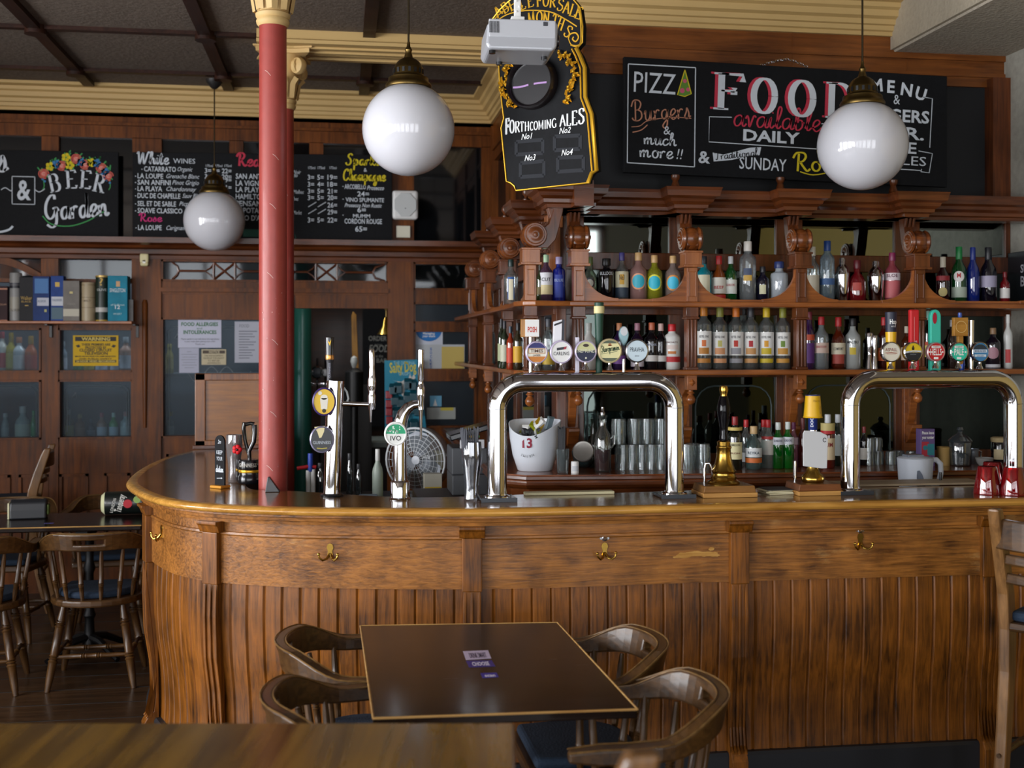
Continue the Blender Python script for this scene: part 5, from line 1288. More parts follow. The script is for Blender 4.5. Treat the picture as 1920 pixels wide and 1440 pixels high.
s.build(mat('#1c2a2a', .6), t, cyl=(.118, -PI/2-.12), M=Matrix.Scale(.86, 4, (0, 1, 0)))
rnd = random.Random(11)
for i in range(13):
    a = rnd.uniform(0, 6.28); rr = rnd.uniform(0, .075); h = .1
    colr = ('#e0e0dc', '#3a3a40', '#c8a020', '#5a6a70', '#a8b020')[i % 5]
    m = thing('sauce_sachet', 'crumpled sauce sachet in the white ice bucket', 'sachet', (c.x+rr*math.cos(a), c.y+rr*.7*math.sin(a), CZ+.17+rnd.uniform(0, .03)+.02*math.cos(a)), a, 'sauce sachets in the ice bucket')
    g = G().at((0, 0, 0), rx=rnd.uniform(-.6, .6), ry=rnd.uniform(-.9, .9)); w = .018
    g.add([(-w, 0, -.035), (w, 0, -.035), (w, 0, .035), (-w, 0, .035), (-w*.5, -.006, -.025), (w*.5, -.006, -.025), (w*.5, -.006, .025), (-w*.5, -.006, .025), (-w*.5, .006, -.025), (w*.5, .006, -.025), (w*.5, .006, .025), (-w*.5, .006, .025)],
          [(0, 1, 5, 4), (1, 2, 6, 5), (2, 3, 7, 6), (3, 0, 4, 7), (4, 5, 6, 7), (0, 1, 9, 8), (1, 2, 10, 9), (2, 3, 11, 10), (3, 0, 8, 11), (8, 9, 10, 11)])
    g.build('packet', mat(colr, .3, .2), m)
# glass of black straws
def straws(loc, n, r, h, colr, label, group, tilt=.12, seed=1, rad=.0032):
    rnd = random.Random(seed)
    for i in range(n):
        a = 2*PI*i*.381966*2.7; rr = r*math.sqrt((i+.5)/n)
        p0 = (rr*.8*math.cos(a), rr*.8*math.sin(a), .012); L_ = h*rnd.uniform(.94, 1.0)
        p1 = (rr*math.cos(a)+tilt*L_*.3*math.cos(a), rr*math.sin(a)+tilt*L_*.3*math.sin(a), L_)
        tag(G().tube([p0, p1], rad, 6).build('drinking_straw', mat(colr, .4), None), label, 'straw', group).location = loc
y = 5.17; loc = (PXZ(1055, y), y, CZ)
t = thing('straw_tumbler', 'clear tumbler holding black straws beside the white ice bucket', 'glass', loc)
G().lathe([(.022, 0), (.026, .004), (.03, .11), (.028, .11), (.024, .008), (.0001, .008)], 20, cap=False).build('bowl', TUMB, t)
straws(loc, 26, .024, .215, '#1c1d22', 'black straw bundled upright in the clear tumbler beside the ice bucket', 'black straws beside the ice bucket', .02, 2)
# salt pot, tilted jar, pitcher
y = 5.15
t = thing('salt_pot', 'small white pot standing before the tilted jar', 'pot', (PXZ(1078, y), y, CZ)); G().lathe([(.017, 0), (.018, .002), (.018, .05), (.016, .055), (0, .057)], 18).build('body', WHITE, t)
G().patch(.0185, .012, .035, .9).build('label', mat('#c8ccd0', .6), t)
y = 5.25; p = PY(1098, 846, y)
t = thing('tilted_jar', 'glass jar lying tilted with its round metal lid facing the room', 'jar', (p.x, y, CZ))
g = G().at((0, .06, .085), rx=-.35, rz=-.25)
g.lathe([(.0001, -.13), (.05, -.13), (.054, -.12), (.054, -.02), (.044, .0)], 24, ax='Y', cap=False); g.build('body', glass('#b8c4c0', .35, '#4a6a6c', .12), t)
g = G().at((0, .05, .083), rx=-.35, rz=-.25); g.lathe([(.045, -.0), (.05, .0), (.05, .018), (.046, .022), (.038, .019), (.0001, .019)], 28, ax='Y'); g.build('lid', mat('#9a9690', .35, .6), t)
y = 5.2
t = thing('pitcher', 'round glass pitcher half full of dark red drink', 'pitcher', (PXZ(1130, y), y, CZ)); q = MPP(1130, y)
G().lathe([(.034, 0), (.038, .006), (.04, .13), (.036, .17), (.02, .2), (.016, .215), (.016, .245), (.022, .262), (.02, .262), (.014, .245)], 24, cap=False).build('body', glass('#d8dcd8', .06, '#a0a8a4', .14), t)
G().lathe([(.0001, .006), (.036, .008), (.038, .105), (.0001, .105)], 24).build('red_drink', mat('#4a0c1e', .1), t)
G().tube([(.036, 0, .15), (.055, 0, .17), (.056, 0, .13), (.04, 0, .11)], .005, 8).build('handle', glass('#d8dcd8', .2, '#a0a8a4', .14), t)
G().lathe([(.012, .255), (.013, .275), (.008, .28), (.007, .3), (.0001, .302)], 12).build('stopper', STEEL, t)
# kettle-shaped white jug and things on the right of the back counter
y = 4.97; c = (PXZ(1727, 5.02), 5.07, CZ)
q = MPP(1727, 5.07)
t = thing('electric_kettle', 'white plastic kettle with grey stripe and big loop handle behind the grey board', 'kettle', (PXZ(1716, 4.86), 4.86, 1.0505))
G().lathe([(.062, 0), (.068, .005), (.074, .06), (.078, .13), (.08, .145), (.074, .15), (.03, .156), (0, .157)], 32).build('body', mat('#c4cad4', .35, 0, .2), t)
G().tube([(.06, -.01, .138), (.095, -.012, .138), (.115, -.012, .12), (.118, -.012, .08), (.108, -.012, .035), (.085, -.012, .018), (.06, -.01, .018)], [.012, .0125, .0125, .012, .0125, .0125, .012], 12).build('handle', mat('#c4cad4', .35, 0, .2), t)
s = Sheet(); s.poly([(-.012, .005), (.026, .005), (.022, .04), (.008, .08), (-.004, .098), (-.014, .096), (-.016, .07)]); s.build(mat('#5a6270', .4), t, cyl=(.0785, -PI/2-.2), name='grey_stripe')
G().box(-.05, .03, -.03, .03, .15, .163).build('lid_handle', mat('#7a808a', .4), t, .006)
y = 5.2
p = PY(1738, 850, y)
t = thing('leaflet_holder', 'tall purple printed leaflet box right of the white kettle', 'leaflet', (PXZ(1738, y), y, CZ)); h = ZY(804, y, 1738)-CZ; w = 28*MPP(1738, y)/2
G().box(-w, w, -.01, .04, 0, h).build('box', mat('#5c4a78', .5), t, .002)
s = Sheet(); s.text('Please leave', 0, h*.86, .014, w=w*1.7, al='C', bold=.02); s.text('your number', 0, h*.74, .014, w=w*1.7, al='C', bold=.02); s.build(WHITE, t, -.0108)
s = Sheet(); s.rect(-w*.9, w*.1, .01, h*.66); s.build(mat('#a83040', .5), t, -.0106, 'printed_picture'); s = Sheet(); s.rect(-w*.1, w*.9, h*.3, h*.6).disc(-w*.4, h*.5, .012); s.build(mat('#2a7a84', .5), t, -.0107, 'printed_picture')
y = 5.24; t = thing('paper_cup', 'kraft brown paper cup between leaflet box and glass jar', 'cup', (PXZ(1770, y), y, CZ)); G().lathe([(.026, 0), (.029, 0), (.034, .085), (.036, .088), (.034, .09), (.031, .086), (.0001, .02)], 20).build('cup', mat('#a5854c', .6), t)
y = 5.2; t = thing('glass_jar', 'large lidded glass jar of white sugar and purple packets on the back counter', 'jar', (PXZ(1800, y), y, CZ))
G().lathe([(.036, 0), (.044, .006), (.05, .06), (.052, .115), (.05, .118), (.048, .11), (.04, .01), (.0001, .01)], 26, cap=False).build('body', glass('#d0d8dc', .06, '#9aa4aa', .16), t)
G().lathe([(.056, .118), (.058, .124), (.04, .145), (.014, .158), (.01, .166), (.016, .176), (.012, .188), (0, .19)], 26).build('lid', glass('#6a7478', .3, '#5a6468', .2), t)
G().lathe([(.0001, .011), (.038, .012), (.044, .06), (.0001, .07)], 20).build('sugar', mat('#c8c0bc', .9, bump=.8, bscale=200), t)
G().at((.0, 0, .085), ry=.5, rz=.3).cbox((0, 0, 0), (.05, .02, .035)).build('purple_packet', mat('#3a3060', .5), t)
y = 5.12; t = thing('grey_bowl', 'small grey bowl at the right of the back counter', 'bowl', (PXZ(1846, y), y, CZ)); G().lathe([(.018, 0), (.02, .004), (.034, .02), (.042, .045), (.04, .046), (.032, .022), (.0001, .008)], 24).build('bowl', mat('#7a7874', .4), t)
y = 5.28; t = thing('steel_milk_jug', 'little steel jug behind the grey bowl', 'jug', (PXZ(1824, y), y, CZ)); G().lathe([(.026, 0), (.028, .003), (.026, .06), (.03, .075), (.028, .075), (.022, .01), (.0001, .01)], 20, cap=False).build('body', mat('#8a929a', .3, .8), t); G().tube([(.026, 0, .065), (.045, 0, .06), (.044, 0, .03), (.027, 0, .02)], .004, 8).build('handle', STEEL, t)
y = 5.3; t = thing('sauce_jar', 'dark jar with cream label and pale cap, rightmost on the back counter', 'jar', (PXZ(1873, y), y, CZ)); G().lathe([(.036, 0), (.038, .004), (.038, .1), (.034, .11)], 22).build('body', DARKB, t); G().patch(.0385, .02, .07, 1.2).build('label', mat('#c8b890', .6), t); G().lathe([(.038, .105), (.04, .125), (.03, .13), (0, .13)], 18).build('lid', mat('#a8946c', .8), t)
# grey board lying on the front counter's inner side
a = PZ(1640, 917, 1.1); 
# ================================================================ BEER FONTS ON THE COUNTER
CT = 1.1005
PURP = mat('#d8d0e4', .3)
def disc_badge(parent, c, r, rz, face, rim, name='badge', stem=True, ry=0):
    g = G().at(c, ry=ry); sc = rz/r
    pr = [(r, -.012), (r*1.03, -.004), (r*1.0, .006), (r*.9, .008), (r*.88, .004)]
    n = 36
    g.add([(q*math.cos(2*PI*i/n), -d, q*sc*math.sin(2*PI*i/n)) for q, d in pr for i in range(n)], [(j*n+i, j*n+(i+1) % n, (j+1)*n+(i+1) % n, (j+1)*n+i) for j in range(4) for i in range(n)], True)
    g.f.append(tuple(range(n))); g.s.append(False)
    o = g.build(name, rim, parent)
    g = G().at(c, ry=ry); g.add([(r*.885*math.cos(2*PI*i/n), -.0045, r*.885*sc*math.sin(2*PI*i/n)) for i in range(n)], [tuple(range(n))]); g.build('face', face, o)
    if stem: G().lathe([(.014, -rz-.028), (.012, -rz-.02), (.007, -rz-.012), (.007, -rz)], 12, c).build('stem', CHROME, o)
    return o
def face_sheet(badge, c, k, m, dy=-.0052, nm='lettering'):
    return k.build(m, badge, name=nm, M=Matrix.Translation((c[0], c[1]+dy, c[2])))
def half_disc(r, lo, up, n=24):
    """slice of the face between two heights (fractions of r)"""
    s = Sheet(); P = []
    zs = [lo+(up-lo)*i/n for i in range(n+1)]
    for z in zs: P.append((-r*math.sqrt(max(0, 1-z*z)), z*r))
    for z in reversed(zs): P.append((r*math.sqrt(max(0, 1-z*z)), z*r))
    s.poly(P); return s
def arch(pl, pr, ytop, label, rleg=.0385):
    Y = 4.44
    xl, xr = PXZ(pl, Y), PXZ(pr, Y); cx = (xl+xr)/2
    zt = ZY(ytop, Y, (pl+pr)/2)
    t = thing('beer_font', label, 'beer font', (cx, Y, CT))
    w = (xr-xl)/2; H = zt-CT; R = .105
    pts = [(-w, 0, .02), (-w, 0, H-R-.004), (-w, 0, H-R)]+[(-w+R-R*math.cos(a), 0, H-R+R*math.sin(a)) for a in [PI/2*k/9 for k in range(1, 10)]]
    pts += [(-w+R+.004, 0, H), (w-R-.004, 0, H)]+[(w-R+R*math.sin(a), 0, H-R+R*math.cos(a)) for a in [PI/2*k/9 for k in range(0, 10)]]+[(w, 0, H-R-.004), (w, 0, .02)]
    G().tube(pts, rleg, 40).build('arched_tube', CHROME, t)
    for sg in (-1, 1):
        b = G().box(sg*w-.07, sg*w+.07, -.065, .075, 0, .012).build('base_plate', BLACKP, t, .003)
        G().box(sg*w-.07, sg*w+.07, -.068, -.062, .0, .016).build('edge', mat('#34383e', .4, .3), b)
        G().lathe([(rleg*1.35, .012), (rleg*1.32, .017), (rleg*1.05, .021), (rleg*1.02, .026)], 36, (sg*w, 0, 0)).build('collar', CHROME, t)
        G().lathe([(rleg+.0008, H-R-.001), (rleg+.0014, H-R+.001), (rleg+.0008, H-R+.003)], 36, (sg*w, 0, 0), cap=False).build('seam_ring', STEEL, t)
    return t, Y, cx, H
def bpos(px, py, Y, cx): 
    return (PXZ(px, Y)-cx, -.035+.035, ZY(py, Y, px)-CT)
t, Y, cx, H = arch(932, 1264, 716, 'left chrome arched beer font with five round badges on the counter')
zb = lambda px, py: bpos(px, py, Y, cx)
q = MPP(1050, Y)
V = mat('#c8bcd8', .25, .2)
c = zb(1006, 661); b = disc_badge(t, c, .044, .044, mat('#e0dccc', .4), V)
face_sheet(b, c, half_disc(.039, .45, .98), mat('#2a2a6a', .5), nm='blue_top'); face_sheet(b, c, half_disc(.039, -.95, -.4), mat('#c87a2a', .5), nm='orange_foot')
face_sheet(b, c, Sheet().frame(-.034, .034, -.004, .016, .0025), mat('#b87a3a', .5), nm='frame')
face_sheet(b, c, Sheet().text('TIMES', 0, .001, .011, w=.05, al='C', bold=.02).text('LAGER', 0, -.014, .007, w=.03, al='C', bold=.02), mat('#6a4a3a', .5), -.0056)
c = zb(1052, 660); b = disc_badge(t, c, .0455, .0455, WHITE, V)
face_sheet(b, c, Sheet().text('CARLING', 0, -.013, .014, w=.062, al='C', bold=.005), mat('#23242c', .5)); face_sheet(b, c, Sheet().poly([(-.018, .006), (.018, .011), (.022, .022), (-.018, .016)]), mat('#2a2c34', .5), nm='flash'); face_sheet(b, c, Sheet().poly([(.008, .0098), (.018, .011), (.022, .022), (.012, .0195)]), mat('#a83040', .5), -.0056, 'flash')
c = zb(1098, 659); b = disc_badge(t, c, .044, .044, mat('#c8c890', .4), V)
face_sheet(b, c, half_disc(.039, -.98, -.1), mat('#1c2440', .5), nm='dark_foot'); face_sheet(b, c, Sheet().poly([(-.036, .006), (0, .0), (.036, .006), (.034, -.014), (0, -.006), (-.034, -.014)]), mat('#1c2440', .5), -.0054, 'banner')
face_sheet(b, c, Sheet().text('NEPTUNE', 0, -.004, .012, w=.064, al='C', bold=.01).disc(0, -.026, .004), mat('#d8d8c4', .5), -.0058); face_sheet(b, c, Sheet().disc(0, .024, .012, 14, .006), mat('#3a2c22', .5), -.0056, 'crest')
c = zb(1143, 658); b = disc_badge(t, c, .0485, .0485, mat('#e0d8a0', .4), mat('#c8b890', .3, .3))
face_sheet(b, c, half_disc(.042, .72, .99), mat('#5a6250', .5), nm='band'); face_sheet(b, c, half_disc(.042, -.99, -.66), mat('#5a6250', .5), nm='band')
s = Sheet().letters('Staropramen'.replace('S', 'S'), -.034, -.006, .026, 'SCRIPT', .09, .06, w=.074, rot=.14); s.stroke([(-.036, -.012), (.03, -.002)], .0015); face_sheet(b, c, s, mat('#2a4a2a', .5)); face_sheet(b, c, Sheet().disc(.0, .025, .006).rect(-.008, .008, .02, .024), mat('#b87a4a', .5), nm='crest')
c = zb(1194, 658); b = disc_badge(t, c, .0465, .0465, mat('#b4c4cc', .3, .2), STEEL)
face_sheet(b, c, Sheet().text('PRAVHA', 0, -.003, .017, w=.058, al='C', bold=.005).text('pilsner', 0, -.022, .006, w=.018, al='C'), mat('#22303c', .5))
# tap handles standing behind the badges
def hs(px0, px1, py0, py1): 
    a = zb(px0, py1); d = zb(px1, py0); return a[0], d[0], a[2], d[2]
x0, x1, z0, z1 = hs(985, 1011, 598, 632)
h = G().box(x0-.012, x1, .03, .05, z0, z1).build('tap_handle', wood('#7a4a1a', '#b8823a', 'Z'), t, .002); G().box(x0+.004, x1+.004, .026, .03, z0+.002, z1-.002).build('pump_clip', WHITE, h)
Sheet().text('POSH', (x0+x1)/2+.004, z0+.02, .02, w=.036, al='C', bold=.03).build(mat('#c03a28', .5), h, .0255)
G().cyl(((x0+x1)/2, .04, H+.03), .008, z0-H-.03, 10).build('handle_stem', CHROME, t)
x0, x1, z0, z1 = hs(1040, 1057, 600, 648)
h = G().prism([(x0-.002, z0-.03), (x1-.004, z0-.03), (x1, z1+.003), (x0+.002, z1-.006)], .028, .05, 'XZ').build('tap_handle', mat('#e4e4ea', .35), t, .002)
G().prism([(x1-.003, z0-.03), (x1+.005, z0-.03), (x1+.009, z1+.003), (x1+.001, z1+.003)], .028, .05, 'XZ').build('dark_edge', mat('#20222e', .4), h)
Sheet().text('CARLING', x0+.024, z0-.045, .016, w=.055, rot=PI/2, bold=.01).poly([(x0+.003, z1-.024), (x1-.002, z1-.012), (x1-.001, z1-.004), (x0+.003, z1-.016)]).build(mat('#23242c', .5), h, .0275)
a = zb(1128, 640); zz = zb(1128, 566)[2]
h = G().lathe([(.013, H+.03), (.014, a[2]-.02), (.017, a[2]+.07), (.019, zz-.002), (.015, zz), (0, zz)], 18, (a[0], .045, 0)).build('tap_handle', mat('#123f30', .5), t)
G().lathe([(.0195, zz-.045), (.0215, zz-.043), (.0215, zz-.017), (.0195, zz-.015)], 18, (a[0], .045, 0), cap=False).build('cream_collar', mat('#d4c890', .5), h)
a = zb(1174, 640)
h = G().at((a[0], .04, zb(1174, 628)[2])).prism([(.021*math.cos(q)*(1-.32*(math.sin(q) < 0)*abs(math.sin(q))), .036*math.sin(q)*(1.25 if math.sin(q) < 0 else 1)) for q in [2*PI*k/26 for k in range(26)]], -.008, .008, 'XZ').build('tap_handle', mat('#7a9aa0', .3, .3), t, .004)
G().at((a[0]-.001, .03, zb(1174, 621)[2])).prism([(.014*math.cos(q), .018*math.sin(q)) for q in [2*PI*k/20 for k in range(20)]], -.003, .003, 'XZ').build('pale_disc', mat('#c8ccd0', .4), h)
G().cyl((a[0], .04, H+.03), .007, .06, 10).build('handle_stem', CHROME, t)
a = zb(1086, 650); G().box(a[0]-.008, a[0]+.008, .03, .045, H+.03, zb(1086, 632)[2]).build('tap_handle', mat('#dcd8e8', .4), t, .003)

t, Y, cx, H = arch(1594, 1900, 711, 'right chrome arched beer font with five round badges on the counter')
for px, r, face in ((1670, .042, mat('#dcd6c4', .4)), (1711, .041, mat('#d8b81c', .4)), (1754, .040, mat('#b81820', .4)), (1797, .040, mat('#2ac0a0', .4)), (1837, .038, mat('#3a7aa8', .4))):
    c = zb(px, 660); b = disc_badge(t, c, r, r if px != 1837 else r*1.12, face, CHROME if px != 1754 else mat('#c8a8a8', .2, .6))
    if px == 1670:
        face_sheet(b, c, Sheet().text('ASPALL', 0, .003, .013, w=.052, al='C', bold=.005), mat('#7a2a24', .5)); s = Sheet().stroke([(-.026, -.004), (0, -.002), (.026, -.005)], .003); s.stroke([(-.02, -.008), (.02, -.008)], .0015); face_sheet(b, c, s, mat('#9a4a34', .5), nm='swash')
    if px == 1711:
        face_sheet(b, c, half_disc(r*.88, -.98, -.05), mat('#15161c', .5), nm='black_half'); face_sheet(b, c, Sheet().poly([(-.035, -.006), (0, .002), (.035, -.001), (.034, .006), (0, .007), (-.035, .002)]), mat('#c8ccd0', .5), -.0056, 'pale_band')
        face_sheet(b, c, Sheet().disc(0, .016, .006).rect(-.005, .005, .008, .014).disc(0, .024, .003), mat('#3a2c10', .5), nm='crest'); face_sheet(b, c, Sheet().text('MADRI', 0, -.004, .007, w=.04, al='C', shear=.2).text('EXCEPCIONAL', 0, -.012, .004, w=.026, al='C'), mat('#9aa0a8', .5), -.006)
    if px in (1754, 1797):
        wd = mat('#ecebe6', .5); s = Sheet().text('HELLS' if px == 1754 else 'PALE', 0, -.013, .026, w=.05 if px == 1754 else .042, al='C', bold=.02).rect(-.02, .02, .016, .026).rect(-.01, .01, -.03, -.021)
        s.poly([(-.034, 0), (-.029, .004), (-.024, 0), (-.029, -.004)]).poly([(.034, 0), (.029, .004), (.024, 0), (.029, -.004)]); face_sheet(b, c, s, wd)
        face_sheet(b, c, Sheet().text('CAMDEN', 0, .0185, .005, w=.03, al='C', bold=.02), mat('#8a2a2a' if px == 1754 else '#1a7a64', .5), -.0058)
    if px == 1837:
        face_sheet(b, c, half_disc(r*.85, .35, .98), mat('#22303a', .5), nm='dark_top'); face_sheet(b, c, Sheet().rect(-.03, .03, -.002, .01).rect(-.026, .026, -.02, -.01), mat('#c8d4dc', .5), nm='bands'); face_sheet(b, c, Sheet().text('BREAKER', 0, .0, .008, w=.05, al='C', bold=.01).text('LAGER', 0, -.019, .006, w=.03, al='C'), mat('#2a4a78', .5), -.0058)
x0, x1, z0, z1 = hs(1672, 1695, 585, 640)
h = G().lathe([(.016, H+.03), (.02, z0-.02), (.0245, z1), (.022, z1+.002)], 24, ((x0+x1)/2, .06, 0)).build('tap_handle', mat('#1c2034', .5), t)
zy = zb(1683, 622)[2]; G().lathe([(.0166, H+.031), (.0205, z0-.02), (.0226, zy)], 24, ((x0+x1)/2, .06, 0), cap=False).build('yellow_beer', mat('#d8a818', .3), h)
Sheet().text('Hop', -.001, zb(1683, 607)[2], .019, w=.03, al='C', bold=.02).text('HOUSE', 0, zb(1683, 613)[2], .006, w=.02, al='C').build(WHITE, h, cyl=(.0248, -PI/2), M=Matrix.Translation(((x0+x1)/2, .06, 0)))
x0, x1, z0, z1 = hs(1714, 1731, 580, 650)
h = G().box(x0, x1, .03, .055, H+.03, z1).build('tap_handle', mat('#c01820', .5), t, .006); Sheet().text('CAMDEN HELLS', x0+.028, H+.05, .008, w=.11, rot=PI/2, bold=.02).rect(x0+.016, x0+.017, H+.04, z1-.03).build(mat('#e8c8c8', .5), h, .0295)
x0, x1, z0, z1 = hs(1753, 1771, 580, 650); xm = (x0+x1)/2; rr = (x1-x0)/2+.002
h = G().prism([(xm-rr, H+.03), (xm+rr, H+.03)]+[(xm+rr*math.cos(q), z1-.03+.03*math.sin(q)) for q in [PI*k/12 for k in range(13)]], .03, .055, 'XZ').build('tap_handle', mat('#38b8a0', .5), t, .004)
G().prism([(xm-.006+.009*math.cos(q), z1-.036+.024*math.sin(q)) for q in [2*PI*k/18 for k in range(18)]], .028, .034, 'XZ').build('red_loop', mat('#a01c34', .3), h); Sheet().text('CAMDEN PALE', xm+.014, H+.05, .008, w=.09, rot=PI/2, bold=.02).build(mat('#c8f0e4', .5), h, .0295)
x0, x1, z0, z1 = hs(1796, 1823, 595, 630)
h = G().box(x0, x1, .03, .05, z0, z1).box((x0+x1)/2-.012, (x0+x1)/2+.012, .032, .048, H+.06, z0).build('tap_handle', wood('#8a5a22', '#b8863c', 'X', .4, .2), t, .002)
G().lathe([(.024, 0), (.0245, .001), (.0225, .001)], 28, ((x0+x1)/2, .0298, (z0+z1)/2), 'Y', cap=False).build('carved_ring', mat('#d8b878', .5), h); G().lathe([(.007, z1), (.0085, z1+.004), (.008, z1+.02), (0, z1+.022)], 12, ((x0+x1)/2, .04, 0)).build('blue_knob', mat('#2a4a9a', .3), h)
a = zb(1814, 660); G().lathe([(.01, H+.03), (.014, H+.06), (.01, H+.09), (.014, H+.12), (.008, H+.13)], 14, (a[0], .045, 0)).build('handle_stem', mat('#1c3a8a', .25, .4), t)
a = zb(1833, 660); G().lathe([(.009, H+.03), (.011, H+.1), (.013, H+.13), (.0115, H+.16), (.0125, zb(1833, 600)[2]), (0, zb(1833, 598)[2])], 14, (a[0], .05, 0)).build('tap_handle', CHROME, t)

# ---- straight chrome font on the left
Y = 4.66; x = PXZ(622, Y)
t = thing('beer_font', 'straight chrome beer font tower with yellow and black oval badges near the red column', 'beer font', (x, Y, CT))
zz = lambda py: ZY(py, Y, 622)-CT
xx = lambda px: PXZ(px, Y)-x
TL = .035
def lean(z): return z*.033
H = zz(714)
G().tube([(lean(.01), 0, .006), (lean(H*.5), 0, H*.5), (lean(H), 0, H)], [.034, .0345, .035], 36).build('tower', CHROME, t)
G().lathe([(.046, 0), (.047, .006), (.036, .012)], 32).build('base_ring', BLACKP, t)
h = G().lathe([(.012, H), (.0135, H+.07), (.0165, H+.085)], 20, (-.008, 0, 0)).build('tap_handle', mat('#17171f', .45), t)
G().lathe([(.0172, H+.085), (.018, H+.09), (.018, H+.1), (.0172, H+.104)], 20, (-.008, 0, 0)).build('gold_ring', mat('#c08a4a', .25, .8), h)
G().lathe([(.017, H+.104), (.0185, H+.15), (.0195, zz(633)), (.016, zz(632)), (0, zz(632))], 20, (-.008, 0, 0)).build('top_cap', BLACKP, h)
s = Sheet().poly([(-.007, .004), (.006, .008), (.004, -.006), (.001, -.018), (-.006, -.004)]); s.build(GOLD, h, cyl=(.0192, -PI/2), M=Matrix.Translation((-.008, 0, zz(640))), name='gilt_harp')
Sheet().text('GUINNESS', .003, H+.012, .007, w=.06, rot=PI/2).build(mat('#a8a8b8', .5), h, cyl=(.0138, -PI/2), M=Matrix.Translation((-.008, 0, 0)))
zt = zz(757)
G().tube([(lean(zt)+.03, 0, zt), (xx(693), -.01, zt-.004)], [.0105, .0085], 14).build('side_arm', CHROME, t)
h = G().lathe([(.0125, zz(768)), (.016, zz(758)), (.016, zz(742)), (.012, zz(736)), (.017, zz(728)), (.017, zz(715)), (.013, zz(706)), (.0115, zz(690)), (.0125, zz(660)), (.01, zz(655)), (0, zz(654))], 18, (xx(697), -.01, 0)).build('side_tap', CHROME, t)
G().lathe([(.0035, zz(792)), (.0065, zz(772)), (.0085, zz(764))], 12, (xx(695), -.01, 0)).build('spout', CHROME, h)
G().tube([(lean(H)+.03, .01, zz(726)), (.06, .01, zz(735)), (.066, .01, zz(748)), (.058, .008, zz(756))], .0045, 8).build('beer_pipe', mat('#c8d0d4', .3), t)
cA = (xx(608), -.045, zz(752)); b = disc_badge(t, cA, .046, .056, mat('#d8b01c', .4), mat('#3a2c66', .25, .2), stem=False)
s = Sheet().poly([(-.012, -.03), (.012, -.03), (.016, .014), (-.016, .014)]).disc(0, .018, .014, 14, .01).disc(-.016, .034, .008); face_sheet(b, cA, s, mat('#d8d4c8', .5), nm='beer_glass'); s = Sheet().disc(.0, -.036, .008); face_sheet(b, cA, s, mat('#2a2418', .5), nm='hop_emblem')
cB = (xx(604), -.045, zz(822)); b = disc_badge(t, cB, .0475, .053, mat('#14151a', .3), mat('#8a88a4', .2, .5), stem=False)
s = Sheet().poly([(-.03, .05), (.012, .054), (.008, .03), (-.002, .008), (-.01, .006), (-.018, .03)]); face_sheet(b, cB, s, mat('#d8cc9c', .5), -.006, 'harp'); s = Sheet().text('GUINNESS', 0, -.018, .012, w=.07, al='C', bold=.01); face_sheet(b, cB, s, mat('#a8b0b8', .5)); s = Sheet().stroke([(-.02, -.034), (0, -.036), (.02, -.034)], .004); face_sheet(b, cB, s, mat('#a89a3a', .5), nm='gold_line')
for c_ in (cA, cB): G().tube([(c_[0]+.01, -.03, c_[2]), (lean(c_[2]), -.02, c_[2])], .01, 10).build('badge_arm', BLACKP, t)

# ---- swan-neck font
Y = 4.53; x = PXZ(750, Y)
t = thing('beer_font', 'chrome swan-neck beer font with green and white round badge beside the fan', 'beer font', (x, Y, CT))
zz = lambda py: ZY(py, Y, 750)-CT
xx = lambda px: PXZ(px, Y)-x
zt = zz(757)
pts = [(0, 0, .006), (0, 0, zz(811)), (0, 0, zz(806)), (.003, 0, zz(790)), (.014, .0, zz(775)), (.03, 0, zz(765)), (.052, 0, zz(759)), (xx(790), 0, zz(757))]
G().tube(pts, [.0275, .0275, .0275, .0265, .024, .021, .018, .0145], 28).build('swan_neck', CHROME, t)
G().lathe([(.042, 0), (.043, .004), (.0385, .008), (.0385, .066), (.036, .07), (.028, .074)], 32).build('base_sleeve', CHROME, t)
h = G().lathe([(.0125, zz(768)), (.0135, zz(750)), (.0165, zz(742)), (.0165, zz(728)), (.012, zz(722)), (.0095, zz(716)), (.0125, zz(712)), (.0125, zz(656)), (0, zz(655))], 18, (xx(789), -.008, 0)).build('tap', CHROME, t)
G().lathe([(.0035, zz(824)), (.0075, zz(775)), (.009, zz(766))], 12, (xx(789), -.008, 0)).build('spout', CHROME, h)
c = (xx(741), -.036, zz(812)); b = disc_badge(t, c, .0435, .047, mat('#e2e4e0', .4), WHITE, stem=False)
s = half_disc(.038, .02, .98); face_sheet(b, c, s, mat('#1c9a6a', .5), nm='green_tree'); s = Sheet()
rnd = random.Random(4)
for i in range(16):
    a = rnd.uniform(.15, 3.0); r = rnd.uniform(.008, .034); s.disc(r*math.cos(a), r*math.sin(a)+.002, rnd.uniform(.002, .004), 7)
s.rect(-.002, .002, -.006, .016); face_sheet(b, c, s, mat('#dff0e6', .5), -.0056, 'leaves'); s = Sheet().text('IVO', 0, -.026, .018, w=.042, al='C', bold=.01); face_sheet(b, c, s, mat('#1c1f24', .5))
G().tube([(c[0], -.03, c[2]), (0, -.02, c[2])], .009, 10).build('badge_arm', CHROME, t)

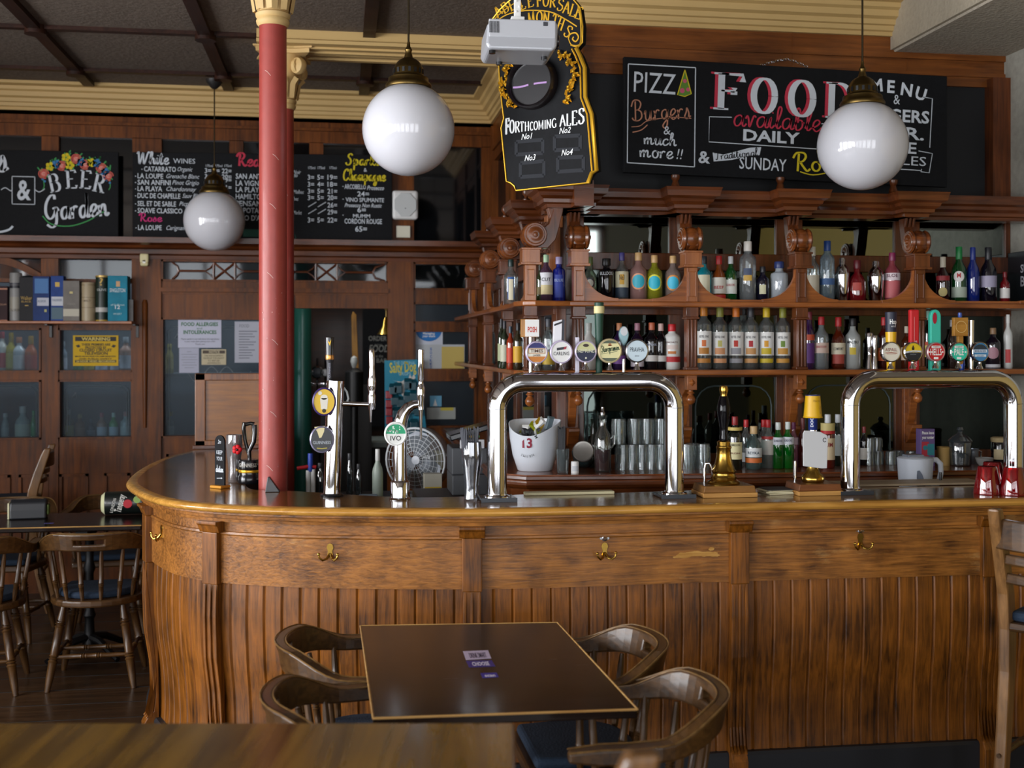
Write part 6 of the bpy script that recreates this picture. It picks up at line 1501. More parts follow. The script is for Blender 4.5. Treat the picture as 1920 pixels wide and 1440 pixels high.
# ================================================================ HAND PUMPS
def pump(px, label, body_top, hz0, handle, basem, w2):
    Y = 4.46; x = PXZ(px, Y); t = thing('hand_pump', label, 'hand pump', (x, Y, CT)); zz = lambda py: ZY(py, Y, px)-CT
    G().box(-w2, w2, -.085, .075, 0, .018).build('plinth', wood('#8a5a26', '#c09050', 'X', .4, .2), t, .002)
    G().prism([(-w2*.98, .018), (w2*.98, .018), (w2*.92, .045), (-w2*.92, .045)], -.075, .07, 'XZ').build('base_block', basem, t, .003)
    return t, zz, x, Y
t, zz, x, Y = pump(1357, 'brass hand pump with turned black handle on a light wooden base', 0, 0, 0, wood('#5a3a18', '#8a6030', 'X', .4, .2), .112)
G().lathe([(.064, .045), (.066, .052), (.06, .058), (.05, .064), (.052, .074), (.046, .082), (.047, .092), (.05, .098), (.044, .105), (.036, .13), (.03, .155), (.028, .185), (.031, .19), (.031, .196), (.026, .2), (.027, .215), (.02, .22)], 32).build('brass_body', BRASS, t)
G().lathe([(.016, .218), (.018, .235), (.015, .245), (.017, .275), (.022, .305), (.0265, .335), (.027, .352), (.023, .374), (.019, .388), (.0165, .4)], 24).build('handle', mat('#0c0a0e', .1, 0, 0, spec=.25), t)
zt = zz(722); G().lathe([(.0135, zt-.052), (.015, zt-.046), (.013, zt-.04), (.0165, zt-.03), (.0185, zt-.018), (.015, zt-.004), (0, zt)], 20).build('brass_finial', BRASS, t)
G().tube([(-.075, .02, .045), (-.075, .02, .1), (-.07, .02, .125), (-.055, .02, .128), (-.045, .02, .11), (-.04, .02, .08)], .006, 10).build('swan_spout', CHROME, t)
t, zz, x, Y = pump(1524, 'hand pump with blank white clip, blue handle and yellow paper cup upside down on top', 0, 0, 0, wood('#4a2812', '#7a4a28', 'X', .4, .2), .094)
G().lathe([(.042, .045), (.047, .055), (.046, .068), (.03, .085), (.022, .105), (.02, .14), (.023, .146), (.02, .152), (.022, .168), (.018, .172)], 28).build('brass_body', BRASS, t)
G().lathe([(.017, .17), (.0185, .24), (.017, zz(806))], 20).build('steel_sleeve', CHROME, t)
h = G().lathe([(.018, zz(806)), (.019, zz(780)), (.02, zz(745))], 20).build('handle', mat('#16286a', .6, spec=.2), t)
Sheet().text('DOOM BAR', -.006, zz(800), .011, w=.09, rot=PI/2, bold=.02).build(mat('#d8dce8', .5), h, cyl=(.0198, -PI/2))
g = G().prism([(-.055, zz(872)), (-.024, zz(874)), (.024, zz(877)), (.047, zz(877)), (.051, zz(822)), (.046, zz(815)), (.02, zz(809)), (-.008, zz(807)), (-.05, zz(806)), (-.056, zz(812))], -.034, -.028, 'XZ'); g.build('pump_clip', mat('#c8cacc', .45), t, .002)
s = Sheet(); s.stroke(arcp(.036, zz(824), .007, .008, 20, 330, 16), .003); s.build(mat('#3a3c40', .5), t, -.0345, 'clip_emblem')
G().tube([(-.065, .03, .045), (-.065, .03, .13)], .007, 10).build('swan_spout', CHROME, t)
ztop = zz(742)
t2 = thing('paper_cup', 'yellow paper cup upside down on the blue pump handle', 'cup', (x, Y, CT+zz(783)))
hh = zz(742)-zz(783); G().lathe([(.039, 0), (.04, .003), (.037, .005), (.03, hh), (.028, hh), (.0285, hh-.003), (.0001, hh-.004)], 28, cap=False).build('cup', mat('#d8a812', .45), t2)
G().lathe([(.03, hh), (.0302, hh+.0035), (.028, hh+.0035)], 24, cap=False).build('base_rim', mat('#22265a', .4), t2)
Sheet().text('Sharps', -.0, hh*.74, .008, w=.03, al='C', shear=.2).text('DOOM', .024, hh*.2, .007, w=.03, rot=PI/2).build(mat('#8a6410', .5), t2, cyl=(.0375, -PI/2))

# ================================================================ SMALL THINGS ON THE COUNTER
def onc(px, py): p = PZ(px, py, 1.1); return (p.x, p.y, CT)
for i, (dx, r_) in enumerate(((0, .1), (.004, -.15), (-.003, .25), (.0, 0))):
    p = onc(1458, 926); tag(G().box(-.055, .055, -.055, .055, 0, .0056 if i < 3 else .003).build('beer_mat', mat('#d0c8a4', .7) if i < 3 else mat('#3a3a3c', .6), None, .001), ('cream beer mat at the bottom of the stack between the two hand pumps', 'cream beer mat second from the bottom between the two hand pumps', 'cream beer mat under the dark one between the two hand pumps', 'dark printed beer mat on top of the stack between the hand pumps')[i], 'beer mat', 'beer mats between the hand pumps')
    o = bpy.data.objects[[k.name for k in bpy.data.objects if k.name.startswith('beer_mat')][-1]]; o.location = (p[0]+dx, p[1]+.02, CT+.0058*i); o.rotation_euler = (0, 0, r_)
p = onc(942, 937); o = tag(G().box(-.055, .055, -.05, .0, 0, .006).build('beer_mat', mat('#d8d0a8', .7), None, .001), 'cream beer mat lying before the left foot of the left chrome arch', 'beer mat'); o.location = (p[0], p[1]+.04, CT)
# chalk sign KEEP YOUR DISTANCE
p = onc(412, 916)
t = thing('table_sign', 'narrow black keep-your-distance sign with round top in an orange wooden foot', 'sign', (p[0], p[1]+.02, CT), -.75)
q = MPP(412, 4.75); h = 104*q
P = [(-.03, .01), (.03, .01), (.03, h-.03)]+[(.03*math.cos(a), h-.03+.03*math.sin(a)) for a in [PI*k/12 for k in range(1, 12)]]+[(-.03, h-.03)]
G().prism(P, -.004, .004, 'XZ').build('board', BOARD, t, .001)
s = Sheet().text('KEEP', 0, h*.64, .016, w=.036, al='C').text('YOUR', 0, h*.52, .016, w=.036, al='C').letters('distan', -.022, h*.3, .03, 'SCRIPT', .1, .06, w=.046).text('2m', 0, h*.84, .016, w=.02, al='C', shear=.3); s.stroke([(-.016, h*.18), (.016, h*.19)], .002); s.stroke([(.01, h*.2), (.018, h*.19), (.01, h*.175)], .002)
s.build(PALE, t, -.0046)
G().box(-.035, .035, -.028, .028, 0, .012).build('wooden_foot', wood('#9a5a14', '#d89a3a', 'X', .5, .1), t, .004)
# tall glass with poppy
p = onc(438, 906)
t = thing('poppy_glass', 'tall printed pint glass with a red poppy left of the black harp stand', 'glass', (p[0], p[1]+.03, CT)); q = MPP(438, 4.9)
G().lathe([(.024, 0), (.027, .004), (.024, .05), (.03, .11), (.036, .16), (.034, .21), (.032, .21), (.034, .16), (.022, .05), (.0001, .01)], 22, cap=False).build('bowl', glass('#a8a4a4', .3, '#b8b0b0', .2), t)
G().lathe([(.0001, .012), (.022, .012), (.02, .05), (.026, .1), (.0001, .1)], 18).build('grey_print', mat('#8a8488', .3, .5), t)
g = G()
for k in range(5): a = 2*PI*k/5; g.ball((.016+.011*math.cos(a), -.038, .148+.011*math.sin(a)), .0115, 10, 6)
g.build('poppy', mat('#d01420', .6), t); G().ball((.016, -.05, .148), .005, 8, 6).build('poppy_heart', BLACK, t)
# black drip-tray stand with harp
p = onc(468, 908)
t = thing('stout_stand', 'round black drum stand with gold band and upright harp emblem beside the red column', 'display stand', (p[0], p[1]+.05, CT)); q = MPP(468, 4.95)
G().lathe([(.052, 0), (.055, .004), (.055, .03), (.05, .036), (.05, .048)], 32).build('base', BLACKP, t); G().lathe([(.0505, .048), (.0515, .05), (.0515, .058), (.0505, .06)], 32, cap=False).build('gold_band', GOLD, t); G().lathe([(.052, .06), (.054, .064), (.054, .098), (.05, .104), (.02, .106), (0, .106)], 32).build('drum', BLACKP, t)
Sheet().text('GUINNESS', -.012, .074, .016, w=.085, al='C', bold=.01).build(mat('#b8b4a8', .5), t, cyl=(.0545, -PI/2))
g = G()
g.tube([(-.004, 0, .105), (-.006, 0, .14), (.014, 0, .18), (.018, 0, .22), (.016, 0, .255)], [.009, .01, .011, .011, .012], 12); g.build('black_arm', mat('#16161a', .15, 0, .8), t)
g = G().tube([(.016, 0, .258), (.0, 0, .262), (-.018, 0, .258), (-.026, 0, .262), (-.03, 0, .24), (-.024, 0, .19), (-.014, 0, .15), (-.004, 0, .12)], [.01, .008, .009, .01, .009, .008, .008, .009], 10); g.build('harp_frame', mat('#2a2a28', .15, .6, .5), t)
g = G()
for k in range(6): g.tube([(-.02+.007*k, 0, .255), (-.012+.004*k, 0, .15+.012*k)], .0012, 4)
g.build('harp_strings', mat('#6a6450', .4, .6), t)
p = onc(512, 912); 
tag(G().prism([(-.03, 0), (.03, 0), (-.012, .062), (-.02, .062)], -.02, .02, 'XZ').build('card_holder', BLACKP, None, .002), 'small black wedge-shaped card holder at the foot of the red column', 'card holder').location = (PXZ(512, 4.86), 4.84, CT)
# glass of straws on the counter
p = onc(886, 938); loc = (p[0], p[1]+.03, CT)
t = thing('pint_glass', 'curvy pint glass full of straws beside the left chrome arch', 'glass', loc)
G().lathe([(.028, 0), (.031, .003), (.028, .02), (.028, .06), (.034, .11), (.041, .16), (.041, .185), (.038, .225), (.036, .225), (.039, .18), (.032, .11), (.026, .06), (.025, .012), (.0001, .01)], 28, cap=False).build('bowl', glass('#d4d8e0', .08, '#a8aeb8', .2), t)
straws(loc, 22, .024, .285, '#4a4c54', 'dark grey straw leaning in the curvy pint glass on the counter', 'straws in the curvy pint glass', .28, 9, .0028)
# red glasses
RG = glass('#c01222', .3, '#a80c1a', .12)
for px, py, d, i in ((1864, 929, 'upside-down red tumbler at the right end of the counter, left of the front pair', 0), (1913, 931, 'upside-down red tumbler at the right end of the counter, right of the front pair', 1), (1889, 922, 'red tumbler upside down standing behind the front pair of red tumblers', 2)):
    p = onc(px, py); o = thing('red_tumbler', d, 'glass', (p[0], p[1]+.05 if i < 2 else p[1]+.11, CT), 0, 'red tumblers on the counter')
    G().lathe([(.053, 0), (.054, .004), (.037, .108), (.034, .112), (.0001, .112), (.0001, .104), (.034, .104), (.051, .003)], 26, cap=False).build('bowl', RG, o)
# bar runner strip and grey board on the inner edge
a = PZ(985, 930, 1.1); b = PZ(1155, 928, 1.1)
tag(G().box(a.x, b.x, 4.55, 4.6, CT, CT+.012).build('bar_runner', mat('#c8c09a', .6), None, .003), 'pale rubber bar runner along the inner counter edge under the left chrome arch', 'bar runner')
t = thing('raised_board', 'grey wooden board lying on the inner counter edge near the red tumblers', 'board', (2.45, 4.75, CT))
G().box(-.36, .33, -.12, .03, 0, .01).build('board', wood('#84745e', '#b4a084', 'X', .6, .05), t, .003)
G().cyl((.17, -.02, .01), .006, .035, 10).build('peg', BLACKP, t)

# ================================================================ BEHIND THE COUNTER, LEFT
t = thing('work_cabinet', 'low dark steel work cabinet behind the left part of the counter', 'cabinet', (.2, 6.4, 0))
G().box(-.5, .42, -.3, .3, 0, .84).build('body', mat('#1e1a18', .5), t, .005); G().box(-.52, .44, -.32, .32, .84, .86).build('worktop', mat('#4a4c50', .35, .6), t, .004)
for k in range(2): G().box(-.48+.46*k, -.04+.44*k, -.306, -.3, .06, .8).build('door', mat('#26211e', .45), t, .003)
WZ = .8605
def onw(px, y): return (PXZ(px, y), y, WZ)
# fan
y = 6.35; c = PY(783, 862, y); 
t = thing('desk_fan', 'white desk fan with grey blades behind the swan-neck beer font', 'fan', (c.x, y, WZ), -.5)
R = 60*MPP(783, y); hc = c.z-WZ
g = G().at((0, 0, hc))
g.tube([(R*math.cos(a), -.03, R*math.sin(a)) for a in [2*PI*k/36 for k in range(36)]], .006, 6, True)
for k in range(6): rr = R*(.3+.12*k); g.tube([(rr*math.cos(a), -.05+.02*(rr/R)**2, rr*math.sin(a)) for a in [2*PI*j/30 for j in range(30)]], .0012, 4, True)
for k in range(24): a = 2*PI*k/24; g.tube([(.03*math.cos(a), -.052, .03*math.sin(a)), (R*math.cos(a), -.03, R*math.sin(a))], .0011, 4)
g.build('guard', mat('#c4c8cc', .4), t)
g = G().at((0, 0, hc))
g.lathe([(R, -.03), (R*.98, .0), (R*.7, .05), (R*.35, .07), (.05, .075)], 32, (0, .03, 0), 'Y', cap=False); g.build('rear_guard', glass('#c8ccd0', .35, '#9aa0a4', .03), t)
g = G()
for k in range(3):
    g.at((0, 0, hc), ry=2*PI*k/3+.5); P = [(.015, -.01), (.04, -.05), (.09, -.075), (.135, -.055), (.148, 0), (.13, .04), (.08, .045), (.03, .02)]
    g.add([(p[0]*R/.165, .012*math.sin(i), p[1]*R/.165) for i, p in enumerate(P)], [tuple(range(8))], False)
    b_ = g
g.off()
g.build('blades', mat('#a9aeb8', .35), t, solid=.003)
G().at((0, 0, hc)).lathe([(.0, .03), (.024, .028), (.028, .0), (.028, -.03)], 20, ax='Y').build('hub', mat('#c8ccd4', .35), t)
G().at((0, .09, hc)).lathe([(.05, -.05), (.052, .04)], 20, ax='Y').build('motor', mat('#b8bcc0', .4), t)
G().lathe([(.08, 0), (.082, .015), (.03, .03), (.018, .05), (.016, hc)], 20, (0, .09, 0)).build('stand', mat('#b8bcc0', .4), t)
# crisp display card hanging on the post
y = YF-.05; p = PY(760, 820, y)
t = thing('snack_card', 'turquoise snack card with white dog picture hanging on the wooden post', 'snack card', (p.x, y, p.z), 0)
f = lambda px, py: (PXZ(px, y)-p.x, ZY(py, y, px)-p.z)
P = [f(721, 676), f(786, 674), f(800, 812), f(722, 818)]
G().prism(P, 0, .012, 'XZ').build('card', mat('#1286a4', .5), t)
Sheet().text('THE ORIGINAL', *f(738, 684), .025, w=.16).text('CRISPS', *f(747, 704), .025, w=.09).build(mat('#a8d8e4', .6), t, -.001)
Sheet().text('Salty Dog', *f(731, 699), .07, w=.19, bold=.02, rot=.06).build(mat('#d8cc4a', .6), t, -.001)
s = Sheet(); s.poly([f(735, 713), f(752, 716), f(758, 712), f(766, 711), f(768, 701), f(772, 708), f(776, 701), f(779, 708), f(773, 717), f(768, 722), f(760, 724), f(757, 745), f(753, 740), f(752, 722), f(744, 715)]); s.build(mat('#d8d4cc', .6), t, -.001, 'dog_picture')
for i, (px, py) in enumerate(((737, 732), (746, 730), (765, 722), (773, 724), (740, 752), (752, 756), (764, 748), (776, 744), (744, 776), (758, 776), (772, 768), (784, 772), (760, 800), (776, 798))):
    a = f(px, py); o = tag(G().box(-.03, .03, -.03, 0, -.03, .03).add([(-.03, -.015, .03), (.03, -.015, .03), (.024, -.004, .05), (-.024, -.004, .05)], [(0, 1, 2, 3)]).build('snack_packet', mat('#0e4a58', .3), None, .006), 'dark teal snack packet clipped on the turquoise snack card', 'snack packet', 'snack packets on the turquoise card'); o.location = (p.x+a[0], y-.001, p.z+a[1])
for i, (px, py) in enumerate(((729, 740), (729, 757), (729, 772), (730, 788))):
    a = f(px, py); o = tag(G().box(-.024, .024, -.028, 0, -.028, .028).build('snack_packet', mat('#a01828', .3), None, .006), 'red snack packet in the left row of the turquoise snack card', 'snack packet', 'red snack packets on the turquoise card'); o.location = (p.x+a[0], y-.002, p.z+a[1])
# till on its stand
t = thing('till_stand', 'dark cupboard carrying the till at the end of the back bar', 'cabinet', (.52, 5.7, 0)); G().box(-.15, .13, -.22, .3, 0, .96).build('body', mat('#2a1810', .5), t, .005); G().box(-.13, .11, -.226, -.22, .05, .9).build('door', mat('#34200f', .5), t, .003)
y = 5.75; t = thing('till', 'grey till with sloping black screen left of the left chrome arch', 'till', (PXZ(882, y), y, .961))
fz_ = lambda py: ZY(py, y, 882)-.961
G().box(-.1, .08, -.08, .2, 0, .1).box(-.1, .08, -.06, .2, .1, fz_(838)).build('body', mat('#4a4c50', .5), t, .006); G().prism([(-.1, .0), (.12, .0), (.12, .02), (-.1, .02)], 0, .012, 'XY')
g = G().at((0, -.04, fz_(815)), ry=-.28); g.cbox((.0, .05, .02), (.22, .2, .03)); g.build('screen', BLACKP, t, .006); G().box(-.06, .06, -.09, -.06, fz_(838), fz_(822)).build('receipt_slot', mat('#c8c8cc', .5), t, .002)
for k, cl in enumerate(('#b83030', '#c8a020', '#3a8a4a')): G().box(-.05+.03*k, -.025+.03*k, -.092, -.088, fz_(818), fz_(814)).build('card_sticker', mat(cl, .5), t)
# clutter on the work cabinet
for px, tp, w, kd, gl, cap, lb, d, y in ((708, 842, 20, 'wine', mat('#a8b4a8', .35), '#d8d8d4', [], 'pale milky bottle on the low work cabinet between the two left beer fonts', 6.25), (600, 868, 16, 'slim', glass('#8a9296', .3, '#4a5256', .2), '#2a2a2e', [], 'clear slim bottle standing behind the straight chrome font', 6.3), (655, 850, 12, 'slim', glass('#8a9296', .3, '#4a5256', .2), '#3a3a3e', [], 'thin clear bottle right of the straight chrome font', 6.3), (672, 870, 12, 'slim', glass('#8a9296', .3, '#4a5256', .2), '#3a3a3e', [], 'shorter thin clear bottle left of the pale milky bottle', 6.3)):
    bottle(px, tp, w, kd, gl, cap, lb, d, WZ, y, 'bottles on the work cabinet')
y = 6.2
for px, w, h, cl, d in ((812, 34, .1, '#b8b4a4', 'white box with yellow stripe right of the fan'), (750, 18, .12, '#c8c890', 'pale yellow carton left of the fan')):
    o = thing('carton', d, 'carton', onw(px, y)); q = MPP(px, y); G().box(-w*q/2, w*q/2, 0, .08, 0, h+.05).build('box', mat(cl, .6), o, .003); G().box(-w*q/2*.9, w*q/2*.9, -.001, 0, .05, .08).build('yellow_stripe', mat('#c8a81c', .6), o)
for px, w, d, cl in ((690, 40, 'pale blue folded cloth on the work cabinet between the left fonts', '#8aa0b4'), (585, 36, 'blue folded cloth beside the base of the red column', '#3a6ea8')):
    o = thing('bar_cloth', d, 'cloth', onw(px, 6.12)); q = MPP(px, 6.1); G().box(-w*q/2, w*q/2, -.04, .04, 0, .035).box(-w*q/2*.9, w*q/2*.95, -.035, .04, .035, .055).build('cloth', mat(cl, .9, bump=.4, bscale=80), o, .012, seg=3)
y = 6.0; o = thing('bottle_brush', 'blue and red handled washing brush standing behind the straight chrome font', 'brush', (PXZ(582, 6.2), 6.2, WZ)); zq = lambda py: ZY(py, 6.2, 582)-WZ
G().cyl((-.012, 0, 0), .012, zq(882), 12).cyl((.014, 0, 0), .012, zq(880), 12).build('white_tubes', WHITE, o); G().cyl((.0, 0, zq(884)), .014, zq(850)-zq(884), 12).build('blue_handle', mat('#1c3a9a', .4), o); G().tube([(-.07, 0, zq(878)), (.0, 0, zq(874)), (.03, 0, zq(876))], .01, 8).build('red_bracket', mat('#a01c24', .4), o)
# socket on the far wall
p = PY(822, 862, YF); tag(G().box(-.035, .035, -.03, 0, -.07, .07).build('wall_socket', mat('#c8bc8c', .5), None, .006), 'cream wall socket on the wooden panel right of the fan', 'socket').location = (p.x, YF, p.z)

# ================================================================ NOTICES AND BOXES ON THE FAR WALL
def notice(name, label, cat, x0, x1, y0, y1, col_, y=YF+.03, th=.002):
    c = PY((x0+x1)/2, y1, y); t = thing(name, label, cat, (c.x, y, c.z))
    a = PY(x0, y1, y); b = PY(x1, y0, y)
    G().box(a.x-c.x, b.x-c.x, -th, 0, 0, b.z-c.z).build('sheet', mat(col_, .7), t)
    return t, PSheet(y, (c.x, c.z))
t, s = notice('warning_sign', 'yellow warning sign about closed circuit television on the frosted window', 'sign', 137, 222, 629, 686, '#d0a80c', YF+.03)
BK = mat('#1a160c', .6)
for a in (('THESE PREMISES ARE', 153, 648, 4, 54), ('PROTECTED BY', 160, 653.5, 4, 40), ('CLOSED CIRCUIT', 149, 659, 5, 61), ('TELEVISION', 158, 665, 5, 44), ('IMAGES ARE RECORDED FOR CRIME PREVENTION', 141, 669.5, 2.4, 76), ('AND PUBLIC SAFETY', 148, 674, 2.4, 62)): s.t(a[0], a[1], a[2], a[3], a[4], bold=.03)
a = s.c(141, 639.5); b = s.c(218, 631.5); s.rect(a[0], b[0], a[1], b[1]); a = s.c(141, 680); b = s.c(218, 675); s.rect(a[0], b[0], a[1], b[1])
for px, sg in ((146, 1), (214, -1)): s.poly([s.c(px-4*sg, 648), s.c(px+2*sg, 646), s.c(px+5*sg, 650), s.c(px, 652)])
s.build(BK, t, -.003)
s2 = PSheet(YF+.03, s.o); s2.t('WARNING', 153, 638.5, 6, 54, bold=.03); s2.t('24 HOUR VIDEO RECORDING', 143, 679.4, 3.4, 73, bold=.03); s2.build(mat('#d8c060', .6), t, -.004)
t, s = notice('notice', 'white food allergies notice taped to the glass by the door light', 'notice', 334, 415, 597, 652, '#c4c6d8')
s2 = PSheet(YF+.03, s.o); s2.t('FOOD ALLERGIES', 340, 611, 6.5, 69, bold=.03); s2.t('INTOLERANCES', 344, 626, 6.5, 62, bold=.03); s2.t('and', 369, 617.5, 4, 10); s2.build(mat('#2a6a3a', .6), t, -.003)
for tx, px, py, w in (('Please speak to our staff about the ingredients', 340, 637, 71), ('in your meal when placing your order', 346, 641.5, 58), ('Thank you', 366, 646.5, 18)): s.t(tx, px, py, 3, w)
s.build(mat('#4a4c58', .6), t, -.003)
t, s = notice('notice', 'plain white paper hanging below the food allergies notice', 'notice', 336, 373, 652.5, 699, '#b4b6c8', YF+.031)
for k, w in enumerate((8, 30, 26, 30, 24, 28, 18)): 
    a = s.c(355-w/2, 660+k*5); b = s.c(355+w/2, 659+k*5); s.rect(a[0], b[0], a[1], b[1])
s.build(mat('#8a8c9c', .6), t, -.003)
t, s = notice('notice', 'cream management notice with brown heading below the allergies notice', 'notice', 378, 424, 655, 684, '#c8bc9c', YF+.027)
a = s.c(380, 663); b = s.c(422, 657); s.rect(a[0], b[0], a[1], b[1])
for k, (tx, w) in enumerate((('THE MANAGEMENT', 36), ('RESERVE THE RIGHT', 38), ('TO REFUSE', 22), ('ADMISSION', 24))): s.t(tx, 401-w/2, 668.5+k*4.6, 3, w)
s.build(mat('#4a3c30', .6), t, -.003); s2 = PSheet(YF+.027, s.o); s2.t('NOTICE', 392, 662, 4, 20, bold=.03); s2.build(mat('#c8bc9c', .6), t, -.004)
t, s = notice('notice', 'wrinkled plastic-covered price list beside the red column', 'notice', 440, 490, 603, 680, '#b2b4c0', YF+.03)
for k in range(11):
    w = (34, 26, 30, 20, 32, 28, 18, 30, 24, 26, 20)[k]; a = s.c(448, 622+k*5); b = s.c(448+w, 620.5+k*5); s.rect(a[0], b[0], a[1], b[1])
s.t('FOOD', 449, 614, 6, 18); s.build(mat('#6a6c78', .6), t, -.003)
t, s = notice('poster', 'blue and white waste notice on the small window right of the post', 'notice', 778, 830, 618, 646, '#c8ccd8', YF+.03)
a = [s.c(804+24*math.cos(q), 620+20*math.sin(q)) for q in [PI*k/16 for k in range(17)]]; s.poly(a); s.build(mat('#1c70b8', .6), t, -.003, 'blue_bowl'); s2 = PSheet(YF+.03, s.o); s2.t('Managing', 793, 627, 4, 22, bold=.02); s2.t('your waste', 792, 632, 4, 24, bold=.02); s2.build(WHITE, t, -.004)
t, s = notice('poster', 'white poster with blue letters and yellow square below the waste notice', 'notice', 778, 871, 646, 695, '#b8bcc0', YF+.032)
a = s.c(828, 694); b = s.c(870, 650); s.rect(a[0], b[0], a[1], b[1]); s.build(mat('#c8b060', .7), t, -.003, 'yellow_square'); s2 = PSheet(YF+.032, s.o)
for k, ch in enumerate('SOCKET'): s2.t(ch, 806, 657+k*7, 5, 4, bold=.02)
s2.build(mat('#2a5aa8', .6), t, -.003)
t, s = notice('sticker', 'round blue sticker on the lower small window right of the post', 'sticker', 806, 828, 742, 762, '#6aa8c8', YF+.03)
s.poly([s.c(812, 761), s.c(816, 748), s.c(820, 761)]); s.build(WHITE, t, -.003, 'picture')
t, s = notice('poster', 'pale notice with yellow stripe at the foot of the small window', 'notice', 800, 854, 764, 786, '#a8aca8', YF+.03)
a = s.c(826, 770); b = s.c(850, 764); s.rect(a[0], b[0], a[1], b[1]); s.build(mat('#c8b84a', .7), t, -.003, 'yellow_patch')
# tray of little shot glasses stuck near the glass
# boxed whiskies on their shelf
q = MPP(120, 8.2)
SX0, SX1 = PXZ(-300, 8.16), PXZ(250, 8.16); SZ = ZY(602, 8.12, 120)
t = thing('wall_shelf', 'narrow brown wall shelf carrying the boxed whiskies', 'shelf', ((SX0+SX1)/2, 8.2, SZ))
G().box(SX0, SX1, 8.1, YF-.006, SZ-.018, SZ).build('plank', SHELFW, t, .003, True)
for px in (90, 254, -120): x = PXZ(px, 8.2); G().box(x-.01, x+.01, 8.27, YF-.006, SZ-.11, SZ-.018).box(x-.01, x+.01, 8.14, 8.27, SZ-.03, SZ-.018).build('bracket', BLACK, t, .002, True)
y = 8.18
def wbox(px0, px1, top, col_, label, bands=(), texts=(), rnd_=False, topcol=None):
    x = PXZ((px0+px1)/2, y); w = (px1-px0)*MPP((px0+px1)/2, y)/2; h = ZY(top, y, px0)-SZ
    t = thing('whisky_tube' if rnd_ else 'whisky_box', label, 'whisky box', (x, y, SZ+.0005), 0, 'boxed whiskies on the wall shelf')
    if rnd_: G().lathe([(w, 0), (w, h*.97), (w*.96, h)], 24).build('tube', mat(col_, .4), t)
    else: G().box(-w, w, -w*.9, w*.9, 0, h).build('box', mat(col_, .55, var=.18, bscale=14, spec=.25), t, .002)
    for z0, z1, c_, *hw in bands:
        if rnd_: G().lathe([(w*1.01, z0*h), (w*1.01, z1*h)], 24, cap=False).build('band', mat(c_, .4, .5 if c_ in ('#b8b8bc', '#c8a860') else 0), t)
        else:
            a, b = hw if hw else (-1, 1); G().box(w*a*.98, w*b*.98, -w*.9-.001, -w*.9, z0*h, z1*h).build('band', mat(c_, .5), t)
    for tx, z, hh, c_, ww in texts:
        s = Sheet().text(tx, 0, z*h, hh*h, w=ww*w, al='C', bold=.01)
        if rnd_: s.build(mat(c_, .5), t, cyl=(w*1.02, -PI/2))
        else: s.build(mat(c_, .5), t, -w*.9-.002)
wbox(-4, 16, 537, '#2e1014', 'dark maroon whisky box with gold edging at the left end of the shelf', ((.9, .94, '#b87a5a'), (.0, .03, '#b87a5a')), (('MACALLAN', .45, .05, '#a8785a', 1.6),))
wbox(19, 41, 512, '#8a8a88', 'silver whisky tube, the leftmost round tube on the shelf', ((.75, .79, '#3a3a44'), (.68, .74, '#22242c'), (.2, .5, '#9a968a')), (('TALISKER', .2, .05, '#4a4a4a', 1.7),), True)
wbox(40, 65, 520, '#1a191c', 'black whisky box with gold script beside the silver tube', ((.34, .36, '#b8963a', -.2, .3),), (('Walker', .48, .08, '#a8862c', 1.6), ('BLACK', .42, .04, '#a8862c', 1.4)))
wbox(66, 95, 519, '#16336c', 'deep blue whisky box with white label, left one of the two blue starry boxes', ((.34, .52, '#b8bcc8', -.5, .95), (.62, .95, '#2a6aa8', -.8, .9), (.2, .26, '#a8a860', .4, .7)), (('TALISKER', .42, .05, '#5a6a84', 1.2),))
wbox(98, 121, 518, '#1c3f84', 'deep blue whisky box with gold emblem, right one of the two blue starry boxes', ((.34, .54, '#c0c4cc', -.9, .95), (.04, .3, '#3a5a6a', -.9, .9), (.76, .86, '#c8a840', -.3, .4)), (('TALISKER', .44, .05, '#5a6a84', 1.6),))
wbox(122, 151, 527, '#77726c', 'plain grey whisky box with cream lower label', ((.12, .3, '#b8b2a0'), (.68, .73, '#c8b878', -.2, .2)), (('OBAN', .4, .05, '#8a847c', 1.0),))
wbox(153, 179, 530, '#a8987a', 'beige whisky tube with fine rings right of the grey box', ((.92, .95, '#8a7a5c'), (.6, .62, '#8a7a5c'), (.34, .36, '#8a7a5c')), (('MALT', .5, .05, '#6a5a44', 1.0),), True)
wbox(180, 205, 517, '#15251c', 'dark green whisky tube with gold stag and pale band', ((.96, 1.0, '#c8a860'), (.2, .3, '#b4b2ac'), (.0, .03, '#b8963a')), (('?', .78, .16, '#c8a23a', .5), ('OLIVE', .66, .05, '#b8bcb8', 1.5)), True)
wbox(206, 241, 518, '#0e7a94', 'turquoise whisky box with white lettering at the right end of the shelf', ((.76, .88, '#c89a6a', -.15, .25),), (('SINGLETON', .64, .08, '#d0dce0', 1.6), ('12', .27, .08, '#e0e8ea', .5), ('of Dufftown', .34, .04, '#a8d0d8', 1.4), ('WHISKY', .14, .04, '#a8d0d8', .9)))
wbox(242, 250, 562, '#8a8a8a', 'slim grey box wedged at the end of the shelf behind the turquoise box')

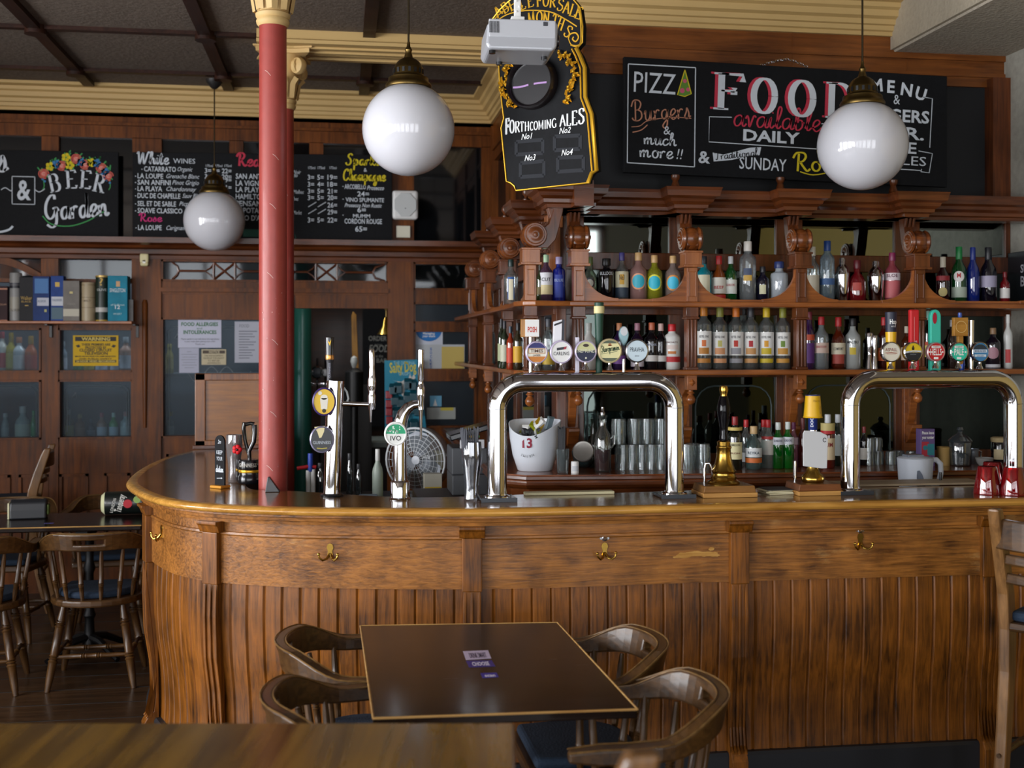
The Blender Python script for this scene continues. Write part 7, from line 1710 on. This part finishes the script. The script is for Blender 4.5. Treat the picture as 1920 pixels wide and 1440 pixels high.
# bottles on the shelves behind the frosted windows
for zpy, nm in ((697, 'upper'), (820, 'lower')):
    z = ZY(zpy+3, 8.75, 150); struct(G().box(-4.2, PXZ(525, 8.7), 8.45, 9.0, z-.03, z), 'trim_%d' % (40 if nm == 'upper' else 41), mat('#4a4e54', .4))
BG = 'bottles behind the frosted windows'
def fb(px, top, w, kd, col_, cap, lab, zpy, label):
    z = ZY(zpy+3, 8.75, 150); y = 8.56
    bottle(px, top, w, kd, mat(col_, .2), cap, [(.15, .5, lab)], label, z, y, BG)
for a in ((-20, 640, 22, 'std', '#c04a20', '#c8b040', '#d8d0c0'), (4, 622, 20, 'std', '#d0c8c0', '#b03040', '#c83040'), (21, 624, 20, 'wine', '#a8983a', '#a88a2a', '#c8b85a'), (36, 632, 24, 'std', '#b8bcc0', '#c07a5a', '#d8d4d4'), (58, 630, 22, 'wine', '#b05a38', '#b88a3a', '#b84a3a'), (119, 640, 14, 'std', '#8a98a8', '#a8b0b8', '#c8c8d8'), (147, 672, 18, 'std', '#2a7a3a', '#6a8a6a', '#3a8a4a'), (168, 672, 20, 'std', '#a89a2a', '#c8b83a', '#c8b02a'), (190, 672, 22, 'std', '#8a9ab8', '#c8d0e0', '#c8d0e4'), (216, 665, 18, 'std', '#c8ccd8', '#d8d8e0', '#d8d8e8'), (236, 632, 24, 'std', '#a87a68', '#b8c0c8', '#c4c8d4')):
    fb(*a, 697, 'blurred %s bottle behind the upper frosted window at picture column %s' % ({-20: 'rusty orange', 4: 'white and red', 21: 'olive yellow', 36: 'silvery', 58: 'burnt orange', 119: 'grey-blue', 147: 'green', 168: 'mustard', 190: 'pale blue', 216: 'pale lilac', 236: 'brown-labelled'}[a[0]], '') if False else {-20: 'blurred rusty orange bottle behind the upper frosted window at the picture edge', 4: 'blurred white bottle with red label behind the upper left frosted window', 21: 'blurred olive yellow bottle behind the upper left frosted window', 36: 'blurred silvery bottle with copper neck behind the upper left frosted window', 58: 'blurred burnt orange bottle behind the upper left frosted window', 119: 'blurred slim grey-blue bottle left of the yellow warning sign', 147: 'green bottle foot showing below the yellow warning sign', 168: 'mustard bottle foot showing below the yellow warning sign', 190: 'pale blue bottle foot showing below the yellow warning sign', 216: 'pale lilac bottle foot below the right corner of the warning sign', 236: 'blurred bottle with brown glass right of the yellow warning sign'}[a[0]])
for a in ((10, 775, 14, 'slim', '#9aa4a0', '#b8c0bc', '#a8b0ac'), (43, 762, 28, 'flask', '#b0b8b0', '#c8c8c0', '#c8ccb8'), (63, 770, 10, 'slim', '#2a8a3a', '#4aa85a', '#3a9a4a'), (130, 768, 17, 'std', '#8a8060', '#d0d0d0', '#c0b45a'), (150, 776, 18, 'std', '#9a6a4a', '#c8b070', '#b07a5a'), (171, 786, 15, 'std', '#3a4a58', '#4a5a68', '#5a6a78'), (191, 774, 18, 'std', '#a87a68', '#a83a4a', '#c8ccd4'), (213, 774, 16, 'std', '#2a9a44', '#c8e0d0', '#c8d8e0'), (236, 772, 20, 'std', '#a8b8b4', '#b8706a', '#c0ccc8')):
    fb(*a, 820, {10: 'blurred slim pale bottle behind the lower left frosted window', 43: 'blurred broad pale bottle behind the lower left frosted window', 63: 'blurred thin green bottle behind the lower left frosted window', 130: 'blurred bottle with yellow label, first behind the lower right frosted window', 150: 'blurred copper-brown bottle behind the lower right frosted window', 171: 'blurred dark bottle behind the lower right frosted window', 191: 'blurred bottle with red cap and white label behind the lower right frosted window', 213: 'blurred bright green bottle behind the lower right frosted window', 236: 'blurred grey-green bottle, last behind the lower right frosted window'}[a[0]])
fb(320, 772, 14, 'std', '#b8c0c0', '#c8b02a', '#d0d4d4', 820, 'blurred pale bottle with yellow cap behind the door light'); fb(318, 645, 14, 'slim', '#a89a5a', '#c8b860', '#b8a86a', 697, 'blurred tall yellowish bottle behind the upper door light')

# ================================================================ THE OTHER BAR SEEN THROUGH THE OPENING
y = 9.17
t = thing('iron_column', 'dark green iron column standing in the other bar beyond the opening', 'column', (PXZ(566, y), y, 0)); G().lathe([(.1, 0), (.08, .2), (.075, 1.0), (.07, 3.2)], 24).build('shaft', mat('#1c5044', .35, 0, .3), t); G().lathe([(.075, 3.2), (.12, 3.4), (.14, 3.45)], 24).build('capital', mat('#12382f', .4), t)
y = 9.5; zq = lambda py, px=600: ZY(py, y, px)
t = thing('far_bar_counter', 'far bar counter with pale edge in the other room beyond the opening', 'bar counter', (.0, y, 0)); G().box(-.9, .6, -.1, .5, 0, zq(838)).build('body', mat('#24140c', .5), t); G().box(-.92, .62, -.14, .5, zq(838), zq(828)).build('top_edge', mat('#8a9490', .5), t, .004)
zt = zq(828)
t = thing('tap_rail', 'chrome tap rail with small round badges in the other bar', 'beer font', (PXZ(600, y), y, zt)); f = lambda px, py: (PXZ(px, y)-PXZ(600, y), 0, ZY(py, y, px)-zt)
a, b = f(548, 720), f(614, 720); G().tube([a, b], .012, 12).build('rail', CHROME, t); 
for px in (556, 610): p_ = f(px, 720); G().cyl((p_[0], 0, 0), .014, p_[2], 12).build('upright', CHROME, t)
for px, cl, r in ((553, '#b8943a', .035), (578, '#8a9a98', .04), (595, '#20242a', .05), (610, '#d8d8d8', .035)):
    p_ = f(px, 698); b_ = G().at((p_[0], -.02, p_[2])).lathe([(r, 0), (r, .01), (r*.8, .014), (0, .014)], 20, ax='Y').build('badge', mat(cl, .4), t); G().at((p_[0], -.02, p_[2])).lathe([(r, .008), (r*1.04, .016), (r*.86, .018)], 20, ax='Y', cap=False).build('bright_ring', CHROME, b_)
    q_ = f(px, 672); G().cyl((p_[0], 0, p_[2]-.1), .008, q_[2]-p_[2]+.1, 8).build('tap_handle', BLACKP, t); q2 = f(px, 740); G().cyl((p_[0], -.03, q2[2]), .006, p_[2]-q2[2]-.06, 8).build('spout', CHROME, t)
y = 10.27
t, o = board('chalkboard', 'tall narrow chalkboard in the other bar reading order food', 'chalkboard', 680, 740, 570, 800, y, .02); s = PSheet(y, o); s.t('ORDER', 691, 639, 9, 34, bold=.01); s.t('your', 702, 648, 4, 14); s.t('FOOD', 692, 660, 13, 38, shear=.2, bold=.01); s.t('at the', 704, 670, 5, 14); s.t('BAR', 706, 680, 8, 20); s.build(mat('#8a8a84', .8), t, -.002)
y = 8.5; p = PY(724, 627, y); t = thing('brass_bell', 'brass bell hanging at the right edge of the opening', 'bell', (p.x, y, p.z)); q = MPP(724, y); G().lathe([(17*q, 0), (15*q, 3*q), (8*q, 14*q), (5.5*q, 26*q), (3*q, 32*q), (0, 33*q)], 24).build('bell', BRASS, t); G().ball((0, 0, 1*q), 3*q, 10, 6).build('clapper', BRASS, t); G().cyl((0, 0, 33*q), .004, .06, 8).box(-.012, .012, -.12, .01, 33*q+.05, 33*q+.075).build('hanger', OLDBRASS, t)
y = 9.2; p = PY(668, 700, y); t = thing('wooden_paddle', 'long weathered wooden paddle standing upright in the other bar', 'paddle', (p.x, y, ZY(720, y, 668))); q = MPP(668, y); G().prism([(-4*q, 0), (6*q, 0), (3*q, 60*q), (0, 130*q), (-6*q, 136*q), (-9*q, 128*q), (-8*q, 60*q)], -.02, .02, 'XZ').build('blade', wood('#6a4414', '#b8863a', 'Z', .5, .1), t, .004)
t = thing('bar_shelf_unit', 'dark shelf unit under the paddle in the other bar', 'shelf', (PXZ(668, 9.3), 9.3, 0)); G().box(-.28, .12, -.12, .03, 0, ZY(722, 9.2, 668)).build('body', mat('#15100c', .5), t)
t = thing('bulb_lamp', 'pale bulb-shaped lamp on a black stand beside the wooden paddle', 'lamp', (PXZ(664, 8.9), 8.9, 0)); zb_ = ZY(690, 8.9, 664); G().lathe([(.14, 0), (.14, .04), (.03, .06), (.03, zb_-.3), (.07, zb_-.28), (.07, zb_-.03), (.03, zb_)], 16).build('stand', mat('#121212', .4), t); G().lathe([(.012, zb_), (.02, zb_+.02), (.028, zb_+.05), (.022, zb_+.08), (0, zb_+.095)], 18).build('bulb', mat('#b8bcb8', .3), t)

# things on the right-hand pier
p = PX(1910, 570, 3.5); 
t = thing('poster', 'dark framed advert on the wallpapered pier at the right edge', 'poster', (3.5, p.y, p.z)); d = PX(1900, 474, 3.5); G().box(-.02, 0, p.y-.6-p.y, d.y-p.y+.02, 0, .27).build('frame', mat('#14161e', .4), t, .003)
s = Sheet().text('SUN', .05, .16, .04, bold=.02).text('BEER', .05, .09, .05, bold=.02); s.build(mat('#b8b8c0', .5), t, M=Matrix.Translation((-.0215, 0, 0)) @ Matrix.Rotation(-PI/2, 4, 'Z'))
# ================================================================ FURNITURE
BLUE = mat('#0e2236', .85, bump=.3, bscale=120)
def turned(r, h0, h1, p0, p1, beads=(.3, .62)):
    """turned spindle or leg between two points: list of points and radii"""
    p0, p1 = Vector(p0), Vector(p1); pts = []; rs = []
    prof = [(0, .62), (.12, .8), (.2, .95)]
    for b in beads: prof += [(b-.05, .92), (b-.035, 1.15), (b-.02, .8), (b-.005, 1.2), (b+.01, .8), (b+.03, 1.15), (b+.045, .95)]
    prof += [(.85, .85), (1, .6)]
    for t_, k in prof: pts.append(p0+(p1-p0)*t_); rs.append(r*k)
    return pts, rs
def make_bow_chair():
    t = thing('bow_chair', 'x', 'chair')
    D = [(-.2, .2), (.2, .2)]+[(.225*math.cos(a), -.005+.2*math.sin(a)-.0) for a in [-PI*k/14 for k in range(0, 15)]]
    G().prism(D, .405, .44, 'XY').build('seat', CHAIRW, t, .01)
    Dc = [(p[0]*.84, p[1]*.84+.01) for p in D]
    G().prism(Dc, .441, .475, 'XY').build('cushion', BLUE, t, .016, seg=3)
    # the bow: one band bent round the back, arms rounded at the ends, grip slot in the middle of the back
    R = .255; path = [(-.262, .20), (-.264, .12), (-.262, .04)]+[(R*math.cos(a), R*math.sin(a)*.92) for a in [PI+PI*k/24 for k in range(0, 25)]]+[(.262, .04), (.264, .12), (.262, .20)]
    m = len(path); g = G(); th = .034; vs = []
    for i, p in enumerate(path):
        u = abs(i-(m-1)/2)/((m-1)/2)          # 0 back, 1 arm end
        f = max(0, min(1, (.72-u)/.42)); f = f*f*(3-2*f)
        zt = .714+.066*f; zb = .672+.022*f
        if u > .97: zt -= .008; zb += .008
        d = Vector((path[min(m-1, i+1)][0]-path[max(0, i-1)][0], path[min(m-1, i+1)][1]-path[max(0, i-1)][1])).normalized(); n = Vector((d.y, -d.x))
        w = th*(.75 if u > .97 else 1)*(1+.35*(1-f))
        for z_, e in ((zb, .0), (zb+(zt-zb)*.36, 0), (zb+(zt-zb)*.64, .0), (zt, 0)):
            lean_ = .018*f*(z_-zb)/.08
            vs.append((p[0]+n.x*(w/2+lean_), p[1]+n.y*(w/2+lean_), z_)); vs.append((p[0]-n.x*(w/2-lean_), p[1]-n.y*(w/2-lean_), z_))
    def I(i, r, s_): return i*8+r*2+s_
    fs = []; mid = m//2
    for i in range(m-1):
        slot = mid-2 <= i < mid+2
        for r in range(3):
            if slot and r == 1: 
                continue
            fs += [(I(i, r, 0), I(i+1, r, 0), I(i+1, r+1, 0), I(i, r+1, 0)), (I(i, r, 1), I(i, r+1, 1), I(i+1, r+1, 1), I(i+1, r, 1))]
        if slot: fs += [(I(i, 1, 0), I(i+1, 1, 0), I(i+1, 1, 1), I(i, 1, 1)), (I(i, 2, 0), I(i, 2, 1), I(i+1, 2, 1), I(i+1, 2, 0))]
        if i == mid-2: fs.append((I(i, 1, 0), I(i, 1, 1), I(i, 2, 1), I(i, 2, 0)))
        if i == mid+1: fs.append((I(i+1, 1, 0), I(i+1, 2, 0), I(i+1, 2, 1), I(i+1, 1, 1)))
        fs += [(I(i, 3, 0), I(i+1, 3, 0), I(i+1, 3, 1), I(i, 3, 1)), (I(i, 0, 0), I(i, 0, 1), I(i+1, 0, 1), I(i+1, 0, 0))]
    for e in (0, m-1):
        for r in range(3): fs.append((I(e, r, 0), I(e, r+1, 0), I(e, r+1, 1), I(e, r, 1)))
    g.add(vs, fs, False); bow = g.build('bow', CHAIRW, t, .007)
    G().tube([vs[i*8+6] for i in range(m)], .0026, 6).tube([vs[i*8+7] for i in range(m)], .0022, 6).build('worn_edge', wood('#4a3218', '#84643a', 'X', .4, .2), bow)
    for k in range(8):
        a = PI*1.0+PI*(k-.0)/7*1.0
        bx, by = .24*math.cos(a), .24*math.sin(a)*.92
        if k in (0, 7): by += .06
        tx, ty = bx*.82, by*.8-.0
        g = G(); p, r = turned(.0125, 0, 0, (tx, ty, .43), (bx, by, .69), (.35,)); g.tube(p, r, 8); g.build('spindle', CHAIRZ, t)
    feet = {}
    for sx in (-1, 1):
        for sy in (-1, 1):
            p0 = (sx*.14, sy*.13, .41); p1 = (sx*.205, sy*.2, 0)
            g = G(); p, r = turned(.0215, 0, 0, p0, p1, (.22, .62)); g.tube(p, r, 10); g.build('leg', CHAIRZ, t)
            feet[sx, sy] = [p0[i]+(p1[i]-p0[i])*.6 for i in range(3)]
    for sx in (-1, 1):
        p, r = turned(.0125, 0, 0, feet[sx, -1], feet[sx, 1], (.5,)); G().tube(p, r, 8).build('stretcher', CHAIRW, t)
    a = [(feet[-1, -1][i]+feet[-1, 1][i])/2 for i in range(3)]; b = [(feet[1, -1][i]+feet[1, 1][i])/2 for i in range(3)]
    p, r = turned(.0125, 0, 0, a, b, (.35, .65)); G().tube(p, r, 8).build('stretcher', CHAIRW, t)
    p, r = turned(.0125, 0, 0, feet[-1, -1], feet[1, -1], (.4, .6)); G().tube(p, r, 8).build('stretcher', CHAIRW, t)
    return t
proto = make_bow_chair(); first = [True]
def chair(x, y, rz, label, group):
    o = proto if first[0] else copy_tree(proto); first[0] = False
    o.location = (x, y, 0); o.rotation_euler = (0, 0, rz); tag(o, label, 'chair', group); return o
GA, GB = 'bow-backed chairs at the square table', 'bow-backed chairs at the left table'
p = PZ(497, 1300, .77); chair(p.x+.26, p.y-.03, -PI/2+.04, 'bow-backed wooden chair at the near left corner of the dark square table', GA)
p = PZ(522, 1203, .77); chair(p.x+.26, p.y, -PI/2-.03, 'bow-backed wooden chair at the far left corner of the dark square table', GA)
p = PZ(1343, 1282, .77); chair(p.x-.26, p.y-.03, PI/2-.05, 'bow-backed wooden chair at the near right corner of the dark square table', GA)
p = PZ(1240, 1200, .77); chair(p.x-.26, p.y, PI/2+.02, 'bow-backed wooden chair at the far right corner of the dark square table', GA)
chair(PXZ(182, 6.1), 6.12, .03, 'bow-backed wooden chair with grip slot seen from behind at the left table', GB)
chair(PXZ(-42, 6.05), 6.05, .12, 'bow-backed wooden chair cut by the left picture edge at the left table', GB)
chair(PXZ(208, 7.2), 7.2, PI+.1, 'bow-backed wooden chair on the far side of the left table, beside the counter end', GB)
chair(PXZ(15, 7.15), 7.12, PI-.1, 'bow-backed wooden chair on the far side of the left table, behind the black menu holder', GB)
# dark table in front of the counter
Pn = [PZ(700, 1346, .75), PZ(1195, 1329, .75), PZ(1045, 1167, .75), PZ(676, 1173, .75)]
c = sum(Pn, Vector())/4
IRON = mat('#0e0e10', .45, .3)
def iron_base(t, h, span):
    g = G().lathe([(.05, .04), (.03, .09), (.024, .2), (.034, .22), (.024, .25), (.022, .45), (.032, .48), (.022, .52), (.025, h-.06), (.06, h-.02)], 16)
    g.build('column', IRON, t)
    for k in range(4):
        a = PI/4+PI/2*k; G().at((0, 0, 0), rz=a).tube([(.02, 0, .1), (.1, 0, .09), (span*.8, 0, .04), (span, 0, .015)], [.022, .02, .017, .015], 8).build('foot', IRON, t)
    G().box(-.2, .2, -.03, .03, h-.022, h-.002).box(-.03, .03, -.2, .2, h-.022, h-.002).build('top_plate', IRON, t)
t = thing('pub_table', 'dark varnished square pub table with worn pale edge before the counter', 'table', (c.x, c.y, 0))
V = [(p.x-c.x, p.y-c.y) for p in Pn]
G().prism(V, .724, .75, 'XY').build('tabletop', TABW, t, .004)
g = G()
for i in range(4):
    a, b = V[i], V[(i+1) % 4]; g.tube([(a[0], a[1], .7485), (b[0], b[1], .7485)], .0035, 6)
g.build('worn_edge', wood('#8a6030', '#c09a60', 'X', .4, .2), t)
iron_base(t, .724, .26)
for i, (pts, cl, d) in enumerate((([(868, 1221), (915, 1219), (921, 1234), (874, 1237)], '#b8aac4', 'pale printed sticker on the dark square table, the largest of three'), ([(874, 1239), (922, 1238), (929, 1249), (880, 1251)], '#2c2478', 'purple sticker on the dark square table, the middle of three'), ([(901, 1262), (931, 1261), (935, 1269), (905, 1271)], '#2a2488', 'small purple sticker on the dark square table, nearest of three'))):
    W_ = [PZ(a, b, .7508) for a, b in pts]; o = thing('sticker', d, 'sticker', (W_[0].x, W_[0].y, .7502), 0, 'stickers on the square table')
    G().prism([(w.x-W_[0].x, w.y-W_[0].y) for w in W_], 0, .0006, 'XY').build('sheet', mat(cl, .4), o)
    s = Sheet(); x1 = W_[1].x-W_[0].x; y1 = W_[3].y-W_[0].y; s.text(('DRINK SMART', 'CHOOSE', 'qr')[i] if i < 2 else 'scan', x1*.18, y1*.82, abs(y1)*.55, w=x1*.66, bold=.02)
    gg = G().add([(p_[0], p_[1], .0008) for p_ in s.v], s.f); gg.build('lettering', mat('#e4dcec' if i else '#2a2448', .5), o)
# left table
t = thing('pub_table', 'long dark wooden pub table at the left behind the bow-backed chairs', 'table', (-1.75, 6.6, 0))
G().box(-.75, .7, -.27, .26, .722, .75).build('tabletop', TABW, t, .006)
g = G().tube([(-.75, -.27, .748), (.7, -.27, .748)], .0035, 6); g.build('worn_edge', wood('#8a6030', '#c09a60', 'X', .4, .2), t)
for dx in (.38, -.45):
    G().at((dx, 0, 0)).lathe([(.05, .04), (.03, .09), (.024, .2), (.034, .22), (.024, .25), (.022, .45), (.032, .48), (.022, .52), (.025, .66), (.06, .7)], 14).build('iron_column', IRON, t)
    for k in range(4): G().at((dx, 0, 0), rz=PI/4+PI/2*k).tube([(.02, 0, .1), (.1, 0, .09), (.2, 0, .04), (.26, 0, .015)], [.022, .02, .017, .015], 8).build('foot', IRON, t)
    G().box(dx-.03, dx+.03, -.2, .2, .7, .722).build('top_plate', IRON, t)
p = PZ(52, 973, .75); t = thing('menu_holder', 'black curved menu and condiment holder on the left table', 'holder', (p.x, p.y+.03, .7505), .1)
q = MPP(52, 6.6); w = 32*q
G().prism([(-.05, 0), (.05, 0), (.05, .06), (.035, .1), (-.01, .108), (-.04, .09), (-.05, .05)], -w, w, 'YZ').build('cover', mat('#1e2024', .45), t, .008)
G().box(-w-.012, -w-.002, -.04, .04, .0, .09).build('cream_card', mat('#c8c4a0', .6), t, .003); G().box(w+.002, w+.012, -.03, .03, .02, .075).build('green_card', mat('#5a6a2a', .6), t, .003)
p = PZ(228, 968, .75); t = thing('gin_tin', 'black drum tin with white script and red seal lying on the left table', 'tin', (p.x, p.y+.07, .7505), .1)
w = 34*MPP(228, 6.6); G().lathe([(.062, -w), (.065, -w+.006), (.065, w), (.06, w+.004)], 26, (0, 0, .066), 'X').build('body', mat('#101614', .35, 0, .3), t)
G().lathe([(.045, -w-.02), (.064, -w)], 26, (0, 0, .066), 'X').build('cream_end', mat('#c8c8a0', .5), t)
s = Sheet().text('Tanqueray', -.012, .02, .036, w=.1, rot=PI/2-.25, shear=.2, bold=.01).text('LONDON', -.055, .02, .016, w=.08, rot=PI/2-.25); s.build(mat('#d8d8d0', .5), t, -.0665)
Sheet().disc(.025, .068, .024, 20).build(mat('#b01828', .4), t, -.067, 'red_seal'); Sheet().disc(.075, .09, .02, 20).build(mat('#8aa858', .5), t, -.067, 'lime_disc')
p = PZ(92, 981, .75); o = thing('sticker', 'small purple sticker near the edge of the left table', 'sticker', (p.x, p.y, .7502)); G().box(-.025, .025, -.01, .01, 0, .0006).build('sheet', mat('#4a4488', .5), o)
# high-backed bar stool
SABRE = wood('#4a3018', '#8a6236', 'Z', .38, .3, 1.2, .08)
def make_stool():
    t = thing('bar_stool', 'x', 'stool')
    prof = [(-.03, 1.17), (-.012, 1.12), (.03, 1.0), (.065, .88), (.082, .76), (.078, .62), (.05, .42), (.01, .2), (-.04, .0)]   # sabre curve, local y: + towards the seat
    for sx in (-1, 1):
        g = G(); vs = []
        for i, (y, z) in enumerate(prof):
            w = .019; d = (.022, .028, .032, .034, .036, .034, .03, .026, .022)[i]
            vs += [(sx*.19-w, y-d, z), (sx*.19+w, y-d, z), (sx*.19+w, y+d, z), (sx*.19-w, y+d, z)]
        k = len(prof); fs = [(j*4+q_, j*4+(q_+1) % 4, (j+1)*4+(q_+1) % 4, (j+1)*4+q_) for j in range(k-1) for q_ in range(4)]+[(3, 2, 1, 0), (4*k-4, 4*k-3, 4*k-2, 4*k-1)]
        g.add(vs, fs); g.build('back_post', SABRE, t, .008)
        g = G(); p, r = turned(.02, 0, 0, (sx*.17, .36, .76), (sx*.2, .42, 0), (.3, .6)); g.tube(p, r, 10); g.build('front_leg', CHAIRZ, t)
    for nm, z, h, y in (('top_rail', 1.085, .05, -.0), ('back_slat', 1.0, .017, .03), ('back_slat', .935, .017, .045)):
        g = G(); vs = []; n_ = 12
        for i in range(n_+1):
            x = -.2+.4*i/n_; yy = y-.045*(1-(x/.2)**2)
            zz_ = h*(1 if nm == 'top_rail' else 1)
            vs += [(x, yy-.012, z-zz_), (x, yy+.012, z-zz_), (x, yy+.012, z+zz_), (x, yy-.012, z+zz_)]
        g.add(vs, [(j*4+q_, j*4+(q_+1) % 4, (j+1)*4+(q_+1) % 4, (j+1)*4+q_) for j in range(n_) for q_ in range(4)]+[(3, 2, 1, 0), (4*n_, 4*n_+1, 4*n_+2, 4*n_+3)]); g.build(nm, CHAIRW, t, .006)
    G().box(-.2, .2, .05, .4, .755, .785).build('seat', CHAIRW, t, .01); G().box(-.18, .18, .07, .38, .785, .82).build('cushion', BLUE, t, .015)
    for a, b in (((-.19, .0, .3), (.19, .0, .3)), ((-.185, .4, .25), (.185, .4, .25)), ((-.19, .0, .35), (-.185, .4, .35)), ((.19, .0, .35), (.185, .4, .35))):
        p, r = turned(.012, 0, 0, a, b, (.5,)); G().tube(p, r, 8).build('stretcher', CHAIRW, t)
    return t
s1 = make_stool(); x = PXZ(1872, 3.5); s1.location = (x+.118, 3.5-.149, 0); s1.rotation_euler = (0, 0, -.9); tag(s1, 'high-backed wooden bar stool with curved post at the right picture edge', 'stool')
s2 = copy_tree(s1); p = ray(1150, 1385)*1.5; s2.location = (p.x-.0, p.y-.19, 0); s2.rotation_euler = (0, 0, PI/2-.05); tag(s2, 'blurred bar stool whose post top pokes up at the bottom of the picture', 'stool')
s3 = copy_tree(s1); s3.location = (PXZ(88, 7.85), 7.82, 0); s3.scale = (.9, .9, .9); s3.rotation_euler = (0, 0, PI/2+.15); tag(s3, 'wooden bar stool standing sideways by the far wall at the left picture edge', 'stool')
# near, out-of-focus high table
Z0 = 2.38; t = thing('high_table', 'brown high table close to the camera, out of focus along the bottom edge', 'table', (0, 0, 0), -YAW)
X1 = .006
G().box(-1.4, X1, 1.5, Z0, .885, .92).build('tabletop', wood('#2e1c08', '#86621f', 'Y', .24, .25, .45, .04), t, .006)
for x in (-1.25, X1-.12):
    for y in (1.62, Z0-.12): G().box(x-.03, x+.03, y-.03, y+.03, 0, .885).build('leg', CHAIRZ, t, .004)
G().box(-1.25, X1-.12, 1.6, 1.64, .2, .25).build('foot_rail', CHAIRW, t, .004)
